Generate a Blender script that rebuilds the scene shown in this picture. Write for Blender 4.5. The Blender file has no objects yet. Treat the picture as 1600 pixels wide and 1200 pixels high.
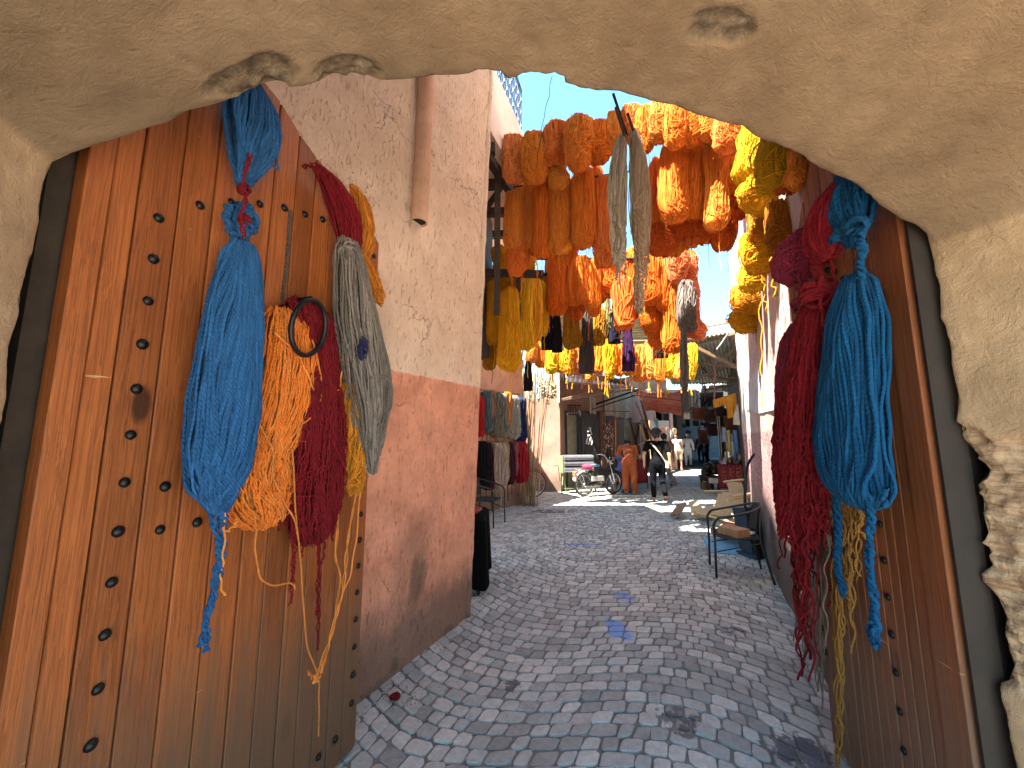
import bpy, math, random
import numpy as np
from math import sin, cos, pi, radians, atan, sqrt, atan2
from mathutils import Vector, noise, Matrix
R = radians
random.seed(7); RNG = np.random.default_rng(7)
scene = bpy.context.scene
COL = scene.collection

# ---------------------------------------------------------------- camera, sky, sun, exposure
FPX, HOR, CAMH = 610.0, 82.0, 1.6
PITCH = atan(HOR / FPX)
cam_d = bpy.data.cameras.new('camera'); cam = bpy.data.objects.new('camera', cam_d); COL.objects.link(cam)
cam.location = (0, 0, CAMH); cam.rotation_euler = (R(90) + PITCH, 0, 0)
cam_d.sensor_width = 36; cam_d.lens = 36 * FPX / 1600; cam_d.clip_start = 0.02; cam_d.clip_end = 2000
scene.camera = cam
SUN_EL, SUN_AZ = 62.0, 238.0          # compass angle clockwise from +Y of where the sun stands
world = bpy.data.worlds.new('World'); scene.world = world; world.use_nodes = True
wn = world.node_tree; bgn = wn.nodes['Background']
sky = wn.nodes.new('ShaderNodeTexSky'); sky.sky_type = 'NISHITA'; sky.sun_disc = False
sky.sun_elevation = R(SUN_EL); sky.sun_rotation = R(SUN_AZ); sky.air_density = 1.2; sky.dust_density = 0.6; sky.ozone_density = 0.6
tint = wn.nodes.new('ShaderNodeMix'); tint.data_type = 'RGBA'; tint.blend_type = 'MULTIPLY'; tint.inputs[0].default_value = 1; tint.inputs[7].default_value = (.58, .93, .97, 1)
wn.links.new(sky.outputs[0], tint.inputs[6]); wn.links.new(tint.outputs[2], bgn.inputs[0]); bgn.inputs[1].default_value = 0.082
sl = bpy.data.lights.new('sun', 'SUN'); sun = bpy.data.objects.new('sun', sl); COL.objects.link(sun)
sl.energy = 4.4; sl.angle = R(0.5); sl.color = (1, .94, .84)
sdir = Vector((sin(R(SUN_AZ)) * cos(R(SUN_EL)), cos(R(SUN_AZ)) * cos(R(SUN_EL)), sin(R(SUN_EL))))
sun.rotation_euler = sdir.to_track_quat('Z', 'Y').to_euler()
scene.view_settings.view_transform = 'Standard'; scene.view_settings.look = 'None'
scene.view_settings.exposure = 3.12; scene.view_settings.gamma = 1
scene.render.engine = 'CYCLES'
scene.cycles.max_bounces = 6; scene.cycles.diffuse_bounces = 5

# ---------------------------------------------------------------- measuring helpers (photo pixel -> metres)
def ray(x, y):
    u = x - 800; v = 600 - y
    return (u, FPX * cos(PITCH) - v * sin(PITCH), FPX * sin(PITCH) + v * cos(PITCH))
def G(x, y, z=0):
    r = ray(x, y); t = (z - CAMH) / r[2]; return (r[0] * t, r[1] * t, z)
def P(x, y, Y):
    r = ray(x, y); t = Y / r[1]; return (r[0] * t, Y, CAMH + r[2] * t)
def W(x, y, a, b):
    r = ray(x, y); nx, ny = -(b[1] - a[1]), b[0] - a[0]
    t = (nx * a[0] + ny * a[1]) / (nx * r[0] + ny * r[1]); return (r[0] * t, r[1] * t, CAMH + r[2] * t)

# ---------------------------------------------------------------- materials
def nt(name):
    m = bpy.data.materials.new(name); m.use_nodes = True; t = m.node_tree
    return m, t, t.nodes['Principled BSDF']
def N(t, kind, **kw):
    n = t.nodes.new(kind)
    for k, v in kw.items():
        if k.startswith('i_'):
            key = k[2:]; key = int(key) if key.isdigit() else key.replace('_', ' ')
            n.inputs[key].default_value = v
        else: setattr(n, k, v)
    return n
def coords(t, scale=(1, 1, 1), kind='Object', rot=(0, 0, 0)):
    c = t.nodes.new('ShaderNodeTexCoord'); mp = t.nodes.new('ShaderNodeMapping')
    mp.inputs['Scale'].default_value = scale; mp.inputs['Rotation'].default_value = rot
    t.links.new(c.outputs[kind], mp.inputs[0]); return mp.outputs[0]
def noi(t, vec, scale, detail=5, rough=.6, dist=0):
    n = N(t, 'ShaderNodeTexNoise', i_Scale=scale, i_Detail=detail, i_Roughness=rough, i_Distortion=dist)
    t.links.new(vec, n.inputs['Vector']); return n.outputs['Fac']
def ramp(t, fac, stops):
    r = t.nodes.new('ShaderNodeValToRGB'); e = r.color_ramp.elements
    while len(e) < len(stops): e.new(.5)
    for el, (p, c) in zip(e, stops):
        el.position = p
        c = (c, c, c) if isinstance(c, (int, float)) else c
        el.color = (*c, 1)
    t.links.new(fac, r.inputs[0]); return r.outputs[0]
def mix(t, fac, a, b, mode='MIX'):
    m = t.nodes.new('ShaderNodeMix'); m.data_type = 'RGBA'; m.blend_type = mode
    for s, v in ((0, fac), (6, a), (7, b)):
        if isinstance(v, bpy.types.NodeSocket): t.links.new(v, m.inputs[s])
        elif isinstance(v, (int, float)): m.inputs[s].default_value = v
        else: m.inputs[s].default_value = (*v, 1)
    return m.outputs[2]
def mth(t, op, a, b=None):
    m = t.nodes.new('ShaderNodeMath'); m.operation = op
    for s, v in ((0, a), (1, b)):
        if v is None: continue
        if isinstance(v, bpy.types.NodeSocket): t.links.new(v, m.inputs[s])
        else: m.inputs[s].default_value = v
    return m.outputs[0]
def bump(t, p, h, strength=.5, dist=.01, prev=None):
    b = N(t, 'ShaderNodeBump', i_Strength=strength, i_Distance=dist)
    t.links.new(h, b.inputs['Height'])
    if prev: t.links.new(prev, b.inputs['Normal'])
    t.links.new(b.outputs[0], p.inputs['Normal']); return b.outputs[0]
def setc(t, p, c):
    if isinstance(c, bpy.types.NodeSocket): t.links.new(c, p.inputs['Base Color'])
    else: p.inputs['Base Color'].default_value = (*c, 1)

def plain(name, c, rough=.7, metal=0, var=.25, sc=6, bs=.15, bd=.003, spec=.5, island=0):
    m, t, p = nt(name); v = coords(t)
    n = noi(t, v, sc, 6, .65)
    lo = tuple(x * (1 - var) for x in c); hi = tuple(min(1, x * (1 + var)) for x in c)
    col = ramp(t, n, [(.3, lo), (.7, hi)])
    if island:
        g = N(t, 'ShaderNodeNewGeometry'); col = mix(t, 1.0, col, ramp(t, g.outputs['Random Per Island'], [(0, 1 - island), (1, 1 + island * .6)]), 'MULTIPLY')
    setc(t, p, col); p.inputs['Roughness'].default_value = rough; p.inputs['Metallic'].default_value = metal
    p.inputs['Specular IOR Level'].default_value = spec
    bump(t, p, noi(t, v, sc * 12, 5), bs, bd)
    return m
_mc = {}
def mat(key, *a, **k):
    if key not in _mc: _mc[key] = plain(key, *a, **k)
    return _mc[key]

def plaster(name, c, c2=None, dado=None, dado_z=1.6, stroke=(14, 14, 5), bs=.6, bd=.012, dirt=.5, cracks=True, slope=(0, 0), stain=(.5, .42, .33), rotz=0, gouge=.35):
    """lime plaster: trowel strokes, fine grain, hairline cracks, rising dirt at the foot; optional painted dado below dado_z"""
    m, t, p = nt(name); v = coords(t)
    big = noi(t, v, .9, 5, .6); mid = noi(t, v, 4, 6, .65)
    c2 = c2 or tuple(x * .72 for x in c)
    col = ramp(t, mid, [(.28, c2), (.62, c), (.85, tuple(min(1, x * 1.12) for x in c))])
    col = mix(t, ramp(t, big, [(.42, 0), (.75, .6)]), col, stain, 'MULTIPLY')
    sep = N(t, 'ShaderNodeSeparateXYZ'); t.links.new(v, sep.inputs[0])
    zz = mth(t, 'ADD', sep.outputs[2], mth(t, 'MULTIPLY', sep.outputs[0], slope[0]))
    zz = mth(t, 'ADD', zz, mth(t, 'MULTIPLY', sep.outputs[1], slope[1]))
    if dado:
        zn = mth(t, 'ADD', zz, mth(t, 'MULTIPLY', mth(t, 'SUBTRACT', noi(t, v, 9, 5), .5), .05))
        k = ramp(t, mth(t, 'SUBTRACT', zn, dado_z - .5), [(.494, 1), (.506, 0)])
        dcol = ramp(t, mid, [(.25, tuple(x * .74 for x in dado)), (.6, dado), (.85, tuple(min(1, x * 1.2) for x in dado))])
        dcol = mix(t, ramp(t, noi(t, v, 2.2, 6, .7), [(.5, 0), (.72, .65)]), dcol, (.62, .5, .42), 'MULTIPLY')
        col = mix(t, k, col, dcol)
    # soot and splash dirt near the ground
    foot = mth(t, 'ADD', mth(t, 'MULTIPLY', zz, 1.0), mth(t, 'MULTIPLY', noi(t, v, 3.5, 6, .7), -.55))
    col = mix(t, mth(t, 'MULTIPLY', ramp(t, foot, [(0.0, 1), (.28, 0)]), dirt), col, (.13, .10, .08))
    st = coords(t, stroke, rot=(0, .5, rotz)); s1 = noi(t, st, 1.6, 7, .72, 1.2)
    # gouges
    gz = ramp(t, noi(t, coords(t, (stroke[0] * 3.2, stroke[1] * 3.2, stroke[2] * 2.2), rot=(.2, .9, rotz)), 1.3, 4, .55, .8), [(.30, 0), (.42, 1)])
    col = mix(t, mth(t, 'MULTIPLY', mth(t, 'SUBTRACT', 1, gz), gouge), col, (.25, .16, .11), 'MULTIPLY')
    h = mth(t, 'ADD', mth(t, 'MULTIPLY', s1, .7), mth(t, 'MULTIPLY', gz, gouge))
    h = mth(t, 'ADD', h, mth(t, 'MULTIPLY', noi(t, v, 110, 5, .75), .34))
    if cracks:
        vo = N(t, 'ShaderNodeTexVoronoi', feature='DISTANCE_TO_EDGE', i_Scale=1.3)
        dv = t.nodes.new('ShaderNodeVectorMath'); dv.operation = 'ADD'
        nn = N(t, 'ShaderNodeTexNoise', i_Scale=5.0, i_Detail=5); t.links.new(v, nn.inputs['Vector'])
        sc = t.nodes.new('ShaderNodeVectorMath'); sc.operation = 'SCALE'; sc.inputs['Scale'].default_value = .45
        t.links.new(nn.outputs['Color'], sc.inputs[0]); t.links.new(v, dv.inputs[0]); t.links.new(sc.outputs[0], dv.inputs[1])
        t.links.new(dv.outputs[0], vo.inputs['Vector'])
        ck = mth(t, 'MULTIPLY', ramp(t, vo.outputs[0], [(0, 1), (.006, 0)]), ramp(t, noi(t, v, 1.4, 3), [(.5, 0), (.6, 1)]))
        col = mix(t, mth(t, 'MULTIPLY', ck, .6), col, (.12, .08, .05)); h = mth(t, 'SUBTRACT', h, mth(t, 'MULTIPLY', ck, .5))
    setc(t, p, col); p.inputs['Roughness'].default_value = .92; p.inputs['Specular IOR Level'].default_value = .2
    bump(t, p, h, bs, bd)
    return m, t, p, col, v

def wood(name, c, dark, grain=(28, 28, 1.6), var=.3, rough=.55, bs=.35, knots=True, weather=None, spec=.35):
    m, t, p = nt(name); g = N(t, 'ShaderNodeNewGeometry'); rnd = g.outputs['Random Per Island']
    c0 = t.nodes.new('ShaderNodeTexCoord'); off = t.nodes.new('ShaderNodeVectorMath'); off.operation = 'ADD'
    cx = t.nodes.new('ShaderNodeCombineXYZ'); t.links.new(mth(t, 'MULTIPLY', rnd, 37.), cx.inputs[0]); t.links.new(mth(t, 'MULTIPLY', rnd, 11.), cx.inputs[2])
    t.links.new(c0.outputs['Object'], off.inputs[0]); t.links.new(cx.outputs[0], off.inputs[1]); v = off.outputs[0]
    mp = t.nodes.new('ShaderNodeMapping'); mp.inputs['Scale'].default_value = grain; t.links.new(v, mp.inputs[0])
    lowd = N(t, 'ShaderNodeTexNoise', i_Scale=1.7, i_Detail=2.0); t.links.new(v, lowd.inputs['Vector'])
    mp2 = t.nodes.new('ShaderNodeVectorMath'); mp2.operation = 'ADD'
    sc = t.nodes.new('ShaderNodeVectorMath'); sc.operation = 'SCALE'; sc.inputs['Scale'].default_value = 1.6
    t.links.new(lowd.outputs['Color'], sc.inputs[0]); t.links.new(mp.outputs[0], mp2.inputs[0]); t.links.new(sc.outputs[0], mp2.inputs[1])
    n1 = N(t, 'ShaderNodeTexNoise', i_Scale=1.0, i_Detail=7.0, i_Roughness=.62); t.links.new(mp2.outputs[0], n1.inputs['Vector'])
    rings = mth(t, 'FRACT', mth(t, 'MULTIPLY', n1.outputs['Fac'], 6.0))
    fine = N(t, 'ShaderNodeTexNoise', i_Scale=4.0, i_Detail=4.0); t.links.new(mp.outputs[0], fine.inputs['Vector'])
    f = mth(t, 'ADD', mth(t, 'MULTIPLY', rings, .38), mth(t, 'MULTIPLY', fine.outputs['Fac'], .55))
    col = ramp(t, f, [(.18, c), (.5, tuple((a + b) / 2 for a, b in zip(c, dark))), (.82, dark)])
    col = mix(t, 1.0, col, ramp(t, rnd, [(0, 1 - var), (1, 1 + var)]), 'MULTIPLY')
    col = mix(t, ramp(t, noi(t, v, 1.2, 4), [(.45, 0), (.75, .55)]), col, (.55, .42, .36), 'MULTIPLY')
    h = f
    if knots:
        vo = N(t, 'ShaderNodeTexVoronoi', i_Scale=1.0); mk = t.nodes.new('ShaderNodeMapping'); mk.inputs['Scale'].default_value = (4.2, 4.2, 1.9)
        t.links.new(v, mk.inputs[0]); t.links.new(mk.outputs[0], vo.inputs['Vector'])
        k = ramp(t, mth(t, 'ADD', vo.outputs['Distance'], mth(t, 'MULTIPLY', fine.outputs['Fac'], .06)), [(.115, 1), (.16, 0)])
        col = mix(t, mth(t, 'MULTIPLY', k, .85), col, tuple(x * .22 for x in dark))
    if weather:   # grey, sun and rain bleached foot of the boards
        sp = N(t, 'ShaderNodeSeparateXYZ'); t.links.new(c0.outputs['Object'], sp.inputs[0])
        wz = mth(t, 'ADD', sp.outputs[2], mth(t, 'MULTIPLY', noi(t, mp.outputs[0], .7, 5), -.9))
        col = mix(t, mth(t, 'MULTIPLY', ramp(t, wz, [(0.05, 1), (.6, 0)]), .85), col, weather)
        sc2 = noi(t, coords(t, (3, 3, 34), rot=(0, .12, 0)), 1.0, 3, .5); sc3 = noi(t, v, 5, 2)
        scr = mth(t, 'MULTIPLY', ramp(t, sc2, [(.735, 0), (.745, 1)]), ramp(t, sc3, [(.5, 0), (.52, 1)]))
        col = mix(t, scr, col, (.5, .3, .16))
    setc(t, p, col); p.inputs['Roughness'].default_value = rough; p.inputs['Specular IOR Level'].default_value = spec
    bump(t, p, h, bs, .004)
    return m

_yc = {}
def yarn(c, var=.35, sat=None, fuzz=1.0):
    key = 'yarn_%d_%d_%d' % tuple(int(x * 255) for x in c)
    if key in _yc: return _yc[key]
    m, t, p = nt(key); g = N(t, 'ShaderNodeNewGeometry'); v = coords(t)
    c2 = sat or tuple(x * .74 for x in c)
    col = ramp(t, g.outputs['Random Per Island'], [(0, c2), (.55, c), (1, tuple(min(1, x * (1 + var)) for x in c))])
    col = mix(t, ramp(t, noi(t, v, 14, 4), [(.4, 0), (.8, .35)]), col, tuple(x * .65 for x in c))
    setc(t, p, col); p.inputs['Roughness'].default_value = .95; p.inputs['Specular IOR Level'].default_value = .15
    p.inputs['Sheen Weight'].default_value = .25 * fuzz; p.inputs['Sheen Roughness'].default_value = .4
    p.inputs['Sheen Tint'].default_value = (*tuple(min(1, x * 1.3 + .1) for x in c), 1)
    wv = N(t, 'ShaderNodeTexWave', i_Scale=38.0, i_Distortion=3.0, i_Detail=2.0); wv.bands_direction = 'DIAGONAL'; t.links.new(v, wv.inputs['Vector'])
    h = mth(t, 'ADD', mth(t, 'MULTIPLY', noi(t, v, 260, 3), .8), mth(t, 'MULTIPLY', wv.outputs['Fac'], .5))
    bump(t, p, h, .85, .007)
    tr = N(t, 'ShaderNodeBsdfTranslucent'); t.links.new(col, tr.inputs[0]); ms = N(t, 'ShaderNodeMixShader'); ms.inputs[0].default_value = .15; out = t.nodes['Material Output']
    t.links.new(p.outputs[0], ms.inputs[1]); t.links.new(tr.outputs[0], ms.inputs[2]); t.links.new(ms.outputs[0], out.inputs[0])
    _yc[key] = m; return m

# ---------------------------------------------------------------- mesh helpers
FR = {}
class MB:
    """collects verts/faces (world coordinates unless built with local=True)"""
    def __init__(s): s.v = []; s.f = []; s.n = 0; s.mi = []; s.cur = 0
    def add(s, v, f):
        v = np.asarray(v, float).reshape(-1, 3); b = s.n; s.v.append(v); s.n += len(v)
        for q in f: s.f.append(tuple(int(i) + b for i in q)); s.mi.append(s.cur)
        return s
    def box(s, c, size, rz=0, rx=0, ry=0, bev=0):
        x, y, z = [a / 2 for a in size]
        v = [(-x, -y, -z), (x, -y, -z), (x, y, -z), (-x, y, -z), (-x, -y, z), (x, -y, z), (x, y, z), (-x, y, z)]
        f = [(0, 3, 2, 1), (4, 5, 6, 7), (0, 1, 5, 4), (1, 2, 6, 5), (2, 3, 7, 6), (3, 0, 4, 7)]
        if bev:
            b = bev; vv = []
            for sz in (-1, 1):
                for q in ((-1, -1), (1, -1), (1, 1), (-1, 1)):
                    vv += [(q[0] * x, q[1] * (y - b), sz * (z - b)), (q[0] * (x - b), q[1] * y, sz * (z - b)), (q[0] * (x - b), q[1] * (y - b), sz * z)]
            f = []
            A = lambda sz, k, j: sz * 12 + (k % 4) * 3 + j
            for sz in (0, 1):
                cap = [A(sz, k, 2) for k in range(4)]; f.append(tuple(cap if sz else cap[::-1]))
                for k in range(4):
                    o = [A(sz, k, 0), A(sz, k, 1), A(sz, k, 2)]; f.append(tuple(o))
                    j1, j2 = (1, 1) if k % 2 == 0 else (0, 0)
                    f.append((A(sz, k, j1), A(sz, k + 1, j2), A(sz, k + 1, 2), A(sz, k, 2)))
            for k in range(4):
                f.append((A(0, k, 0), A(0, k, 1), A(1, k, 1), A(1, k, 0)))
                j1, j2 = (1, 1) if k % 2 == 0 else (0, 0)
                f.append((A(0, k, j1), A(0, k + 1, j2), A(1, k + 1, j2), A(1, k, j1)))
            v = vv
        M = Matrix.Translation(Vector(c)) @ Matrix.Rotation(rz, 4, 'Z') @ Matrix.Rotation(ry, 4, 'Y') @ Matrix.Rotation(rx, 4, 'X')
        return s.add([tuple(M @ Vector(q)) for q in v], f)
    def tube(s, pts, r, n=8, cap=True, closed=False, sq=1.0):
        pts = np.asarray(pts, float); m = len(pts); rr = np.full(m, r) if np.isscalar(r) else np.asarray(r, float)
        if closed: tg = np.roll(pts, -1, 0) - np.roll(pts, 1, 0)
        else: tg = np.gradient(pts, axis=0)
        tg /= np.linalg.norm(tg, axis=1)[:, None] + 1e-12
        ref = np.array((0, 0, 1.)) if abs(tg[0][2]) < .9 else np.array((1., 0, 0))
        u = np.cross(tg[0], ref); u /= np.linalg.norm(u); ang = np.arange(n) * 2 * pi / n; out = []
        for i in range(m):
            u = u - tg[i] * u.dot(tg[i]); u /= np.linalg.norm(u) + 1e-12; w = np.cross(tg[i], u)
            out.append(pts[i] + rr[i] * (np.cos(ang)[:, None] * u + sq * np.sin(ang)[:, None] * w))
        f = [(i * n + k, i * n + (k + 1) % n, (i + 1) * n + (k + 1) % n, (i + 1) * n + k) for i in range(m - 1) for k in range(n)]
        if closed: f += [((m - 1) * n + k, (m - 1) * n + (k + 1) % n, (k + 1) % n, k) for k in range(n)]
        elif cap: f += [tuple(range(n))[::-1], tuple((m - 1) * n + k for k in range(n))]
        return s.add(np.concatenate(out), f)
    def lathe(s, c, prof, n=16, tilt=None):
        a = np.arange(n) * 2 * pi / n; out = []
        for r, z in prof: out.append(np.stack([r * np.cos(a), r * np.sin(a), np.full(n, z)], 1))
        v = np.concatenate(out)
        if tilt is not None: v = v @ np.array(tilt.to_matrix()).T
        v = v + np.array(c)
        m = len(prof)
        f = [(i * n + k, i * n + (k + 1) % n, (i + 1) * n + (k + 1) % n, (i + 1) * n + k) for i in range(m - 1) for k in range(n)]
        f += [tuple(range(n))[::-1], tuple((m - 1) * n + k for k in range(n))]
        return s.add(v, f)
    def ell(s, c, r, n=12, m=8, rot=None, nz=0, seed=0):
        v = []
        for i in range(m + 1):
            th = pi * i / m
            for k in range(n):
                ph = 2 * pi * k / n; d = Vector((sin(th) * cos(ph), sin(th) * sin(ph), cos(th)))
                q = 1 + (nz * noise.noise(d * 2.3 + Vector((seed, 0, 0))) if nz else 0)
                w = Vector((d.x * r[0] * q, d.y * r[1] * q, d.z * r[2] * q))
                if rot: w.rotate(rot)
                v.append((c[0] + w.x, c[1] + w.y, c[2] + w.z))
        f = [(i * n + k, (i + 1) * n + k, (i + 1) * n + (k + 1) % n, i * n + (k + 1) % n) for i in range(m) for k in range(n)]
        return s.add(v, f)
    def grid(s, fn, nu, nv):
        v = [fn(i / nu, j / nv) for i in range(nu + 1) for j in range(nv + 1)]
        return s.add(v, [(i * (nv + 1) + j, (i + 1) * (nv + 1) + j, (i + 1) * (nv + 1) + j + 1, i * (nv + 1) + j + 1) for i in range(nu) for j in range(nv)])
    def prism(s, poly, z0, z1):
        n = len(poly); v = [(x, y, z0) for x, y in poly] + [(x, y, z1) for x, y in poly]
        f = [(k, (k + 1) % n, n + (k + 1) % n, n + k) for k in range(n)] + [tuple(range(n))[::-1], tuple(range(n, 2 * n))]
        return s.add(v, f)
    def cloth(s, fn, nu, nv, th=.008):
        """sheet given by fn(u,v), with real thickness"""
        g = np.array([fn(i / nu, j / nv) for i in range(nu + 1) for j in range(nv + 1)], float)
        a = g.reshape(nu + 1, nv + 1, 3); du = np.gradient(a, axis=0); dv = np.gradient(a, axis=1)
        nn = np.cross(du, dv); nn /= np.linalg.norm(nn, axis=2)[..., None] + 1e-9
        b = a - nn * th; k = (nu + 1) * (nv + 1); I = lambda i, j: i * (nv + 1) + j
        f = []
        for i in range(nu):
            for j in range(nv):
                q = (I(i, j), I(i + 1, j), I(i + 1, j + 1), I(i, j + 1)); f += [q, tuple(x + k for x in q[::-1])]
        for i in range(nu):
            for j in (0, nv): f.append((I(i, j), I(i + 1, j), I(i + 1, j) + k, I(i, j) + k))
        for j in range(nv):
            for i in (0, nu): f.append((I(i, j), I(i, j + 1), I(i, j + 1) + k, I(i, j) + k))
        return s.add(np.concatenate([a.reshape(-1, 3), b.reshape(-1, 3)]), f)
    def build(s, name, m, parent=None, smooth=False, local=False, fix=True):
        v = np.concatenate(s.v) if s.v else np.zeros((0, 3))
        fr = FR.get(parent.name) if parent else None
        if not parent and not local and len(v):          # origin at the mesh's own base
            o0 = np.array([(v[:, 0].min() + v[:, 0].max()) / 2, (v[:, 1].min() + v[:, 1].max()) / 2, v[:, 2].min()]); v = v - o0
        else: o0 = None
        if fr and not local:
            v = v - np.array(fr[0]); c, sn = cos(-fr[1]), sin(-fr[1])
            v = np.stack([v[:, 0] * c - v[:, 1] * sn, v[:, 0] * sn + v[:, 1] * c, v[:, 2]], 1)
        me = bpy.data.meshes.new(name)
        fl = np.fromiter((i for q in s.f for i in q), dtype=np.int32); ln = np.fromiter((len(q) for q in s.f), dtype=np.int32)
        me.vertices.add(len(v)); me.vertices.foreach_set('co', v.astype(np.float32).ravel())
        me.loops.add(len(fl)); me.loops.foreach_set('vertex_index', fl)
        me.polygons.add(len(ln)); me.polygons.foreach_set('loop_start', np.concatenate([[0], np.cumsum(ln)[:-1]]).astype(np.int32)); me.polygons.foreach_set('loop_total', ln)
        ms = m if isinstance(m, (list, tuple)) else [m]
        for q in ms: me.materials.append(q)
        if len(ms) > 1: me.polygons.foreach_set('material_index', np.array(s.mi, dtype=np.int32))
        me.polygons.foreach_set('use_smooth', np.full(len(ln), smooth)); me.update(); me.validate()
        o = bpy.data.objects.new(name, me); COL.objects.link(o)
        if o0 is not None: o.location = o0; FR[o.name] = (tuple(o0), 0)
        if parent: o.parent = parent; FR[o.name] = fr or ((0, 0, 0), 0)
        return o
def tag(o, label=None, cat=None, group=None, kind=None):
    if label: o['label'] = label
    if cat: o['category'] = cat
    if group: o['group'] = group
    if kind: o['kind'] = kind
    return o
def thing(name, label, cat, loc=(0, 0, 0), rz=0, group=None):
    o = bpy.data.objects.new(name, None); COL.objects.link(o); o.location = loc; o.rotation_euler = (0, 0, rz); o.empty_display_size = .1
    FR[o.name] = (tuple(loc), rz); return tag(o, label, cat, group)
def copytree(o, parent=None):
    c = o.copy(); COL.objects.link(c)
    if parent: c.parent = parent
    for ch in list(o.children): copytree(ch, c)
    return c
def fbm(x, y, z, s=1.0, o=4): return noise.fractal(Vector((x * s, y * s, z * s)), 1.0, 2.0, o)
def sstep(a, b, x):
    t = min(1, max(0, (x - a) / (b - a))); return t * t * (3 - 2 * t)

# ================================================================ THE SETTING
# ground: one sheet to the horizon; the paving stones are laid on it
m_dirt, t_, p_ = nt('joint_sand'); v_ = coords(t_)
setc(t_, p_, ramp(t_, noi(t_, v_, 3, 7, .7), [(.3, (.12, .105, .095)), (.7, (.28, .25, .22))])); p_.inputs['Roughness'].default_value = .95
bump(t_, p_, noi(t_, v_, 60, 6, .7), .6, .01)
g_ = MB(); g_.add([(-400, -400, 0), (400, -400, 0), (400, 400, 0), (-400, 400, 0)], [(0, 1, 2, 3)])
tag(g_.build('ground', m_dirt, local=True), kind='structure')
# pale forecourt behind the gateway (sunlit, it lights the vault from behind)
fc = MB(); fc.add([(-9, -16, .012), (11, -16, .012), (11, -.7, .012), (-9, -.7, .012)], [(0, 1, 2, 3)])
tag(fc.build('forecourt_paving', mat('forecourt_stone', (.60, .50, .38), .9, var=.15, sc=2, bs=.5, bd=.01)), kind='structure')

# cobbles: segmental arcs of dressed granite setts
DS = (sin(R(24)), cos(R(24))); DP = (cos(R(24)), -sin(R(24)))
m_cob, t_, p_ = nt('granite_sett'); v_ = coords(t_); g2 = N(t_, 'ShaderNodeNewGeometry'); ri = g2.outputs['Random Per Island']
c_ = ramp(t_, ri, [(0, (.32, .322, .31)), (.35, (.45, .452, .435)), (.7, (.54, .542, .52)), (.9, (.62, .61, .58)), (1, (.68, .66, .61))])
c_ = mix(t_, ramp(t_, noi(t_, v_, 30, 6, .7), [(.3, .5), (.65, 0)]), c_, (.4, .38, .36), 'MULTIPLY')
c_ = mix(t_, ramp(t_, noi(t_, v_, .8, 6, .65), [(.48, 0), (.7, .5)]), c_, (.5, .46, .42), 'MULTIPLY')
sx = N(t_, 'ShaderNodeSeparateXYZ'); t_.links.new(v_, sx.inputs[0])
def splash(cx, cy, rx, ry, thr=.55):
    a = mth(t_, 'DIVIDE', mth(t_, 'SUBTRACT', sx.outputs[0], cx), rx); b = mth(t_, 'DIVIDE', mth(t_, 'SUBTRACT', sx.outputs[1], cy), ry)
    d = mth(t_, 'ADD', mth(t_, 'MULTIPLY', a, a), mth(t_, 'MULTIPLY', b, b))
    d = mth(t_, 'ADD', d, mth(t_, 'MULTIPLY', noi(t_, v_, 9, 6, .75), 1.6))
    return ramp(t_, mth(t_, 'MULTIPLY', d, .5), [(thr - .03, 1), (thr + .03, 0)])
for (px, py, rx, ry, colr, thr) in ((965, 985, .17, .34, (.12, .30, .72), .56), (975, 935, .2, .36, (.15, .30, .66), .46), (905, 852, .5, .12, (.14, .24, .5), .5), (1130, 850, .42, .5, (.10, .13, .24), .47), (1060, 1130, .3, .3, (.05, .05, .06), .45), (800, 1075, .12, .14, (.03, .03, .035), .5), (1255, 1180, .3, .25, (.03, .03, .06), .52), (1150, 990, .3, .3, (.06, .065, .1), .42), (860, 800, 1.2, .7, (.04, .04, .045), .45)):
    q_ = G(px, py); c_ = mix(t_, mth(t_, 'MULTIPLY', splash(q_[0], q_[1], rx, ry, thr), .8), c_, colr)
setc(t_, p_, c_); t_.links.new(ramp(t_, noi(t_, v_, 7, 5), [(.3, .42), (.7, .75)]), p_.inputs['Roughness']); p_.inputs['Specular IOR Level'].default_value = .45
bump(t_, p_, mth(t_, 'ADD', noi(t_, v_, 45, 7, .7), mth(t_, 'MULTIPLY', noi(t_, v_, 150, 3, .6), .3)), .7, .012)
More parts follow.
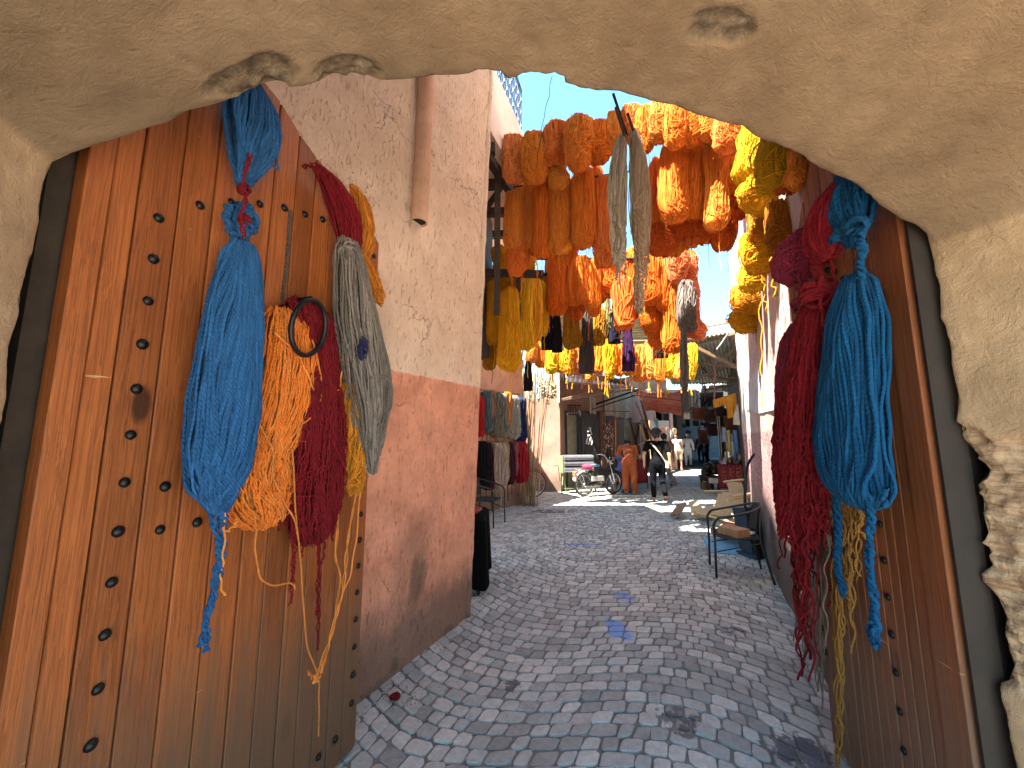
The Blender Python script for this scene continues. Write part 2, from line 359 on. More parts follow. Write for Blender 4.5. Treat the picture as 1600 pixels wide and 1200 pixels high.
def cobbles():
    mb = MB(); ROW = .106; rnd = random.Random(3)
    def F(a, b, jx=0, jy=0):
        a2 = a + .05 * noise.noise(Vector((a * .7, b * .7, 3))) + .012 * noise.noise(Vector((a * 3, b * 3, 5)))
        return a2, b + (.20 + .07 * noise.noise(Vector((a * .3, b * .25, 1)))) * cos(2 * pi * a / (2.7 + .25 * noise.noise(Vector((0, b * .2, 7))))) + .06 * noise.noise(Vector((a * .6, b * .6, 9))) + .014 * noise.noise(Vector((a * 4, b * 4, 2)))
    V = []; Fc = []
    for k in range(int(21 / ROW)):
        b0 = -1.4 + k * ROW; a = -6.4 + rnd.uniform(-.1, 0)
        while a < 9.5:
            w = rnd.choice((.095, .105, .115, .125, .14, .085)) * rnd.uniform(.9, 1.1)
            c = [F(a, b0), F(a + w, b0), F(a + w, b0 + ROW), F(a, b0 + ROW)]; a += w
            cx = sum(q[0] for q in c) / 4; cy = sum(q[1] for q in c) / 4
            X = DP[0] * cx + DS[0] * cy; Y = DP[1] * cx + DS[1] * cy
            if X < -2.6 or X > 11 or Y < -.8 or Y > 18: continue
            gap = .0035 + .0035 * rnd.random(); pts = []
            for (qa, qb), (sa, sb) in zip(c, ((1, 1), (-1, 1), (-1, -1), (1, -1))):
                pts.append((qa + sa * gap + rnd.uniform(-.008, .008), qb + sb * gap + rnd.uniform(-.006, .006)))
            tilt = (rnd.uniform(-.025, .025), rnd.uniform(-.025, .025)); hz = .012 + rnd.uniform(-.003, .004)
            if rnd.random() < .03: hz *= .35
            ring = []
            for i in range(4):
                p0, p1, p2 = pts[i - 1], pts[i], pts[(i + 1) % 4]; f = rnd.uniform(.08, .2)
                ring.append((p1[0] + (p0[0] - p1[0]) * f, p1[1] + (p0[1] - p1[1]) * f)); ring.append((p1[0] + (p2[0] - p1[0]) * f, p1[1] + (p2[1] - p1[1]) * f))
            base = len(V)
            for lvl, (sh, z) in enumerate(((1.0, -.002), (.985, hz * .75), (.93, hz * .98), (.6, hz * 1.03))):
                for (qa, qb) in ring:
                    aa = cx + (qa - cx) * sh; bb = cy + (qb - cy) * sh
                    zz = z + (tilt[0] * (aa - cx) + tilt[1] * (bb - cy) if lvl else 0)
                    V.append((DP[0] * aa + DS[0] * bb, DP[1] * aa + DS[1] * bb, zz))
            for l in range(3):
                for i in range(8): Fc.append((base + l * 8 + i, base + l * 8 + (i + 1) % 8, base + (l + 1) * 8 + (i + 1) % 8, base + (l + 1) * 8 + i))
            Fc.append(tuple(base + 24 + i for i in range(8)))
    mb.add(V, Fc); return mb
o = cobbles().build('cobblestone_paving', m_cob, local=True, smooth=False); tag(o, kind='structure')
far_pave = MB(); far_pave.add([(-3, 17.6, .02), (26, 17.6, .02), (40, 60, .02), (-3, 60, .02)], [(0, 1, 2, 3)])
m_fp, t_, p_ = nt('worn_paving'); v_ = coords(t_, (6, 6, 6)); vo_ = N(t_, 'ShaderNodeTexVoronoi'); t_.links.new(v_, vo_.inputs['Vector'])
setc(t_, p_, mix(t_, .5, ramp(t_, vo_.outputs['Color'], [(0, (.1, .1, .1)), (1, (.25, .24, .22))]), (.18, .17, .155))); p_.inputs['Roughness'].default_value = .8
tag(far_pave.build('far_paving', m_fp), kind='structure')

# ---------------------------------------------------------------- the gateway arch we look out of
PL, PR = np.array((-1.152, .887)), np.array((1.489, 1.308)); AX = np.array((.31, -.9507))
FU = (PR - PL); WG = float(np.linalg.norm(FU)); FU = FU / WG
edge_px = [(75, 250), (110, 238), (160, 222), (240, 196), (340, 167), (430, 142), (505, 128), (600, 121), (700, 117), (770, 121), (870, 131), (1000, 151), (1100, 178), (1200, 221), (1290, 264), (1350, 301), (1400, 333), (1440, 362), (1455, 380)]
arch = []
for (x, y) in edge_px:
    w = W(x, y, tuple(PL), tuple(PR)); s_ = ((w[0] - PL[0]) * FU[0] + (w[1] - PL[1]) * FU[1]); arch.append((s_, w[2]))
arch[0] = (0, arch[0][1]); arch[-1] = (WG, arch[-1][1])
prof = [(0, -.05)] + arch + [(WG, -.05)]
pa = np.array(prof); seg = np.r_[0, np.cumsum(np.linalg.norm(np.diff(pa, axis=0), axis=1))]
NP_ = 620; ss = np.linspace(0, seg[-1], NP_); ps = np.interp(ss, seg, pa[:, 0]); pz = np.interp(ss, seg, pa[:, 1])
k_ = np.ones(5) / 5
sm = lambda a: np.r_[a[:2], np.convolve(a, k_, 'valid'), a[-2:]]
ps, pz = sm(ps), sm(pz); tx, tz = np.gradient(ps), np.gradient(pz); l_ = np.hypot(tx, tz); tx /= l_; tz /= l_
nx_, nz_ = tz, -tx            # into the masonry is minus this: normal pointing into the opening = (tz,-tx)
DEP = 1.3; NT = 115; tt = (np.linspace(0, 1, NT + 1) ** 1.35) * DEP
def patch(s, z, t):
    """0..1 how far the plaster has come away here"""
    w = .055 * fbm(s, t, z, 5, 4)
    k = 0
    if s > WG - .05:        # right jamb, broken band
        hi = 1.62 - .30 * min(t, .5) + .07 * fbm(s, t, z, 3, 3) + (.03 if t < .05 else 0); lo = .86 + .1 * t + .04 * fbm(s, t + 9, z, 4, 3)
        k = sstep(-.012, .012, min(hi - z, z - lo) + w * .5)
        k = max(k, sstep(-.01, .01, .10 - abs(z - .45) - t * .8 + w))
        return k
    if z > 2.1:
        for (cs, ct, rs, rt) in PATCHES:
            d = 1 - math.hypot((s - cs) / rs, (t - ct) / rt) + w * 6
            k = max(k, sstep(-.06, .06, d))
    return k
def soffit_st(px, py):
    """pixel -> (s,t) on the vault near that pixel (by search)"""
    best = None; r = Vector(ray(px, py)).normalized()
    for i in range(0, NP_, 3):
        if pz[i] < 2.1: continue
        for t in np.linspace(0, 1.4, 57):
            q = PL + FU * ps[i] + AX * t; d = Vector((q[0], q[1], pz[i] - CAMH)).normalized(); e = (d - r).length
            if best is None or e < best[0]: best = (e, ps[i], t)
    return best[1], best[2]
PATCHES = []
for (x, y, rs, rt) in ((385, 132, .10, .055), (420, 122, .07, .06), (540, 108, .075, .045), (1128, 44, .095, .045), (1100, 50, .05, .035), (1150, 36, .05, .035), (830, 126, .1, .02), (770, 118, .08, .015)):
    a_, b_ = soffit_st(x, y); PATCHES.append((a_, b_, rs, rt))
CR0 = soffit_st(195, 20); CR1 = soffit_st(352, 142)
def gate():
    V = np.zeros((NP_, NT + 1, 3)); K = np.zeros((NP_, NT + 1))
    for i in range(NP_):
        for j in range(NT + 1):
            s, z, t = ps[i], pz[i], tt[j]; k = patch(s, z, t); K[i, j] = k
            h = .007 * fbm(s, t, z, 1.6, 3) + .002 * fbm(s, t, z, 9, 3) + .0012 * fbm(s, t, z, 30, 3)
            if k > 0:
                layer = .5 + .5 * sin(z * 95 + 7 * fbm(s, t, z, 2.5, 2)) if s > WG - .05 else .5
                
                h -= k * ((.016 + .020 * abs(fbm(s, t, z * 2.2, 8, 5)) + .006 * layer + .014 * fbm(s, t, z * 2, 20, 4)) if s > WG - .05 else (.011 + .008 * abs(fbm(s, t, z, 14, 4)) + .007 * fbm(s, t, z, 34, 2)))
            if z > 2.1 and s < 1.2:     # raised crack across the vault at the left
                ax, ay = CR0; bx, by = CR1; u = ((s - ax) * (bx - ax) + (t - ay) * (by - ay)) / ((bx - ax) ** 2 + (by - ay) ** 2)
                d = ((s - ax) * (by - ay) - (t - ay) * (bx - ax)) / math.hypot(bx - ax, by - ay) + .012 * fbm(s, t, z, 8, 3)
                if 0 < u < 1.05: h += .006 * u * math.exp(-max(0, d) / .02) * (1 if d > 0 else 0) - .014 * u * math.exp(-abs(d) / .007)
            te = t
            if j < 14:      # ragged front arris
                ed = .016 * fbm(s * 1.0, 0, z, 7, 5) + .012 * fbm(s, 3, z, 2, 3)
                if K[i, 0] > 0: ed += .03 * K[i, 0] * (.5 + 1.6 * fbm(s, 7, z, 9, 4))
                te = t + max(-.01, ed) * (1 - j / 14); h -= .006 * (1 - j / 14) ** 5
            q = PL + FU * (s + nx_[i] * h) + AX * te
            V[i, j] = (q[0], q[1], z + nz_[i] * h)
    return V, K
V_, K_ = gate()
m_arch, t_, p_, c_, v_ = plaster('gateway_plaster', (.27, .19, .12), (.17, .117, .072), gouge=.08, cracks=False, stroke=(8, 8, 8), bs=.95, bd=.015, dirt=.2, stain=(.58, .42, .30))
at_ = N(t_, 'ShaderNodeAttribute', attribute_name='broken')
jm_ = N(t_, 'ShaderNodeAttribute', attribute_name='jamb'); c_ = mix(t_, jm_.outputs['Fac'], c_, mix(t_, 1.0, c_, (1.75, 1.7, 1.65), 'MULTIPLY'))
rub = ramp(t_, noi(t_, coords(t_, (3, 3, 16)), 3, 7, .72), [(.30, (.08, .045, .028)), (.42, (.26, .155, .09)), (.55, (.40, .275, .175)), (.78, (.50, .39, .27))])
spz = N(t_, 'ShaderNodeSeparateXYZ'); t_.links.new(v_, spz.inputs[0])
rub = mix(t_, ramp(t_, mth(t_, 'SUBTRACT', spz.outputs[2], 1.6), [(.48, 0), (.52, 1)]), rub, ramp(t_, noi(t_, v_, 26, 6, .75), [(.3, (.06, .042, .028)), (.55, (.16, .115, .075)), (.75, (.34, .27, .19))]))  # vault breaks: grey-brown masonry, darkened so the recesses read as shaded
setc(t_, p_, mix(t_, at_.outputs['Fac'], c_, rub))
gt = thing('gateway_arch', 'plastered stone gateway arch framing the alley, broken plaster on its right jamb', 'archway', (0.2, 1.3, 0))
mb = MB(); idx = lambda i, j: i * (NT + 1) + j
mb.add(V_.reshape(-1, 3), [(idx(i, j), idx(i, j + 1), idx(i + 1, j + 1), idx(i + 1, j)) for i in range(NP_ - 1) for j in range(NT)])
def ring(j, sgn):
    """front/back wall face between the opening's edge and the outer rectangle"""
    L0, R0, T0 = -2.6, WG + 2.2, 9.0; pts = V_[::4, j]; st = ps[::4]; zt = pz[::4]; n = len(pts); out = []
    t = 0 if j == 0 else DEP
    for s, z in zip(st, zt):
        if z < 2.1: o2 = (L0 if s < 1 else R0, z)
        else:
            a = (s - 0) / WG; o2 = (L0 + (R0 - L0) * a, T0)
        q = PL + FU * o2[0] + AX * t; out.append((q[0], q[1], o2[1]))
    m = MB(); m.add(np.concatenate([pts, np.array(out)]), [(i, i + 1, n + i + 1, n + i) if sgn > 0 else (i, n + i, n + i + 1, i + 1) for i in range(n - 1)])
    return m, out
m1, o1 = ring(0, 1); m2, o2 = ring(NT, -1)
for q in (m1, m2): mb.add(np.concatenate(q.v), q.f)
n_ = len(o1); mb.add(o1 + o2, [(i, i + 1, n_ + i + 1, n_ + i) for i in range(n_ - 1)])
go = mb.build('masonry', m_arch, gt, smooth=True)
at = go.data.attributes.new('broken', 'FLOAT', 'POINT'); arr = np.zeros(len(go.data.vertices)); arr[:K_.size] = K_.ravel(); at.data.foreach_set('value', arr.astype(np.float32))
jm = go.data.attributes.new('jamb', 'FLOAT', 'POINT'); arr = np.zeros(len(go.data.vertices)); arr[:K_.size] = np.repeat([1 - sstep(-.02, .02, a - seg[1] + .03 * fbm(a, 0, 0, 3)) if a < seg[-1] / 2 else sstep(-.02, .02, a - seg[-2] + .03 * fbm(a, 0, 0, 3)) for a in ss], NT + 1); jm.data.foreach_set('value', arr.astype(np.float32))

# ---------------------------------------------------------------- yarn
def tubes(mb, Pt, r, sides=5):
    """many strands at once. Pt (n,m,3), r scalar or (n,m)"""
    n, m, _ = Pt.shape; tg = np.gradient(Pt, axis=1); tg /= np.linalg.norm(tg, axis=2)[..., None] + 1e-9
    ref = np.where((np.abs(tg[:, 0, 1]) > .8)[:, None], np.array((1., 0, 0)), np.array((0, 1., 0)))
    u = np.cross(tg[:, 0], ref); u /= np.linalg.norm(u, axis=1)[:, None] + 1e-9
    rr = np.broadcast_to(np.asarray(r, float), (n, m)) if np.ndim(r) != 1 else np.repeat(np.asarray(r)[:, None], m, 1)
    ang = np.arange(sides) * 2 * pi / sides; V = np.zeros((n, m, sides, 3))
    for i in range(m):
        u = u - tg[:, i] * (u * tg[:, i]).sum(1)[:, None]; u /= np.linalg.norm(u, axis=1)[:, None] + 1e-9
        w = np.cross(tg[:, i], u)
        V[:, i] = Pt[:, i, None] + rr[:, i, None, None] * (np.cos(ang)[None, :, None] * u[:, None] + np.sin(ang)[None, :, None] * w[:, None])
    b = (np.arange(n)[:, None, None] * m + np.arange(m - 1)[None, :, None]) * sides; k = np.arange(sides)[None, None, :]; k2 = (k + 1) % sides
    F = np.stack([b + k, b + k2, b + sides + k2, b + sides + k], -1).reshape(-1, 4)
    b0 = mb.n; mb.v.append(V.reshape(-1, 3)); mb.n += V.size // 3; mb.f += [tuple(q) for q in (F + b0).tolist()]; mb.mi += [mb.cur] * len(F)
def kn(t, K):      # smooth interpolation of knots spread evenly over 0..1
    K = np.asarray(K, float); x = np.linspace(0, 1, len(K)); tf = np.linspace(0, 1, 201)
    def one(c):
        y = np.interp(tf, x, c); w = np.hanning(int(201 / len(K) * .9) | 1); w /= w.sum(); h = len(w) // 2
        yp = np.r_[2 * y[0] - y[h:0:-1], y, 2 * y[-1] - y[-2:-h - 2:-1]]; return np.interp(t, tf, np.convolve(yp, w, 'valid'))
    return one(K) if K.ndim == 1 else np.stack([one(K[:, i]) for i in range(K.shape[1])], -1)
def skein(mb, C, RX, RY, lat, dep, n=60, th=.008, amp=.006, curl=0., seed=0, m=26, sides=5, kind='loop', swirl=.5, mess=0, core=.62, front=.75, tvar=.25, fuzz=0):
    rg = np.random.default_rng(seed + 101); t = np.linspace(0, 1, m); lat = np.asarray(lat, float); dep = np.asarray(dep, float)
    phi = np.arccos(np.clip(rg.uniform(-1.02, 1.02, n), -1, 1)); phi = np.where(rg.random(n) < front, phi, -phi); q = rg.uniform(.74, 1, n) ** .7
    sw = swirl * (.8 * np.sin(2.2 * phi + rg.uniform(0, 6)) + .35 * rg.standard_normal(n)); w1, w2, w3 = rg.uniform(0, 6, 3); T = np.repeat(t[None], n, 0)
    if kind == 'fray': T = T * rg.uniform(.72, 1, n)[:, None] ** .8
    e = np.clip((T - .6) / .4, 0, 1); e = e * e * (3 - 2 * e)
    ph = phi[:, None] + sw[:, None] * e + .10 * np.sin(3.1 * phi[:, None] + 2 * pi * 1.1 * T + w1) + .05 * np.sin(7.3 * phi[:, None] + 2 * pi * 2.3 * T + w2) + .05 * np.sin(2 * pi * (rg.uniform(.5, 1.5, n)[:, None] * T + rg.random(n)[:, None]))
    cc = kn(T, C); rx = kn(T, RX); ry = kn(T, RY)
    X = rx * q[:, None] * np.cos(ph); Y = ry * q[:, None] * np.sin(ph)
    off = [0, 0, 0]
    L = np.linalg.norm(np.asarray(C[-1], float) - np.asarray(C[0], float))
    for a in range(3):
        s = 0
        for f, am in ((1.6, .45), (3.3, .3), (6.5, .22)):
            s = s + am * np.sin(2 * pi * (f * rg.uniform(.7, 1.3, n)[:, None] * T + rg.random(n)[:, None])) + 1.2 * am * np.sin(2 * pi * f * T + (3 + f) * phi[:, None] + w3 + a * 2)
        off[a] = s * amp
        if curl: off[a] = off[a] + curl * np.sin(2 * pi * (L * 22 * rg.uniform(.6, 1.4, n)[:, None] * T + rg.random(n)[:, None])) * (.4 + .6 * rg.random(n)[:, None])
    Pt = cc + X[..., None] * lat + Y[..., None] * dep + np.stack(off, -1)
    ra = th * rg.uniform(1 - tvar, 1 + tvar, n)
    tubes(mb, Pt, ra, sides)
    if fuzz and n > 20:      # stray wool fibres standing off the strands
        i = rg.integers(0, n, fuzz); k = rg.integers(1, m - 1, fuzz); p0 = Pt[i, k]; d = rg.standard_normal((fuzz, 3)); d /= np.linalg.norm(d, axis=1)[:, None]; d2 = d + .9 * rg.standard_normal((fuzz, 3)); ln = rg.uniform(.008, .022, fuzz)[:, None]
        tubes(mb, np.stack([p0, p0 + d * ln * .6, p0 + d * ln * .8 + d2 * ln * .5, p0 + d * ln * .8 + d2 * ln * .8 + .006 * rg.standard_normal((fuzz, 3))], 1), .00045, 3)
    if mess:
        M_ = m; tt_ = np.linspace(0, 1, M_); c0 = rg.uniform(.45, .85, mess); a0 = rg.uniform(.04, .16, mess)
        T2 = np.clip(c0[:, None] + a0[:, None] * np.sin(2 * pi * (rg.uniform(.4, 1.1, mess)[:, None] * tt_ + rg.random(mess)[:, None])), 0, .97)
        p2 = pi / 2 + rg.uniform(-.9, .9, mess)[:, None] + rg.uniform(.3, .8, mess)[:, None] * np.sin(2 * pi * (rg.uniform(.5, 1.4, mess)[:, None] * tt_ + rg.random(mess)[:, None]))
        Pt = kn(T2, C) + (kn(T2, RX) * 1.02 * np.cos(p2))[..., None] * lat + (kn(T2, RY) * 1.04 * np.sin(p2))[..., None] * dep
        Pt = Pt + .004 * rg.standard_normal((mess, 1, 3)); tubes(mb, Pt, th * rg.uniform(.85, 1.1, mess), sides)
    if core:
        t3 = np.linspace(.02, .97, 14); K = 12; a = np.arange(K) * 2 * pi / K
        cc = kn(t3, C); rx = kn(t3, RX) * core * 1.18; ry = kn(t3, RY) * core
        V = cc[:, None] + (rx[:, None] * np.cos(a))[..., None] * lat + (ry[:, None] * np.sin(a))[..., None] * dep
        f = [(i * K + k, i * K + (k + 1) % K, (i + 1) * K + (k + 1) % K, (i + 1) * K + k) for i in range(13) for k in range(K)] + [tuple(range(K)), tuple(13 * K + k for k in range(K))]
        mb.add(V.reshape(-1, 3), f)
    return mb
def smooth(pts, m=30): return kn(np.linspace(0, 1, m), np.asarray(pts, float))
def cord(mb, pts, r=.008, n=2, twist=10, m=60, sides=5, seed=0, wob=.004, rad=None):
    rg = np.random.default_rng(seed); c = smooth(pts, m); t = np.linspace(0, 1, m); rad = rad or r * .9; L = []
    for k in range(n):
        a = 2 * pi * (twist * t + k / n); w = np.stack([wob * np.sin(2 * pi * (rg.uniform(2, 5) * t + rg.random())) for _ in range(3)], -1)
        L.append(c + np.stack([rad * np.cos(a), rad * np.sin(a), 0 * a], -1) * (1 if n > 1 else 0) + w)
    tubes(mb, np.array(L), r, sides); return mb
def knotmass(mb, c, r, n, th, seed=0, m=40, sides=5, sq=(1, 1, 1)):
    """a tangle: closed-ish loops wound over a ball"""
    rg = np.random.default_rng(seed + 5); t = np.linspace(0, 1, m); L = []
    for k in range(n):
        a = 2 * pi * (rg.uniform(.8, 2.2) * t + rg.random()); b = 2 * pi * (rg.uniform(.4, 1.6) * t + rg.random()); q = r * rg.uniform(.7, 1)
        L.append(np.array(c) + np.stack([q * sq[0] * np.cos(a) * np.cos(b * .5), q * sq[1] * np.sin(a), q * sq[2] * np.cos(a) * np.sin(b * .5)], -1))
    tubes(mb, np.array(L), th, sides); return mb

ORANGE = (1.0, .265, .035); DORANGE = (.62, .11, .015); AMBER = (.85, .36, .015); YELLOW = (.92, .50, .02); OCHRE = (.50, .23, .02)
BLUE = (.026, .115, .30); BLUER = (.006, .074, .19); CRIM = (.21, .009, .016); MAROON = (.30, .03, .065); GREY = (.25, .21, .185); BEIGE = (.60, .50, .38); PEACH = (.82, .30, .09); DGREY = (.10, .085, .08)

# ---------------------------------------------------------------- the two plank doors
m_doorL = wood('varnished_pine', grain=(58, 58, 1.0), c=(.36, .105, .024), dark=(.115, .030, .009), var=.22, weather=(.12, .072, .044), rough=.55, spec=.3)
m_doorR = wood('varnished_pine_shaded', grain=(58, 58, 1.0), c=(.27, .085, .030), dark=(.12, .038, .014), var=.2, weather=(.17, .10, .065), rough=.5)  # darker copy of the left door's pine, shade put into its colour
m_stud = mat('black_iron', (.012, .012, .014), .38, .6, .3, 30, .3, .002)
def door(name, label, org, rz, seams, topz, face, m, studs, s0=0):
    d = thing(name, label, 'door', (org[0], org[1], 0), rz); mb = MB(); th = .055
    rnd = random.Random(4)
    for i in range(len(seams) - 1):
        a, b = seams[i] + .0028, seams[i + 1] - .0028; yo = rnd.uniform(-.0012, .0012); bz = .008
        if i == 0: yo = face * .012
        zt = lambda x: topz(x)
        pr = [(a, -th / 2 + yo + .003), (a + .003, -th / 2 + yo), (b - .003, -th / 2 + yo), (b, -th / 2 + yo + .003), (b, th / 2 + yo - .003), (b - .003, th / 2 + yo), (a + .003, th / 2 + yo), (a, th / 2 + yo - .003)]
        V = []; lv = (.035, .8, 1.6, 2.4, None)
        for z in lv:
            for (x, y) in pr: V.append((x + (0 if z in (.035, None) else rnd.uniform(-.0008, .0008)), y, zt(x) if z is None else z))
        f = [(l * 8 + k, l * 8 + (k + 1) % 8, (l + 1) * 8 + (k + 1) % 8, (l + 1) * 8 + k) for l in range(4) for k in range(8)] + [tuple(range(8))[::-1], tuple(32 + k for k in range(8))]
        mb.add(V, f)
    mb.build('planks', m, d, local=True); q = MB(); nb = 24; xs_ = np.linspace(seams[0] + .02, seams[-1] - .02, nb)
    q.add([(x, y * .012, z) for x in xs_ for y in (-1, 1) for z in (.05, topz(x) - .03)], [f for i in range(nb - 1) for f in ((i * 4, i * 4 + 4, i * 4 + 5, i * 4 + 1), (i * 4 + 2, i * 4 + 3, i * 4 + 7, i * 4 + 6), (i * 4 + 1, i * 4 + 5, i * 4 + 7, i * 4 + 3))])
    q.build('seam_shade_sheet', mat('seam_dark', (.02, .012, .008), .9), d, local=True)  # dark sheet added inside the planks to stand for shade in the seams
    for z in (.5, 1.5, 2.4):
        r = MB(); r.box(((seams[0] + seams[-1]) / 2, -face * (th / 2 + .012), z), (seams[-1] - seams[0] - .3, .02, .12), bev=.004); r.build('rail', m, d, local=True)
    sb = MB(); sb.lathe((0, 0, 0), [(.0175, 0), (.0185, .003), (.016, .008), (.011, .0125), (.004, .015), (.0005, .0155)], 14); first = None
    for (s, z) in studs:
        if first is None:
            first = sb.build('stud', m_stud, d, smooth=True, local=True); o = first
        else: o = first.copy(); COL.objects.link(o); o.parent = d
        o.location = (s, face * (th / 2 + .002), z); o.rotation_euler = (-face * pi / 2 + rnd.uniform(-.08, .08), 0, 0); q = rnd.uniform(.78, .9); o.scale = (q, q, q)
    return d
OLA, OLD, ORA, ORD = np.array((-1.38, 1.15)), np.array((.2806, .9598)), np.array((1.62, 1.53)), np.array((.4201, .9075))
def conv(s, z, oa, od, na, nd):
    q = oa + od * s; k = (na[0] * nd[1] - na[1] * nd[0]) / (q[0] * nd[1] - q[1] * nd[0]); n = q * k
    return float((n - na).dot(nd)), CAMH + (z - CAMH) * k
LA, LB = (-1.20, 1.0), (-.865, 2.12); LD = np.array((LB[0] - LA[0], LB[1] - LA[1])); LD /= np.linalg.norm(LD); LNv = np.array((LD[1], -LD[0]))   # towards the alley
RA, RB = (1.475, 1.335), (1.68, 2.2); RD = np.array((RB[0] - RA[0], RB[1] - RA[1])); RD /= np.linalg.norm(RD); RNv = np.array((-RD[1], RD[0]))
seamsL = [-.012, .06, .136, .262, .386, .517, .652, .78, .906, 1.027, 1.14, 1.25, 1.37, 1.50]
topL = lambda x: float(np.interp(x, [0, .6, .77, .96, 1.3, 1.5], [3.32, 3.30, 3.20, 3.13, 3.06, 2.93]))
stL = [(.2, 2.39 - .157 * i) for i in range(15)] + [(.332, 2.52), (.455, 2.61), (.585, 2.68), (.718, 2.74), (.845, 2.78), (.968, 2.82), (1.085, 2.85), (1.2, 2.86), (1.44, 2.82), (.323, 1.42), (.323, 1.27), (.449, 1.27)] + [(1.44, 1.12 - .153 * i) for i in range(8)] + [(1.44, 1.12 + .153 * i) for i in range(1, 11)] + [(.323 + .124 * i, -.06) for i in range(9)]
cl = lambda s, z: conv(s, z, OLA, OLD, np.array(LA), LD)
zL = [cl(x, topL(x)) for x in np.linspace(0, 1.5, 30)]; tl2 = topL; topL = lambda x: float(np.interp(x, [q[0] for q in zL], [q[1] for q in zL]))
seamsL = [cl(x, 1)[0] for x in seamsL]; stL = [cl(*q) for q in stL]; stL = [q for q in stL if q[1] > .06]
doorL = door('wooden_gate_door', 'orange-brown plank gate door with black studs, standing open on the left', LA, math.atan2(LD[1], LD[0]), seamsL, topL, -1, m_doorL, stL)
seamsR = [-.17, -.02, .10, .22, .335, .43, .545, .66, .78, .90, 1.02, 1.14, 1.26, 1.38, 1.50, 1.62, 1.78]
topR = lambda x: float(np.interp(x, [-.17, .3, .9, 1.4, 1.78], [3.5, 3.6, 3.4, 3.1, 2.9]))
stR = [(.47 + .006 * i, 1.18 - .168 * i) for i in range(8)] + [(.47, 1.18 + .168 * i) for i in range(1, 8)] + [(.564, 2.46), (.662, 2.54), (.792, 2.6), (.935, 2.65), (1.08, 2.70), (1.22, 2.73), (1.365, 2.75)] + [(1.735, .52 - .165 * i) for i in range(4)] + [(1.735, .52 + .165 * i) for i in range(1, 12)]
cr = lambda s, z: conv(s, z, ORA, ORD, np.array(RA), RD)
zR = [cr(x, topR(x)) for x in np.linspace(-.17, 1.78, 30)]; topR = lambda x: float(np.interp(x, [q[0] for q in zR], [q[1] for q in zR]))
seamsR = [cr(x, 1)[0] for x in seamsR]; seamsR[0] = .02; seamsR = [q for q in seamsR if q == .02 or q > .1]; stR = [cr(*q) for q in stR]; stR = [q for q in stR if q[1] > .06]
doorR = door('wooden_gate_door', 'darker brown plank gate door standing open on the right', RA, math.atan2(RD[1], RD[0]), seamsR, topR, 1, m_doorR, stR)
kr = MB(); k0 = W(483, 512, tuple(np.array(LA) + LNv * .2), tuple(np.array(LB) + LNv * .2)); a_ = np.arange(36) * 2 * pi / 36
kl = ((k0[0] - LA[0]) * LD[0] + (k0[1] - LA[1]) * LD[1], k0[2])
kr.tube(np.stack([kl[0] + .085 * np.cos(a_), -.2 - .02 * np.sin(a_), kl[1] + .112 * np.sin(a_)], 1), .0105, 10, closed=True)
kr.tube([(kl[0], -.03, kl[1] + .1), (kl[0], -.12, kl[1] + .125), (kl[0], -.2, kl[1] + .125), (kl[0], -.215, kl[1] + .105)], .009, 8)
kr.build('knocker_ring', m_stud, doorL, smooth=True, local=True)
dl_, dr_ = (LD[0], LD[1], 0), (RD[0], RD[1], 0); nl_, nr_ = (LNv[0], LNv[1], 0), (RNv[0], RNv[1], 0)
def DL(x, y, off=.1): return W(x, y, tuple(np.array(LA) + LNv * off), tuple(np.array(LB) + LNv * off))
def DR(x, y, off=.1): return W(x, y, tuple(np.array(RA) + RNv * off), tuple(np.array(RB) + RNv * off))
def rows(D, off, rowsl, ryf=.8, ymin=.02, rymax=.11):
    """rows of (y, x_left, x_right) in photo pixels -> centre line, half widths, half depths"""
    C, RX, RY = [], [], []
    for (y, a, b) in rowsl:
        p, q = np.array(D(a, y, off)), np.array(D(b, y, off)); C.append((p + q) / 2); w = np.linalg.norm(p - q) / 2 * WF; RX.append(w); RY.append(min(rymax, max(ymin, w * ryf)) * .85)
    return C, RX, RY
def hank(mb, D, lat, dep, off, rowsl, ryf=.7, rymax=.1, **k):
    C, RX, RY = rows(D, off, rowsl, ryf, .012, rymax); skein(mb, C, RX, RY, lat, dep, **k); return mb
def pl(D, pts, off): return [D(x, y, off) for x, y in pts]

FZ = 500; WF = .86
# left door: blue
Y = thing('yarn_hank', 'long bright blue yarn hank hung on the left door, swollen belly and thin tail', 'yarn hank', DL(380, 780, 0), 0, 'yarn hung on the gate doors')
b = MB(); hank(b, DL, dl_, nl_, .13, [(118, 365, 400), (160, 357, 428), (205, 354, 431), (245, 358, 418), (275, 368, 396), (296, 374, 384)], n=110, th=.0055, seed=1, fuzz=FZ, amp=.004, m=22, swirl=.2)
b.build('top_bundle', yarn(BLUE), Y, smooth=True)
b = MB(); knotmass(b, DL(378, 345, .12), .06, 9, .0085, 2, sq=(.9, .5, 1.3)); cord(b, pl(DL, [(357, 320), (354, 345), (365, 372), (378, 392)], .12), .009, 2, 5, seed=1); cord(b, pl(DL, [(382, 350), (403, 357), (396, 362), (372, 352)], .13), .009, 1); cord(b, pl(DL, [(425, 195), (441, 212), (431, 235), (436, 267), (425, 258)], .15), .0045, 1, wob=.002)
b.build('knot', yarn(BLUE), Y, smooth=True)
b = MB(); cord(b, pl(DL, [(391, 240), (384, 265), (379, 292), (384, 310), (376, 340), (380, 372)], .2), .004, 2, 6, wob=.003); knotmass(b, DL(381, 296, .15), .022, 4, .005, 6); knotmass(b, DL(382, 343, .15), .022, 4, .005, 9)
b.build('red_tie', yarn(CRIM), Y, smooth=True)
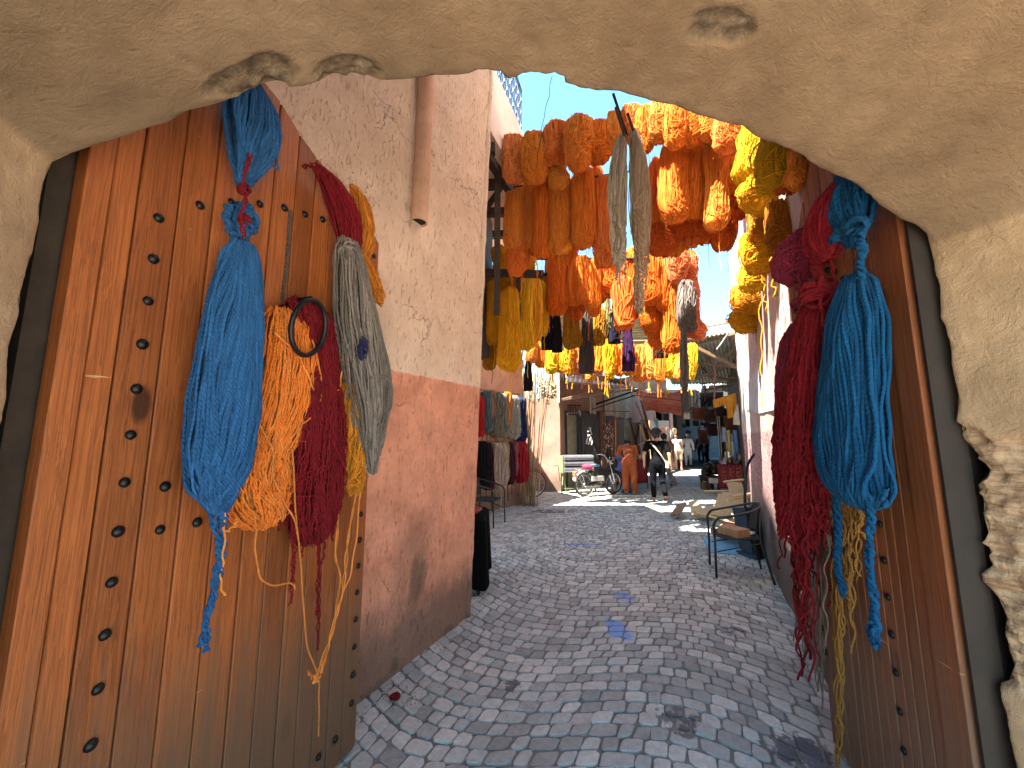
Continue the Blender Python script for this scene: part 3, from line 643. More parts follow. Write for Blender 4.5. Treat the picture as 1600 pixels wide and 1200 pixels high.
b = MB(); hank(b, DL, dl_, nl_, .13, [(382, 362, 396), (405, 348, 404), (460, 326, 411), (520, 306, 412), (580, 292, 411), (640, 281, 409), (700, 276, 400), (740, 279, 388), (768, 290, 372), (785, 312, 362), (800, 332, 356)], n=170, th=.0056, seed=3, fuzz=FZ, amp=.006, m=48, swirl=1.1, mess=0, front=.85)
b.build('skein', yarn(BLUE), Y, smooth=True)
b = MB()
for i, q in enumerate(([(345, 760), (349, 800), (348, 850), (336, 900), (326, 960), (312, 1012)], [(338, 770), (352, 820), (346, 870), (333, 930), (322, 980), (322, 1018)], [(372, 715), (362, 760), (350, 800), (345, 822)], [(335, 780), (328, 800), (343, 850), (342, 905)])):
    cord(b, pl(DL, q, .14), .0056 if i != 2 else .007, 2, 9, seed=i, wob=.004)
b.build('tail', yarn(BLUE), Y, smooth=True)
WF = 1.06
# left door: orange
Y = thing('yarn_hank', 'light orange tangled yarn hank beside the blue one on the left door', 'yarn hank', DL(420, 800, 0), 0, 'yarn hung on the gate doors')
b = MB(); hank(b, DL, dl_, nl_, .07, [(488, 425, 470), (515, 412, 490), (570, 404, 494), (630, 385, 492), (680, 372, 470), (712, 376, 452), (740, 360, 455), (780, 350, 454), (808, 364, 446), (822, 384, 426)], n=150, th=.0036, seed=5, fuzz=FZ, amp=.006, curl=.003, m=50, swirl=1.1, mess=4, ryf=.6, sides=4)
b.build('skein', yarn((.88, .20, .025), sat=(.80, .29, .07)), Y, smooth=True)
b = MB()
for i, q in enumerate(([(350, 800), (351, 860), (344, 900), (350, 932)], [(398, 805), (399, 850), (404, 900), (425, 918), (455, 908), (460, 922)], [(455, 700), (463, 790), (469, 880), (474, 950), (481, 1010), (497, 1062), (500, 1100), (497, 1150)], [(555, 770), (542, 860), (535, 930), (515, 1000), (502, 1050)], [(563, 770), (556, 850), (546, 905), (528, 945), (512, 1010), (498, 1060)], [(528, 800), (524, 870), (533, 905), (519, 990), (492, 1062), (480, 1050)], [(395, 640), (425, 700), (430, 760), (460, 810), (468, 850)], [(488, 530), (505, 600), (498, 640), (470, 665), (462, 640)], [(430, 520), (472, 560), (488, 610), (530, 610), (535, 580)], [(345, 820), (352, 832), (368, 822), (370, 810)])):
    cord(b, pl(DL, q, .15), .0035, 1 if i not in (3, 5) else 2, 5, seed=i, wob=.003)
knotmass(b, DL(494, 1060, .15), .018, 3, .0035, 3)
b.build('loose_strand', yarn((.80, .27, .06)), Y, smooth=True)
# left door: crimson
Y = thing('yarn_hank', 'dark red curly yarn hank right behind the iron ring of the left door', 'yarn hank', DL(490, 830, 0), 0, 'yarn hung on the gate doors')
b = MB(); hank(b, DL, dl_, nl_, .10, [(470, 455, 485), (485, 445, 512), (520, 462, 518), (580, 470, 524), (640, 460, 532), (700, 448, 532), (760, 440, 528), (810, 446, 522), (840, 462, 512), (850, 470, 500)], n=170, th=.0032, seed=7, fuzz=FZ, amp=.006, curl=.0045, m=60, swirl=.5, kind='fray', mess=2, ryf=.6, sides=4)
b.build('skein', yarn(CRIM), Y, smooth=True)
b = MB()
for i, (x, y0, y1) in enumerate(((458, 800, 918), (455, 810, 945), (497, 800, 1016), (495, 800, 960), (436, 790, 830), (520, 790, 845), (472, 810, 870), (505, 800, 880))): cord(b, pl(DL, [(x, y0), (x + 3, (y0 + y1) / 2), (x - 1, y1)], .12), .003, 2, 8, seed=i, wob=.004, sides=4)
b.build('loose_strand', yarn(CRIM), Y, smooth=True)
WF = .88
# left door: crimson bundle over the top edge, with the grey hank
Y = thing('yarn_hank', 'grey stringy yarn hank topped by a crimson bundle on the left door', 'yarn hank', DL(575, 745, 0), 0, 'yarn hung on the gate doors')
b = MB(); hank(b, DL, dl_, nl_, .12, [(262, 488, 505), (285, 500, 532), (320, 512, 553), (350, 523, 560), (378, 530, 560), (400, 534, 556), (425, 540, 552)], n=90, th=.0038, seed=9, fuzz=FZ, amp=.005, m=26, swirl=.2, ryf=.9, sides=4, curl=.001)
cord(b, pl(DL, [(492, 262), (478, 258), (470, 262)], .02), .006, 3, 2); b.build('top_bundle', yarn(CRIM), Y, smooth=True)
b = MB(); knotmass(b, DL(543, 392, .16), .045, 10, .005, 12); hank(b, DL, dl_, nl_, .13, [(378, 530, 556), (400, 526, 566), (450, 523, 576), (510, 522, 592), (560, 530, 606), (600, 538, 608), (640, 548, 604), (680, 556, 597), (715, 565, 592), (742, 574, 588)], n=110, th=.0048, seed=11, fuzz=FZ, amp=.006, curl=.0015, m=44, kind='fray', swirl=.5, mess=2, ryf=.75, sides=4)
b.build('skein', yarn(GREY, sat=(.12, .10, .095)), Y, smooth=True)
b = MB(); knotmass(b, DL(567, 545, .22), .04, 5, .0035, 4, sq=(.6, .6, 1.6)); b.build('navy_thread', yarn((.03, .03, .10)), Y, smooth=True)
# left door: amber
Y = thing('yarn_hank', 'amber yarn hank behind the grey one at the far edge of the left door', 'yarn hank', DL(560, 770, 0), 0, 'yarn hung on the gate doors')
b = MB(); hank(b, DL, dl_, nl_, .05, [(292, 548, 556), (315, 552, 576), (350, 556, 583), (385, 560, 582), (402, 564, 572)], n=60, th=.004, seed=13, fuzz=FZ, m=20, swirl=.2, sides=4); hank(b, DL, dl_, nl_, .05, [(402, 562, 574), (425, 566, 588), (455, 576, 598), (475, 584, 600)], n=34, th=.0038, seed=14, fuzz=FZ, m=20, kind='fray', curl=.002, sides=4)
b.build('top_bundle', yarn((.72, .25, .03)), Y, smooth=True)
b = MB(); hank(b, DL, dl_, nl_, .07, [(560, 535, 560), (600, 530, 575), (660, 528, 578), (720, 530, 574), (755, 534, 568), (772, 545, 560)], n=80, th=.004, seed=15, fuzz=FZ, m=36, swirl=.9, mess=14, curl=.001, sides=4); hank(b, DL, dl_, nl_, .03, [(560, 580, 600), (600, 585, 606), (640, 586, 606), (668, 592, 600)], n=30, th=.004, seed=16, fuzz=FZ, m=20, sides=4)
b.build('skein', yarn((.74, .27, .025)), Y, smooth=True)
b = MB(); cord(b, pl(DL, [(453, 330), (451, 370), (446, 430), (440, 470)], .03), .006, 2, 16, wob=.001)
tag(b.build('hanging_rope', mat('dark_rope', (.07, .05, .04), .9)), 'thin dark twisted rope down the planks of the left door', 'rope')

# right door: blue
Y = thing('yarn_hank', 'deep blue thick yarn hank with two long tails on the right door', 'yarn hank', DR(1340, 785, 0), 0, 'yarn hung on the gate doors')
b = MB(); hank(b, DR, dr_, nr_, .13, [(262, 1318, 1350), (280, 1308, 1358), (310, 1302, 1364), (340, 1306, 1361), (365, 1318, 1352), (382, 1330, 1342)], n=80, th=.0066, seed=21, fuzz=FZ, amp=.004, m=22, swirl=.2)
b.build('top_bundle', yarn(BLUER), Y, smooth=True)
b = MB(); cord(b, pl(DR, [(1343, 352), (1322, 352), (1310, 362), (1303, 376)], .2), .011, 3, 2, seed=2); cord(b, pl(DR, [(1336, 352), (1348, 360), (1343, 380), (1349, 395), (1344, 415), (1343, 436)], .17), .0085, 2, 6, seed=3); knotmass(b, DR(1337, 354, .18), .035, 7, .009, 8)
b.build('knot', yarn(BLUER), Y, smooth=True)
b = MB(); cord(b, pl(DR, [(1335, 350), (1334, 390), (1338, 435)], .12), .0022, 2, 1, wob=.001, rad=.006); b.build('wire', m_stud, Y)
b = MB(); hank(b, DR, dr_, nr_, .14, [(430, 1330, 1350), (448, 1316, 1364), (500, 1303, 1380), (560, 1296, 1386), (620, 1287, 1391), (680, 1279, 1396), (725, 1280, 1399), (762, 1296, 1396), (785, 1325, 1380), (792, 1345, 1365)], n=130, th=.0072, seed=23, fuzz=FZ, amp=.005, m=46, swirl=.6, mess=0, front=.85)
b.build('skein', yarn(BLUER, var=.6), Y, smooth=True)
b = MB()
for i, q in enumerate(([(1303, 745), (1306, 800), (1308, 860), (1314, 905), (1316, 935)], [(1307, 750), (1311, 830), (1308, 880), (1318, 930)], [(1352, 760), (1356, 800), (1359, 850), (1364, 900), (1362, 950), (1370, 1010)], [(1358, 770), (1361, 830), (1357, 880), (1366, 930), (1370, 1000)], [(1385, 760), (1380, 780), (1384, 792)], [(1330, 750), (1335, 782), (1352, 786), (1357, 770)])):
    cord(b, pl(DR, q, .17), .0085, 2 if i in (1, 3) else 1, 8, seed=i + 30, wob=.004)
hank(b, DR, dr_, nr_, .17, [(970, 1364, 1371), (988, 1362, 1376), (1014, 1365, 1376)], n=14, th=.006, seed=2, fuzz=FZ, m=10, kind='fray', core=0)
b.build('tail', yarn(BLUER), Y, smooth=True)
# right door: crimson
Y = thing('yarn_hank', 'crimson shaggy yarn hank with long strands, beside the blue one on the right door', 'yarn hank', DR(1250, 1060, 0), 0, 'yarn hung on the gate doors')
b = MB(); hank(b, DR, dr_, nr_, .16, [(292, 1302, 1326), (310, 1283, 1326), (345, 1270, 1322), (380, 1270, 1316), (398, 1280, 1306), (405, 1286, 1298)], n=60, th=.009, seed=25, fuzz=FZ, amp=.005, m=22, swirl=.3, curl=.001)
b.build('top_bundle', yarn(CRIM), Y, smooth=True)
b = MB(); cord(b, pl(DR, [(1277, 392), (1275, 420), (1283, 440), (1280, 470)], .17), .013, 3, 3); knotmass(b, DR(1284, 460, .17), .11, 9, .008, 15, sq=(1, .6, .7)); cord(b, pl(DR, [(1300, 400), (1303, 440), (1303, 500)], .14), .006, 1); cord(b, pl(DR, [(1284, 430), (1281, 470), (1290, 510), (1300, 540)], .2), .008, 1)
b.build('knot', yarn(CRIM), Y, smooth=True)
b = MB(); hank(b, DR, dr_, nr_, .15, [(470, 1262, 1298), (495, 1254, 1302), (560, 1243, 1302), (620, 1226, 1300), (680, 1215, 1298), (730, 1212, 1296), (780, 1218, 1292), (815, 1224, 1288), (850, 1232, 1284)], n=150, th=.0056, seed=27, fuzz=FZ, amp=.008, curl=.0045, m=60, kind='fray', swirl=.4, mess=2, ryf=.6)
b.build('skein', yarn(CRIM), Y, smooth=True)
b = MB(); rg = random.Random(5)
for i in range(40):
    x0 = rg.uniform(1216, 1290); ln = rg.choice((80, 120, 180, 280, 360)) * rg.uniform(.7, 1.05); x1 = x0 + (1255 - x0) * rg.uniform(.1, .6) + rg.uniform(-8, 12); y0 = rg.uniform(700, 800)
    if x0 < 1232: ln = min(ln, 150)
    cord(b, pl(DR, [(x0, y0), (x0 + rg.uniform(-5, 5), y0 + ln * .35), (x1, y0 + ln * .7), (x1 + rg.uniform(-3, 3), min(1062, y0 + ln))], rg.uniform(.08, .2)), rg.uniform(.004, .007), rg.choice((1, 1, 2)), 6, seed=i, wob=.012, m=34, sides=4)
b.build('loose_strand', yarn(CRIM), Y, smooth=True)
# right door: maroon
Y = thing('yarn_hank', 'dull maroon yarn hank with a round bulb, farthest out on the right door', 'yarn hank', DR(1235, 700, 0), 0, 'yarn hung on the gate doors')
b = MB(); C = pl(DR, [(1266, 362), (1258, 378), (1250, 400), (1243, 425), (1245, 440)], .1); w = .008
skein(b, C, [.06, .14, .165, .12, .03], [.05, .1, .12, .09, .03], dr_, nr_, n=110, th=.0045, seed=31, amp=.012, curl=.002, m=26, swirl=.8, mess=26, sides=4)
b.build('top_bundle', yarn(MAROON, sat=(.22, .05, .08)), Y, smooth=True)
b = MB()
for i in range(7): cord(b, pl(DR, [(1248, 436), (1252 + 3 * (i % 3), 460), (1246 + i * 2, 485), (1250, 510)], .12), .003, 1, seed=i, wob=.02, sides=4)
knotmass(b, DR(1251, 478, .12), .05, 6, .003, 2)
hank(b, DR, dr_, nr_, .06, [(505, 1240, 1258), (530, 1228, 1262), (600, 1222, 1262), (680, 1222, 1260), (760, 1226, 1258), (800, 1235, 1250)], n=90, th=.0045, seed=33, fuzz=FZ, amp=.006, curl=.004, m=40, kind='fray', sides=4)
b.build('skein', yarn(MAROON), Y, smooth=True)
# right door: mixed thin yarns low behind
for nm, lab, colr, off, items, sd in (('yarn_hank', 'thin beige and brown strings dangling below the crimson hank on the right door', (.26, .19, .15), .05, [(1255, 700, 1035), (1262, 720, 980), (1270, 700, 920), (1276, 730, 1080), (1284, 720, 1110), (1240, 760, 1000), (1296, 720, 860), (1290, 760, 1010), (1248, 770, 960), (1266, 700, 900)], 41), ('yarn_hank', 'mustard yarn strands low behind the blue hank on the right door', (.40, .20, .05), .04, [(1296, 690, 850), (1302, 700, 1000), (1311, 880, 1200), (1313, 900, 1195), (1309, 860, 1198), (1340, 770, 905), (1326, 770, 960), (1331, 790, 1020), (1318, 750, 900), (1348, 770, 840)], 43)):
    Y = thing(nm, lab, 'yarn hank', DR(items[0][0], items[0][2], 0), 0, 'yarn hung on the gate doors'); b = MB(); rg = random.Random(sd)
    xs = [q[0] for q in items]; hank(b, DR, dr_, nr_, off, [(600, min(xs) + 15, max(xs) - 15), (680, min(xs) + 4, max(xs) - 6), (760, min(xs) + 6, max(xs) - 10), (815, min(xs) + 18, max(xs) - 22)], n=60, th=.0042, seed=sd, amp=.01, curl=.003, m=40, swirl=.8, sides=4, mess=14)
    b.build('skein', yarn(colr), Y, smooth=True); b = MB()
    for i, (x, y0, y1) in enumerate(items):
        for j in range(2): cord(b, pl(DR, [(x + rg.uniform(-3, 3), y0), (x + rg.uniform(-5, 5), (y0 * 2 + y1) / 3), (x + rg.uniform(-4, 4), (y0 + 2 * y1) / 3), (x + rg.uniform(-3, 3), y1 - j * rg.uniform(0, 60))], off + rg.uniform(0, .06)), .0042, 2 if i % 3 == 0 else 1, 8, seed=i * 3 + j, wob=.007, sides=4)
    b.build('loose_strand', yarn(colr), Y, smooth=True)

fp = MB(); fp.prism([(-1.36, 1.0), (-1.235, .955), (-1.225, 1.05), (-1.37, 1.12)], 0, 3.0); fp.prism([(-2.6, .9), (-1.34, 1.02), (-1.36, 1.12), (-2.6, 1.3)], 0, 4.2); fp.build('gap_shade_post', mat('gap_shade_dark', (.035, .022, .014), .8, var=.4, sc=14), gt)  # dark posts added to stand for the shade in the left door gap
fp = MB(); fp.prism([(1.446, 1.338), (1.53, 1.325), (1.75, 1.42), (1.8, 1.6), (1.60, 1.56), (1.52, 1.345), (1.449, 1.35)], 0, 3.2); fp.prism([(1.7, 1.4), (2.6, 1.5), (2.6, 1.75), (1.72, 1.6)], 0, 4.2); fp.build('gap_shade_post', mat('gap_shade_brown', (.014, .007, .004), .7, var=.4, sc=9), gt)  # near-black post added over the door end, its shade put into the colour
# ---------------------------------------------------------------- alley walls
K0 = np.array(G(735, 963)[:2]); J = np.array((-.985, 2.45))
WD = K0 - J; WD /= np.linalg.norm(WD); WN = np.array((WD[1], -WD[0]))
m_wallA = plaster('pink_wall_plaster', (.86, .66, .52), (.74, .54, .41), dado=(.82, .36, .235), dado_z=2.06, stroke=(12, 12, 6), gouge=.4, bs=.9, bd=.02, dirt=.75, slope=(0, 0))
m_wallA, t_, p_, c_, v_ = m_wallA; sA = N(t_, 'ShaderNodeSeparateXYZ'); gA_ = N(t_, 'ShaderNodeNewGeometry'); t_.links.new(gA_.outputs['Position'], sA.inputs[0])
for (px, py, ry, rz_, kk) in ((650, 905, .10, .20, .75), (615, 1040, .05, .06, .8), (590, 1085, .16, .10, .8), (700, 985, .09, .05, .6), (640, 880, .25, .4, .4)):
    q_ = W(px, py, (-.985, 2.45), tuple(G(735, 963)[:2])); a_ = mth(t_, 'DIVIDE', mth(t_, 'SUBTRACT', sA.outputs[1], q_[1]), ry); b_ = mth(t_, 'DIVIDE', mth(t_, 'SUBTRACT', sA.outputs[2], q_[2]), rz_)
    d_ = mth(t_, 'ADD', mth(t_, 'ADD', mth(t_, 'MULTIPLY', a_, a_), mth(t_, 'MULTIPLY', b_, b_)), mth(t_, 'MULTIPLY', noi(t_, gA_.outputs['Position'], 12, 6, .75), 1.6))
    c_ = mix(t_, mth(t_, 'MULTIPLY', ramp(t_, mth(t_, 'MULTIPLY', d_, .4), [(.42, 1), (.72, 0)]), kk), c_, (.17, .10, .07))
setc(t_, p_, c_)
def wall_sheet(mb, a, b, z0, z1, nrm, amp=.012, step=.06, batter=0, edge=.0, sc=1.2, lean=None):
    a = np.array(a, float); b = np.array(b, float); L = np.linalg.norm(b - a); nu = max(2, int(L / step)); nv = max(2, int((z1 - z0) / step))
    def fn(u, v):
        p = a + (b - a) * u; z = z0 + (z1 - z0) * v; h = amp * fbm(p[0], p[1], z, sc, 4) - batter * min(z, 5)
        if lean: h += .034 * min(z, 7) * (u * u if lean == 1 else (1 - u))
        e = edge * fbm(3, p[1], z, 3, 5) * (1 if u > .999 else 0)
        return (p[0] + nrm[0] * h + (b - a)[0] / L * e, p[1] + nrm[1] * h + (b - a)[1] / L * e, z)
    return mb.grid(fn, nu, nv)
wa = thing('alley_house', 'pink plastered house wall beside the left door, darker salmon paint on its lower half', 'building', (float(K0[0]) - 1, float(K0[1]), 0))
mb = MB(); A0 = J - WD * 1.9; A1 = K0
wall_sheet(mb, A0, A1, 0, 9.8, WN, .016, .045, lean=1)
Bk = A1 - WN * 1.6 - WD * .35
LEAN = lambda z: .034 * min(z, 7)
nb0 = len(mb.v); wall_sheet(mb, A1, Bk, 0, 9.8, WD, .012, .08); qv = mb.v[nb0]; kf = np.clip(1 - np.linalg.norm(qv[:, :2] - A1, axis=1) / 1.6, 0, 1) * .034 * np.minimum(qv[:, 2], 7); mb.v[nb0] = qv + np.stack([kf * WN[0], kf * WN[1], 0 * kf], 1)
# rounded, slightly chipped corner
cpts = [(A1[0] - WD[0] * .0 - WN[0] * .012, A1[1] - WD[1] * .0 - WN[1] * .012)]
mb.prism([tuple(A0 - WN * .06), tuple(A1 - WN * .06 - WD * .03), tuple(Bk - WN * .0 - WD * .03), tuple(A0 - WN * 3.2)], 0, 9.78)
mb.build('wall', m_wallA, wa, smooth=True)
c = MB(); zs = np.linspace(0, 9.8, 125); off_ = [LEAN(z) for z in zs]
c.tube([(A1[0] + WN[0] * (o - .032) - WD[0] * .034 + .008 * fbm(1, 2, z, 3, 4), A1[1] + WN[1] * (o - .032) - WD[1] * .034 + .012 * fbm(5, 2, z, 5, 4), z) for z, o in zip(zs, off_)], [.047 + .007 * fbm(9, 1, z, 4, 3) for z in zs], 14)
c.build('corner', m_wallA, wa, smooth=True)
p0, p1 = [np.array(W(x, y, tuple(J + WN * .0), tuple(K0 + WN * .0))) for x, y in ((640, 118), (640, 352))]
pm, t_, p_, c_, v_ = plaster('painted_pipe', (.74, .46, .33), (.6, .36, .25), bs=.15, dirt=0, cracks=False)
pb = MB(); cen = p1[:2] + WN * .05
PO = lambda z: WN * (.021 * min(z, 7))
pts = [(cen[0] - WN[0] * .03 + PO(z)[0], cen[1] - WN[1] * .03 + PO(z)[1], z) for z in np.linspace(p1[2], 6.5, 14)]
pb.tube(pts, .068, 20, cap=False); pb.tube(pts[::-1], .058, 20, cap=False)
cen = cen + PO(p1[2]); a20 = np.arange(20) * 2 * pi / 20; rim = [(cen[0] - WN[0] * .03 + rr * cos(a), cen[1] - WN[1] * .03 + rr * sin(a), p1[2]) for rr in (.068, .058) for a in a20]
pb.add(rim, [(i, (i + 1) % 20, 20 + (i + 1) % 20, 20 + i) for i in range(20)])
pb.build('drain_pipe', pm, wa, smooth=True)
dk = MB(); dk.lathe((cen[0] - WN[0] * .03, cen[1] - WN[1] * .03, p1[2] + .012), [(.056, 0), (.056, .01)], 20); dk.build('pipe_bore', mat('bore_shade', (.01, .01, .01), .9), wa)  # black disc stands for the shade inside the pipe

RW0 = np.array((1.90, 2.48)); RW1 = np.array((4.15, 7.05)); RWD = RW1 - RW0; RWL = np.linalg.norm(RWD); RWD /= RWL; RWN = np.array((-RWD[1], RWD[0]))
m_wallR, t_, p_, c_, v_ = plaster('grey_pink_wall_plaster', (.66, .50, .44), (.48, .35, .31), stroke=(9, 9, 3), bs=.8, bd=.015, dirt=.9, stain=(.6, .5, .5))
sp_ = N(t_, 'ShaderNodeSeparateXYZ'); t_.links.new(v_, sp_.inputs[0])
dz_ = mth(t_, 'ADD', sp_.outputs[2], mth(t_, 'MULTIPLY', noi(t_, v_, 6, 4), .12))
flk = mth(t_, 'MULTIPLY', ramp(t_, mth(t_, 'SUBTRACT', dz_, 1.2), [(.50, 1), (.53, 0)]), ramp(t_, noi(t_, v_, 38, 4, .75), [(.46, 0), (.52, 1)]))
flk2 = mth(t_, 'MULTIPLY', flk, ramp(t_, mth(t_, 'SUBTRACT', dz_, .2), [(.2, .35), (.8, 1)]))
c2_ = mix(t_, flk2, c_, (.30, .11, .13))
dmp = ramp(t_, mth(t_, 'ADD', sp_.outputs[2], mth(t_, 'MULTIPLY', noi(t_, coords(t_, (3, 3, .6)), 2, 6, .7), -1.0)), [(.1, 1), (.5, 0)])
c2_ = mix(t_, mth(t_, 'MULTIPLY', dmp, .8), c2_, (.14, .11, .10))
setc(t_, p_, c2_)
wr = thing('alley_house', 'grey-pink plastered house wall right of the alley, flaking dark red at the foot', 'building', (float(RW1[0]), float(RW1[1]) - 1, 0))
mb = MB(); R0 = RW0 - RWD * .25
wall_sheet(mb, R0, RW1, 0, 5.0, RWN, .018, .05, batter=.0)
R1_ = np.array((1.9, 1.3)); wall_sheet(mb, R1_, R0, 0, 5.0, (-1, .1), .01, .1)
wall_sheet(mb, RW1, RW1 - RWN * 2.2, 0, 5.0, RWD, .012, .1)
mb.prism([tuple(R0 - RWN * .04), tuple(RW1 - RWN * .04 - RWD * .02), tuple(RW1 - RWN * 3 - RWD * .02), (4.6, 1.3), (1.95, 1.3)], 0, 4.99)
mb.build('wall', m_wallR, wr, smooth=True); mb = MB(); mb.prism([tuple(R0 + RWN * .03), tuple(RW1 + RWN * .03 - RWD * 1.6), tuple(RW1 - RWN * 3 - RWD * 1.6), tuple(R0 - RWN * 3)], 5.15, 9.5)
mb.build('bounce_wall', mat('bounce_cream', (.80, .68, .54), .9), wr)  # unseen pale wall added to bounce sunlight into the alley
c = MB(); zs = np.linspace(0, 5, 70)
c.tube([(RW1[0] - RWN[0] * .03 - RWD[0] * .03 + .01 * fbm(1, 2, z, 3, 4), RW1[1] - RWN[1] * .03 - RWD[1] * .03, z) for z in zs], [.045 + .008 * fbm(4, 1, z, 4, 3) for z in zs], 12); c.build('corner', m_wallR, wr, smooth=True)
rp = MB(); q0 = [np.array(W(x, y, tuple(RW0 + RWN * .012), tuple(RW1 + RWN * .012))) for x, y in ((1166, 640), (1167, 600), (1180, 580), (1188, 574), (1192, 602), (1212, 618), (1212, 640), (1185, 646))]
q1 = [q - np.array((RWN[0], RWN[1], 0)) * .03 for q in q0]; n_ = len(q0); rp.add(q0 + q1, [tuple(range(n_)), tuple(range(n_, 2 * n_))[::-1]] + [(i, (i + 1) % n_, n_ + (i + 1) % n_, n_ + i) for i in range(n_)])
rp.build('plaster_patch', mat('fresh_plaster', (.50, .50, .54), .85), wr)

# ---------------------------------------------------------------- the rest of the street's buildings
m_pink = plaster('pale_pink_plaster', (.46, .26, .20), (.38, .21, .155), stroke=(10, 10, 5), bs=.4, bd=.012, dirt=.7)[0]
m_peach = plaster('peach_plaster', (.74, .40, .25), (.6, .31, .19), stroke=(10, 10, 5), bs=.4, bd=.012, dirt=.8)[0]
m_balc = plaster('rose_plaster', (.86, .64, .53), (.76, .54, .44), stroke=(6, 6, 5), bs=.2, bd=.01, dirt=0)[0]
m_timber = wood('old_timber', (.24, .15, .09), (.10, .06, .035), grain=(10, 10, 10), var=.3, rough=.8, knots=False)
m_dtimber = wood('dark_timber', (.06, .042, .03), (.025, .018, .013), grain=(10, 10, 10), var=.3, rough=.85, knots=False)
m_pale = wood('pale_plywood', (.50, .36, .20), (.34, .22, .11), grain=(9, 9, 9), var=.18, rough=.75, knots=False)
m_black = mat('black_painted_steel', (.018, .018, .02), .45, .3)
m_tube = mat('black_tube', (.012, .012, .013), .3, .2, spec=.6)
m_white = mat('white_sheet', (.75, .73, .70), .8)
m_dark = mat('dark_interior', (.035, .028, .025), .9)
def beam(mb, a, b, w=.08, h=None, rot=0):
    a, b = Vector(a), Vector(b); d = b - a; L = d.length; q = d.to_track_quat('X', 'Z').to_euler(); h = h or w
    M = Matrix.Translation((a + b) / 2) @ q.to_matrix().to_4x4() @ Matrix.Rotation(rot, 4, 'X')
    v = [tuple(M @ Vector((x * L / 2, y * w / 2, z * h / 2))) for x in (-1, 1) for y in (-1, 1) for z in (-1, 1)]
    mb.add(v, [(0, 1, 3, 2), (4, 6, 7, 5), (0, 4, 5, 1), (2, 3, 7, 6), (0, 2, 6, 4), (1, 5, 7, 3)]); return mb
def V2(p): return np.array(p, float)

# left: recessed house with the dye racks (its wall turns away from the alley)
B0, B1 = V2((-2.6, 6.28)), V2((.30, 9.6)); BD = B1 - B0; BD /= np.linalg.norm(BD); BN = V2((BD[1], -BD[0]))
hb = thing('dyer_house', 'peach-plastered house wall carrying two rows of small yarn hanks, left of the cane poles', 'building', (-1, 8.6, 0))
mb = MB(); wall_sheet(mb, B0, B1, 0, 3.5, BN, .02, .09); B2 = B1 + V2((-.9, 1.7)); wall_sheet(mb, B1, B2, 0, 3.5, (BD[0], BD[1]), .015, .12)
mb.prism([tuple(B0 - BN * .05), tuple(B1 - BN * .05 - BD * .03), tuple(B2 - BN * .05), (-4.6, 8.5)], 0, 3.49); mb.build('wall', m_peach, hb, smooth=True)
# projecting upper storey
UP = [(-.27, 4.45), (.30, 6.0), (.2, 7.6), (-4.6, 7.6), (-4.6, 4.45)]
mb = MB(); mb.prism(UP, 5.42, 6.42); mb.build('upper_storey', m_balc, hb)
mb = MB(); mb.prism([(-1.15, 4.1), (-1.0, 7.3), (-4.5, 7.3), (-4.5, 4.1)], 6.42, 7.0); mb.build('sun_block_storey', m_balc, hb); mb = MB(); mb.prism([(-2.1, 2.8), (-2.1, 4.35), (-2.3, 6.15), (-4.45, 6.15), (-4.45, 2.8)], 2.5, 7.8); mb.build('sun_block_wing', m_balc, hb)  # two unseen blocks added to keep the sun off the alley
mb = MB()
for i in range(4): beam(mb, (-3.4, 4.75 + i * .72, 5.3), (-.22 + i * .07, 4.62 + i * .72, 5.3), .1, .13)
beam(mb, (-.36, 4.5, 5.19), (.24, 6.0, 5.19), .1, .11); beam(mb, (-.2, 5.0, 3.2), (-.2, 5.0, 5.2), .08); beam(mb, (.1, 6.0, 2.9), (.1, 6.0, 5.2), .08); beam(mb, (-.9, 5.2, 4.0), (-.15, 5.1, 5.1), .06)
beam(mb, (-3, 5.6, 4.1), (.5, 5.9, 4.15), .09, .1)
mb.build('floor_beam', m_dtimber, hb)
mb = MB(); mb.prism([(-4.4, 6.0), (-.45, 5.9), (-.35, 6.6), (-4.4, 6.6)], 2.9, 5.4); mb.build('loft', m_dark, hb)
rl = MB(); ra, rb = V2((-.2, 4.9)), V2((.16, 6.05)); rl.n
bal = []
def rail_pt(u, z): q = ra + (rb - ra) * u; return (q[0], q[1], z)
for z in (6.5, 7.55): beam(rl, rail_pt(0, z), rail_pt(1, z), .035)
for u in np.linspace(0, 1, 9): beam(rl, rail_pt(u, 6.42), rail_pt(u, 7.55), .02)
for i in range(8):
    for k in range(4):
        u0 = (i + .5) / 8; a = np.linspace(0, 2 * pi, 14); zc = 6.65 + k * .25
        rl.tube([rail_pt(u0 + .05 * cos(t) * (1 if k % 2 else .8), zc + .11 * sin(t)) for t in a], .009, 5)
rl.build('balcony_railing', mat('blue_grey_iron', (.05, .07, .12), .5, .3), hb)
# cable
cb = MB(); cord(cb, [P(862, 118, 3.6), P(858, 150, 3.6), P(849, 185, 3.65), P(845, 212, 3.7), P(838, 262, 4.0)], .004, 1, wob=.006, m=24)
tag(cb.build('cable', m_black), 'thin dark cable dangling against the sky left of the orange yarn', 'cable')

# right: lit pink tower behind the yellow yarn
tw = thing('corner_house', 'tall pale pink house corner rising behind the yellow yarn on the right', 'building', (5.6, 8.4, 0))
mb = MB(); tp = [(4.42, 7.32), (4.66, 7.75), (9.5, 7.4), (8.0, 4.8)]; mb.prism(tp, 0, 5.62)
mb.build('wall', m_balc, tw); mb = MB(); mb.prism([(x * 1.003 - .02, y * 1.0) for x, y in tp], 5.62, 5.72); mb.build('cornice', m_balc, tw)

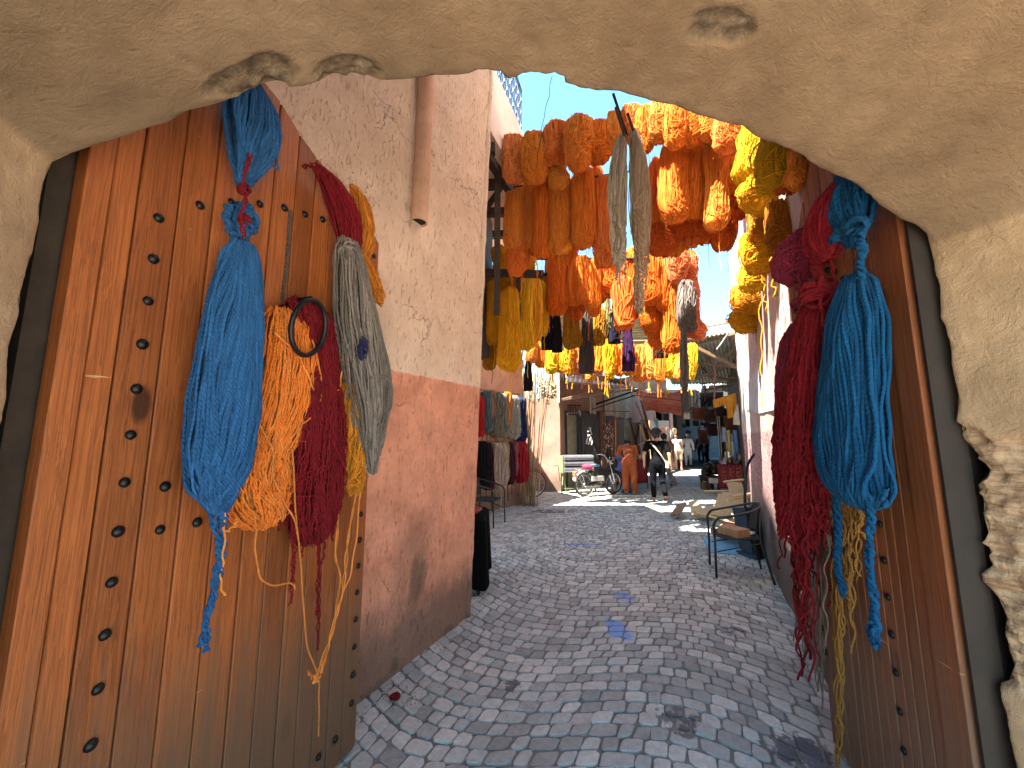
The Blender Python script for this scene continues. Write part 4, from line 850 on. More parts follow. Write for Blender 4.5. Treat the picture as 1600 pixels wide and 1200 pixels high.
# left street side beyond the cane poles
hc = thing('pink_house', 'sunlit pale pink house front with a black metal door, behind the moped', 'building', (1.2, 12, 0))
mb = MB(); C0, C1, C2 = V2((-1.2, 11.85)), V2((1.42, 11.62)), V2((1.78, 12.7))
wall_sheet(mb, C0, C1, 0, 2.72, (-.09, -1), .02, .1); wall_sheet(mb, C1, C2, 0, 3.6, (.95, -.3), .015, .12)
mb.prism([(-1.2, 11.9), (1.39, 11.68), (1.74, 12.7), (1.2, 14), (-1.2, 14)], 0, 2.7)
mb.prism([(1.16, 11.9), (1.40, 11.7), (1.74, 12.7), (1.2, 14)], 2.7, 3.6)
D0, D1 = V2((1.70, 12.45)), V2((3.05, 12.95)); wall_sheet(mb, D0 + (0, .12), D1 + (0, .12), 2.42, 3.75, (.35, -.94), .01, .12); mb.prism([(1.7, 12.62), (3.05, 13.12), (3.0, 14), (1.7, 14)], 2.42, 3.74); mb.prism([(2.95, 12.98), (3.12, 13.04), (3.0, 14), (2.8, 14)], 0, 2.42)
mb.build('wall', m_pink, hc, smooth=True)
mb = MB(); mb.prism([(1.78, 12.75), (2.12, 12.9), (2.1, 13.1), (1.74, 13.0)], 0, 2.3); mb.build('door_reveal', mat('cream_reveal', (.42, .38, .26), .8), hc)
dr = MB(); q0, q1 = V2(P(908, 700, 12.45)[:2]), V2(P(938, 700, 12.55)[:2]); ztop = P(920, 643, 12.5)[2]
mid = (q0 + q1) / 2; ang = atan2(q1[1] - q0[1], q1[0] - q0[0]); wdt = float(np.linalg.norm(q1 - q0))
dr.box((mid[0], mid[1], ztop / 2 + .04), (wdt, .035, ztop - .08), rz=ang, bev=.005); dleaf = dr.build('door', mat('door_black', (.035, .033, .036), .5), hc)
br = MB(); o_ = V2((sin(ang), -cos(ang))) * .028
def dp(u, z): q = q0 + (q1 - q0) * u + o_; return (q[0], q[1], z)
for (u0, z0, u1, z1) in ((.03, ztop, .97, .9), (.97, ztop, .03, .9), (0, .9, 1, .9), (.03, .1, .97, .9), (.97, .1, .03, .9), (.02, .08, .02, ztop), (.98, .08, .98, ztop), (0, ztop - .02, 1, ztop - .02)): beam(br, dp(u0, z0), dp(u1, z1), .03, .015)
br.build('brace', m_black, dleaf)
em = MB()
for pts in ([(.38, 1.65), (.3, 1.5), (.27, 1.38), (.36, 1.36), (.45, 1.47), (.5, 1.6)], [(.5, 1.6), (.58, 1.45), (.52, 1.33)], [(.35, 1.75), (.5, 1.78), (.55, 1.68), (.4, 1.62)], [(.4, 1.86), (.5, 1.88), (.47, 1.76)], [(.42, 1.5), (.55, 1.56)]): em.tube([dp(u, z) for u, z in pts], .022, 6)
em.build('painted_mark', m_white, dleaf)
gr = MB(); g0, g1 = P(887, 633, 12.3), P(907, 636, 12.5); zb = P(897, 647, 12.4)[2]
def gp(u, z): return (g0[0] + (g1[0] - g0[0]) * u, g0[1] + (g1[1] - g0[1]) * u, z)
for z in (zb, g0[2]): beam(gr, gp(0, z), gp(1, z), .035)
for u in np.linspace(0, 1, 6): beam(gr, gp(u, zb), gp(u, g0[2]), .02)
for u in (.2, .5, .8): gr.tube([(gp(u + .1 * cos(t), 0)[0], gp(u, 0)[1], (zb + g0[2]) / 2 + .09 * sin(t)) for t in np.linspace(0, 6.28, 12)], .012, 5)
gr.build('door_grille', m_black, hc)
dj = MB()
for x in (885, 906): q = P(x, 700, 12.35); beam(dj, (q[0], q[1], 0), (q[0], q[1], 2.42), .06)
dj.build('door_frame', m_black, hc)
mt_ = MB(); rg = random.Random(8)
for i in range(70):
    x = rg.uniform(.35, 1.4); y = 11.72 + rg.uniform(-.06, .06); mt_.tube([(x, y, 2.66), (x + rg.uniform(-.06, .06), y, rg.uniform(3.1, 3.5))], .012, 4)
    x = rg.uniform(.35, 1.35); z = rg.uniform(2.7, 3.3); mt_.tube([(x, y - .05, z), (x + rg.uniform(.05, .2), y - .07, z + rg.uniform(-.15, .15))], .01, 4)
mt_.build('reed_screen', mat('dry_reed', (.48, .40, .26), .9, var=.4, island=.4), hc)
pp = MB(); q = P(872, 600, 11.55); beam(pp, (q[0], q[1], 2.6), (q[0], q[1], 3.7), .07); pp.build('post', mat('pale_post', (.6, .52, .42), .8), hc)

# awning with frame in front of it
aw = thing('metal_awning', 'flat sheet-metal awning on thin brown struts over the black door', 'awning', (2.4, 12, 0))
mb = MB(); a0, a1 = P(884, 597, 11.2), P(990, 606, 10.6); c0, c1 = (1.75, 12.6, 3.65), (4.2, 14.2, 3.55); m_roof = mat('weathered_sheet', (.42, .36, .34), .7, .1)
def corr(mb, A, B, C_, D, n, amp=.02, th=.012):
    A, B, C_, D = map(np.array, (A, B, C_, D))
    mb.cloth(lambda u, v: tuple((A * (1 - u) + B * u) * (1 - v) + (D * (1 - u) + C_ * u) * v + np.array((0, 0, amp * sin(u * n * 2 * pi)))), n * 8, 2, th)
corr(mb, a0, a1, c1, c0, 14); mb.build('sheet', m_roof, aw)
for i, (p, q) in enumerate(((P(876, 624, 11.6), P(962, 603, 10.9)), (P(877, 625, 11.6), P(990, 608, 10.7)), (P(930, 632, 12.9), P(1000, 608, 11.5)), (a0, a1))):
    s_ = MB(); beam(s_, p, q, .045); s_.build('strut', m_timber if i != 2 else m_black, aw)

# slatted upper wall with shop fronts under it
he = thing('shop_row', 'shop row with pale board wall above dark open shop fronts, behind the stooping woman', 'building', (4.5, 15, 0))
E0, E1 = V2((3.08, 12.95)), V2((4.55, 14.9)); E2 = V2((6.7, 18.2)); E3 = V2((11.2, 26.5))
mb = MB(); n_ = 15
for i in range(n_):
    q = E0 + (E1 - E0) * (i + .5) / n_; w = np.linalg.norm(E1 - E0) / n_ - .012; a = atan2((E1 - E0)[1], (E1 - E0)[0]); mb.box((q[0], q[1], 2.98), (w, .03, 1.4 + rg.uniform(-.08, .02)), rz=a, rx=rg.uniform(-.01, .01))
mb.build('board_wall', mat('bleached_board', (.48, .36, .24), .8, island=.25), he)
mb = MB(); wall_sheet(mb, E1, E2, 2.3, 3.5, (.85, -.5), .02, .15); wall_sheet(mb, E1, E1 + (E2 - E1) * .3, 0, 2.3, (.85, -.5), .02, .15); mb.build('wall', m_pink, he, smooth=True)
mb = MB(); BW = [tuple(E0 + V2((-.5, .9))), tuple(E1 + V2((-.6, .9))), tuple(E2 + V2((-.7, .8))), tuple(E3 + V2((-.8, .7))), tuple(E3 + V2((-2, 1))), tuple(E0 + V2((-2, 2)))]
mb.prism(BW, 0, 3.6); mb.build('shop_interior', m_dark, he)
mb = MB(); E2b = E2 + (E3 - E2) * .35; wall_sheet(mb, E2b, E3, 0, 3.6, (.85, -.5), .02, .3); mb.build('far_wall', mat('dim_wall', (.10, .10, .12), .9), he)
for (xa, xb, Y, zt, cc) in ((1000, 1006, 16.2, 2.35, (.05, .055, .07)), (1016, 1022, 17.5, 2.4, (.30, .22, .15)), (1022, 1030, 17.8, 2.4, (.12, .14, .14)), (1030, 1047, 18.6, 2.35, (.09, .08, .075)), (1049, 1053, 18.9, 3.2, (.62, .35, .28)), (978, 983, 13.9, 2.45, (.55, .58, .56)), (1060, 1066, 21, 3.0, (.13, .09, .07))):
    mb = MB(); p, q = P(xa, 700, Y), P(xb, 700, Y + .1); beam(mb, (p[0], p[1], zt / 2), (q[0], q[1], zt / 2), .06, zt); mb.build('door_post' if xb - xa < 7 else 'shutter', mat('sh%d' % xa, cc, .7), he)
for i, (x, y, r, cc) in enumerate(((1034, 673, 5.5, (.62, .22, .12)), (1042, 671, 4, (.5, .25, .2)), (1053, 674, 5, (.7, .5, .28)), (1037, 684, 6, (.2, .18, .15)), (1090, 672, 4, (.2, .3, .2)), (1093, 683, 5, (.12, .2, .16)))):
    q = P(x, y, 18.2 if x < 1060 else 22); rr = r / 610 * q[1]; mb = MB(); mb.lathe(q, [(.01, 0), (rr * .6, .01), (rr, .05), (rr * .96, .06), (rr * .5, .03)], 16, Matrix.Rotation(R(80), 3, 'X').to_quaternion() if 0 else Vector((.5, -.86, .1)).to_track_quat('Z', 'Y'))
    tag(mb.build('hung_plate', mat('plate%d' % i, cc, .5), smooth=True), ('terracotta plate hung on the dark shop front left of the straw hat', 'small pinkish plate beside the terracotta one', 'pale straw tray hung just above the straw hat', 'dark patterned plate low behind the plaid shirt', 'small green wreath in the dark passage', 'larger dark green wreath low in the dark passage')[i], 'plate')

# right street side, the covered passage at the end
hr = thing('market_hall', 'dark covered market passage and its right-hand wall at the end of the alley', 'building', (9, 16, 0))
H0, H1 = V2((5.55, 9.3)), V2((14.2, 27)); HD = (H1 - H0) / np.linalg.norm(H1 - H0); HN = V2((HD[1], -HD[0]))
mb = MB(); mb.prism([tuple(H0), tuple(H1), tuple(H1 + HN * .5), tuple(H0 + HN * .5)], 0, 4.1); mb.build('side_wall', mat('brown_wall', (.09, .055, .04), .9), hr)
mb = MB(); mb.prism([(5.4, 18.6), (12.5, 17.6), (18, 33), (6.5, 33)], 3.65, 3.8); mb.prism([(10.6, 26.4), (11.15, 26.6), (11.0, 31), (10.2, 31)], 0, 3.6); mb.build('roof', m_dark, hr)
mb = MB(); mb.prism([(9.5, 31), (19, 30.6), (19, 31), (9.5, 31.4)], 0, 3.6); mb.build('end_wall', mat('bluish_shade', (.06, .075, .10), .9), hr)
rg = random.Random(4)
for i in range(26):
    mb = MB()
    p, q = P(rg.uniform(1066, 1112), rg.uniform(655, 705), rg.uniform(23, 29)), rg.uniform(.08, .3)
    mb.box(p, (q, .1, q * rg.uniform(.5, 2)), rz=rg.uniform(-.5, .5), bev=.02); mb.build('hung_ware', mat('dim_ware%d' % (i % 4), ((.12, .18, .26), (.2, .24, .26), (.05, .07, .1), (.14, .12, .1))[i % 4], .8), hr)
mb = MB()
for (x, y, w, h, Y) in ((1122, 608, 66, 11, 15.2), (1080, 626, 26, 28, 14.5)):
    p, q = P(x - w / 2, y, Y), P(x + w / 2, y - 2, Y - .4); hh = h / 610 * Y
    mb.cloth(lambda u, v, p=p, q=q, hh=hh: (p[0] + (q[0] - p[0]) * u, p[1] + (q[1] - p[1]) * u + .05 * sin(u * 30), p[2] + hh / 2 - hh * v * (1 + .12 * sin(u * 9))), 30, 6)
tag(mb.build('white_cloth', mat('cream_cloth', (.66, .58, .52), .85), smooth=True), 'cream cloth strip and sheet hung under the end of the metal canopy', 'cloth')

# metal canopy on timber frame
cn = thing('sheet_metal_canopy', 'grey-green sheet-metal canopy on rough timber beams over the stalls at the right', 'canopy', (6, 11, 0))
na, nb, fa, fb = (3.4, 9.55, 3.86), (5.25, 8.15, 3.92), (6.3, 15.2, 3.62), (9.4, 14.9, 3.66)
mb = MB(); corr(mb, na, nb, fb, fa, 26, .022, .01); mb.build('sheet', mat('green_grey_sheet', (.30, .30, .24), .6, .2, var=.3, sc=2), cn)
bl = [((1083, 536, 9.4), (1153, 519, 8.35), .12), ((1090, 520, 8.9), (1108, 560, 10.6), .10), ((1146, 520, 8.5), (1157, 600, 11.5), .11), ((1085, 542, 8.9), (1153, 575, 8.9), .09), ((1128, 562, 9), (1152, 540, 8.9), .07), ((1090, 568, 10), (1155, 574, 9.5), .08), ((1090, 590, 10.5), (1154, 566, 9.9), .05), ((1098, 585, 11), (1150, 596, 11), .06), ((1092, 571, 10.2), (1112, 590, 12), .06), ((1096, 600, 12), (1156, 588, 11), .07), ((1100, 609, 13.5), (1156, 600, 12.5), .07)]
for p, q, w in bl:
    mb = MB(); beam(mb, P(*p), P(*q), w, w * .8); mb.build('beam', m_timber, cn)
mb = MB(); beam(mb, P(1083, 531, 9.3), P(1153, 514, 8.3), .03, .09); mb.build('fascia', m_white, cn)
for x in (1071,): mb = MB(); q = P(x, 640, 9.6); beam(mb, (q[0], q[1], 0), (q[0], q[1], 3.9), .09); mb = MB(); beam(mb, (q[0], q[1], P(x, 655, 9.6)[2]), (q[0], q[1], 3.9), .14); mb.build('post', m_dtimber, cn)
mb = MB(); beam(mb, P(1060, 517, 7.6), P(1153, 500, 6.9), .075, .05); tag(mb.build('timber_rail', m_pale), 'pale timber rail spanning the sky gap above the metal canopy', 'beam')
mb = MB(); cord(mb, [P(1146, 505, 7.5), P(1135, 525, 8), P(1120, 546, 8.4)], .012, 1, m=12); tag(mb.build('slack_line', m_white), 'white cord slung below the pale timber rail', 'cord')

rm = MB(); rng_ = random.Random(6)  # unseen cover put in above the lane to shade the ground beyond
for i in range(60):
    u = i / 59; a_, b_ = (.4 + (2 - .4) * u, 8.9 + 6.1 * u), (3.8 + 2.5 * u, 8.9 + 6.1 * u); rm.tube([(a_[0] + rng_.uniform(-.1, .1), a_[1], 4.6 + rng_.uniform(-.03, .03)), ((a_[0] + b_[0]) / 2, (a_[1] + b_[1]) / 2, 4.56), (b_[0] + rng_.uniform(-.1, .1), b_[1], 4.6)], .052, 5)
tag(rm.build('reed_mat', mat('dry_reed', (.48, .40, .26), .9, var=.4, island=.4)), 'unseen reed mat roofing, shading the lane beyond the far sunlit yarn row', 'reed mat')
# red woven awning cloth
rc = MB(); p0, p1, p2, p3 = map(np.array, (P(993, 611, 13.6), P(1066, 612, 13.0), P(1066, 648, 12.6), P(1010, 640, 13.4)))
rc.cloth(lambda u, v: tuple((p0 * (1 - u) + p1 * u) * (1 - v) + (p3 * (1 - u) + p2 * u) * v + np.array((0, .10 * sin(v * 9 + u * 3), .05 * sin(u * pi) * -1 + .03 * sin(u * 14 + v * 5)))), 40, 26, .012)
m, t_, p_ = nt('red_weave'); v_ = coords(t_, (3, 3, 26)); setc(t_, p_, ramp(t_, noi(t_, v_, 1.5, 5), [(.4, (.48, .11, .08)), (.6, (.55, .24, .17)), (.72, (.62, .42, .32))])); p_.inputs['Roughness'].default_value = .9
tag(rc.build('red_awning', m, smooth=True), 'faded red woven cloth stretched as an awning over the street', 'awning')
wt = MB(); p0, p1, p2, p3 = map(np.array, (P(880, 588, 12.5), P(1040, 590, 12), P(1043, 612, 12.8), P(985, 606, 13.5)))
wt.cloth(lambda u, v: tuple((p0 * (1 - u) + p1 * u) * (1 - v) + (p3 * (1 - u) + p2 * u) * v + np.array((0, 0, .04 * sin(u * 20 + v * 4)))), 30, 10, .01)
tag(wt.build('white_tarpaulin', m_white, smooth=True), 'white tarpaulin glimpsed below the far row of orange yarn', 'tarpaulin')

# ---------------------------------------------------------------- yarn hung across the alley
HR = {'long': [(0, .42), (.04, .82), (.18, 1.02), (.5, 1.06), (.8, 1.15), (.93, 1.0), (1, .5)], 'bun': [(0, .7), (.1, 1.1), (.5, 1.18), (.85, 1.0), (1, .5)], 'fray': [(0, .35), (.08, .6), (.4, .8), (.8, 1), (1, .9)], 'ball': [(0, .4), (.18, 1.05), (.5, 1.2), (.8, 1.05), (1, .4)]}
hk = [0]
def hang(x0, x1, y0, y1, Y, colr, style, label, group, n=None, plane=None, strands=0, lean=0, th=None, sat=None):
    hk[0] += 1; sd = hk[0]; rg = random.Random(sd); f = (lambda x, y: W(x, y, plane[0], plane[1])) if plane else (lambda x, y: P(x, y, Y))
    C, RX, RY = [], [], []; px = f((x0 + x1) / 2, (y0 + y1) / 2)[1] / 610
    for (t, w) in HR[style]:
        y = y0 + (y1 - y0) * t; c = (x0 + x1) / 2 + lean * (t - .5) + rg.uniform(-.06, .06) * (x1 - x0); hw = (x1 - x0) / 2 * w * rg.uniform(.84, 1.12)
        p, q = np.array(f(c - hw, y)), np.array(f(c + hw, y)); C.append((p + q) / 2); r = np.linalg.norm(p - q) / 2; RX.append(r); RY.append(r * (.75 if not plane else .6))
    lat = (1, 0, 0) if not plane else tuple(np.r_[(V2(plane[1]) - V2(plane[0])) / np.linalg.norm(V2(plane[1]) - V2(plane[0])), 0]); dep = (0, -1, 0) if not plane else (lat[1], -lat[0], 0)
    if plane and plane[2] < 0: dep = (-dep[0], -dep[1], 0)
    if colr in (ORANGE, O2, O3) or colr[0] > .83: q_ = rg.choice(((1, 1, 1), (1, 1.12, 1.3), (.9, .86, .8), (1, .94, 1.5), (.94, 1.05, 1))); colr = tuple(min(1, a * b) for a, b in zip(colr, q_))
    tk = th or max(.0042, px * .62); n = n or int(min(110, max(26, max(RX) * 2.6 / tk)))
    mb = MB(); fr = style == 'fray'
    skein(mb, C, RX, RY, lat, dep, n=n, th=tk, amp=.012 if not fr else .008, curl=.004 if style in ('bun', 'ball') else .0015, seed=sd, m=20 if y1 - y0 > 45 else 14, sides=4, kind='fray' if fr else 'loop', swirl=1.2 if style in ('bun', 'ball') else .8, mess=int(n * (.2 if style in ('bun', 'ball') else .08)), front=.7, core=.8, tvar=.3)
    for k in range(strands):
        a = rg.uniform(-.35, .35); c = (x0 + x1) / 2 + a * (x1 - x0); L = (y1 - y0) * rg.uniform(.12, .4) + 6
        cord(mb, [f(c, y0 + (y1 - y0) * .8), f(c + rg.uniform(-1.5, 1.5), y1 + L * .5), f(c + rg.uniform(-2, 2), y1 + L)], tk * .8, 1, m=12, sides=4, seed=sd + k, wob=.006)
    return tag(mb.build('yarn_hank', yarn(colr, sat=sat), smooth=True), label, 'yarn hank', group)
ORD = ['first', 'second', 'third', 'fourth', 'fifth', 'sixth', 'seventh', 'eighth', 'ninth', 'tenth', 'eleventh', 'twelfth', 'thirteenth', 'fourteenth', 'fifteenth', 'sixteenth', 'seventeenth', 'eighteenth', 'nineteenth', 'twentieth', 'twenty-first', 'twenty-second']
yA = lambda x: 4.9 - (x - 786) / 464 * 1.35
gA = 'orange yarn draped over the top pole'
O2 = (1.0, .235, .026); O3 = (1.0, .32, .055); OD_ = (.66, .12, .02)
for i, (a, b_, c, d, st, dy) in enumerate(((784, 822, 216, 286, 'bun', 0), (814, 856, 212, 288, 'bun', -.05), (849, 892, 196, 258, 'bun', 0), (856, 886, 248, 296, 'ball', .1), (884, 925, 186, 268, 'bun', -.1), (917, 953, 193, 256, 'bun', 0), (945, 978, 178, 242, 'bun', .05), (972, 1003, 168, 224, 'bun', .05), (995, 1022, 168, 238, 'bun', 0), (1015, 1048, 157, 224, 'bun', -.05), (1039, 1070, 160, 234, 'bun', -.15), (1060, 1102, 163, 230, 'bun', 0), (1090, 1128, 172, 222, 'bun', 0), (1116, 1158, 184, 240, 'bun', -.1), (1230, 1257, 236, 294, 'ball', .1))):
    hang(a, b_, c, d, yA((a + b_) / 2) + dy if a < 1200 else 2.05, ORANGE if i % 3 else O3, st, 'orange yarn bundle, %s from the left on the topmost pole of the alley' % ORD[i], gA, strands=2 if i in (5, 8, 12) else 0)
gB = 'long orange hanks of the second row'
for i, (a, b_, c, d, st, dy) in enumerate(((788, 820, 300, 392, 'long', 0), (790, 822, 378, 432, 'ball', .05), (817, 843, 279, 388, 'long', .1), (833, 862, 274, 404, 'long', -.05), (857, 893, 268, 398, 'long', 0), (893, 931, 263, 388, 'long', 0), (925, 962, 278, 418, 'long', .1), (1012, 1037, 248, 350, 'long', .1), (1033, 1076, 226, 348, 'long', -.1), (1069, 1103, 222, 342, 'long', 0), (1099, 1136, 218, 360, 'long', -.05), (1120, 1160, 220, 306, 'long', .1), (1136, 1172, 292, 342, 'ball', .2), (1056, 1098, 334, 371, 'ball', .3), (1090, 1140, 336, 372, 'ball', .35), (1014, 1056, 342, 400, 'ball', .2))):
    hang(a, b_, c, d, yA((a + b_) / 2) + .25 + dy, (O2 if i % 2 else ORANGE) if i < 12 else OD_, st, ('orange yarn hank, %s from the left in the second row across the alley' if i < 12 else 'dark red-orange tangled hank, %s from the left in the second row') % ORD[i], gB, strands=1 + (i % 2))
rg = random.Random(77)
for i in range(15):
    x = 796 + i * 24.5 + rg.uniform(-5, 5); x = x + 40 if 945 < x < 1010 else x; w = rg.uniform(26, 36); sl_ = (x - 790) * .13; yt = 288 - sl_ + rg.uniform(-14, 16)
    if x > 1130: continue
    hang(x, x + w, yt, 404 - sl_ * .9 + rg.uniform(-14, 26), yA(x) + .62, rg.choice((O2, ORANGE, (.80, .17, .02))), 'long', 'orange hank hanging behind the second row, %s from its left end' % ORD[i], 'orange hanks hidden behind the second row', strands=1)
for i in range(13):
    x = 850 + i * 17.5 + rg.uniform(-4, 4); w = rg.uniform(24, 32)
    hang(x, x + w, 392 + rg.uniform(-10, 16), 478 + rg.uniform(-14, 26) + (30 if x > 1000 else 0), 6.95 - (x - 850) / 240 * .6, rg.choice((O2, (.80, .17, .02), (.72, .14, .018))), 'long', 'orange hank hanging behind the third row, %s from its left end' % ORD[i], 'orange hanks hidden behind the third row', strands=i % 2)
gC = 'orange hanks of the third row'
for i, (a, b_, c, d, st, dy) in enumerate(((852, 884, 393, 492, 'long', 0), (884, 912, 400, 478, 'long', .1), (902, 921, 400, 475, 'long', -.05), (915, 939, 406, 494, 'long', 0), (938, 964, 398, 458, 'long', .1), (959, 990, 434, 516, 'long', 0), (975, 1006, 396, 480, 'long', .2), (1002, 1033, 398, 478, 'long', -.1), (1024, 1048, 402, 486, 'long', -.05), (1033, 1067, 444, 552, 'long', 0), (1002, 1036, 470, 520, 'ball', .1), (1010, 1048, 500, 545, 'ball', .3), (1042, 1072, 384, 446, 'bun', -.1), (1064, 1089, 397, 434, 'ball', .1), (1068, 1088, 428, 462, 'ball', .3), (1078, 1092, 440, 486, 'bun', .3), (1081, 1102, 502, 531, 'ball', .4))):
    Yc = 6.5 - (a - 850) / 240 * .6 + dy
    hang(a, b_, c, d, Yc, ((.95, .20, .02), (1.0, .23, .026))[i % 2] if i < 12 else (.86, .24, .09), st, 'orange yarn hank, %s from the left in the third row' % ORD[i], gC, strands=1 + (i % 3 == 0))
hang(1058, 1088, 440, 520, 5.6, GREY, 'long', 'taupe yarn hank tied among the orange at the right end of the third row', 'grey and taupe hanks in the rows', th=.006, sat=(.14, .11, .09)); hang(1062, 1076, 505, 606, 5.55, GREY, 'fray', 'long taupe fringe hanging below the taupe hank', 'grey and taupe hanks in the rows', n=22, th=.006)
gD = 'dark and mixed hanks behind the third row'
for a, b_, c, d, st, cc, lb in ((845, 866, 488, 548, 'fray', (.012, .012, .018), 'black yarn hank behind the third row, the leftmost'), (860, 880, 488, 552, 'fray', (.016, .014, .018), 'black yarn hank right of the leftmost black one'), (880, 906, 478, 545, 'long', OCHRE, 'olive-brown yarn hank between the black and the dark grey hank'), (904, 929, 480, 586, 'fray', DGREY, 'long dark grey frayed hank in the middle of the dark row'), (925, 946, 482, 540, 'long', OCHRE, 'mustard-brown hank right of the long dark grey one'), (941, 958, 465, 515, 'fray', (.30, .30, .12), 'olive-green frayed strings in the dark row'), (949, 971, 487, 538, 'fray', (.015, .013, .03), 'navy-black hank right of the olive-green strings'), (971, 991, 490, 582, 'fray', (.05, .015, .07), 'long dark purple fringe, rightmost of the dark hanks'), (1020, 1045, 520, 560, 'fray', (.05, .03, .02), 'dark brown frayed hank under the third row'), (836, 856, 430, 492, 'long', (.35, .19, .03), 'dull mustard hank in shade beside the amber ones'), (818, 832, 565, 612, 'fray', (.015, .012, .014), 'short black hank over the cane poles')):
    hang(a, b_, c, d, 7.4 if c > 450 else 7.0, cc, st, lb, gD, th=.009)
gE = 'orange and yellow hanks of the far sunlit row'; rg = random.Random(12); x = 820; i = 0
cols = [O3, (.88, .26, .02), YELLOW, ORANGE, (.88, .30, .02), O3]
while x < 1082:
    w = rg.uniform(13, 19); yt = 534 + rg.uniform(-6, 6) + (10 if 850 < x < 878 else 0); yb = 588 + rg.uniform(-7, 9)
    if x < 850: yt, yb = 528, 572 + rg.uniform(-6, 6)
    if x > 1022: yb += 10
    cc = YELLOW if (850 < x < 874 or x > 1060) else cols[i % 6]
    hang(x, x + w * 1.18, yt, yb, 9.1 - (x - 820) / 260 * .9 + rg.uniform(-.15, .15), cc, 'long' if i % 4 else 'bun', '%s hank, %s from the left in the far sunlit row' % ('yellow' if cc is YELLOW else 'orange', ORD[i]), gE, strands=2 + i % 3, th=.011)
    x += w; i += 1
gF = 'amber hanks by the left house'; AM = (.95, .42, .016)
for i, (a, b_, c, d, st, Y) in enumerate(((769, 792, 386, 428, 'bun', 5.9), (800, 836, 394, 424, 'bun', 6.1), (757, 786, 440, 538, 'long', 6.2), (755, 774, 522, 578, 'long', 6.5), (777, 815, 450, 580, 'long', 6.0), (798, 822, 424, 500, 'long', 6.3), (803, 834, 430, 548, 'long', 6.15), (825, 847, 434, 533, 'long', 6.3), (764, 802, 420, 470, 'bun', 6.5), (786, 812, 440, 545, 'long', 6.5), (812, 838, 428, 520, 'long', 6.6), (768, 792, 452, 560, 'long', 6.7), (834, 856, 440, 525, 'long', 6.6))):
    hang(a, b_, c, d, Y, AM if i not in (3,) else (.45, .2, .015), st, 'amber yarn hank, %s of the cluster beside the left house counted from the top' % ORD[i], gF, strands=1)
gG = 'yellow and ochre hanks along the right wall'; rp_ = lambda o: (tuple(RW0 + RWN * o), tuple(RW1 + RWN * o), -1)
for i, (a, b_, c, d, st, Y, cc) in enumerate(((1155, 1200, 196, 290, 'long', 3.45, YELLOW), (1190, 1238, 214, 294, 'long', 3.3, YELLOW), (1166, 1226, 280, 330, 'ball', 3.6, AM), (1176, 1206, 322, 380, 'bun', 3.75, (.55, .19, .015)), (1198, 1232, 318, 384, 'bun', 3.5, (.50, .17, .015)), (1168, 1214, 362, 426, 'bun', 4.0, AM), (1160, 1204, 412, 454, 'bun', 4.25, AM), (1151, 1198, 440, 492, 'ball', 4.5, (.62, .25, .015)), (1150, 1190, 480, 519, 'bun', 4.6, AM), (1205, 1250, 225, 300, 'ball', 3.45, OD_))):
    r_ = ray((a + b_) / 2, (c + d) / 2); yw = .69 / (r_[0] / r_[1] - .492); Y = min(yw * (.8 if i == 1 else .88), 5); k_w = (b_ - a) * .12; a -= k_w; b_ += k_w
    hang(a, b_, c, d, Y, cc, st, '%s yarn bundle, %s from the top of the string along the right wall' % ('dark orange' if cc is OD_ else 'yellow' if cc is YELLOW else 'ochre', ORD[i]), gG, strands=3 if i not in (3, 9) else 1)
for i, (x, y0, y1, Y) in enumerate(((1206, 400, 470, 2.9), (1211, 350, 465, 2.7), (1193, 430, 490, 3.2), (1188, 470, 640, 3.6))):
    mb = MB(); cord(mb, [P(x, y0, Y), P(x + 2, (y0 + y1) / 2, Y), P(x + 4, y1, Y)], .005, 1, m=20, sides=4, wob=.012)
    tag(mb.build('yarn_strand', yarn(AMBER), smooth=True), ('short amber strand dangling midway down the yellow yarn by the right wall', 'amber strand hanging highest of the loose ones by the right wall', 'short amber strand next to the lowest ochre bundle', 'long amber strand trailing down the right wall over the pale patch')[i], 'yarn strand', 'loose amber strands by the right wall')
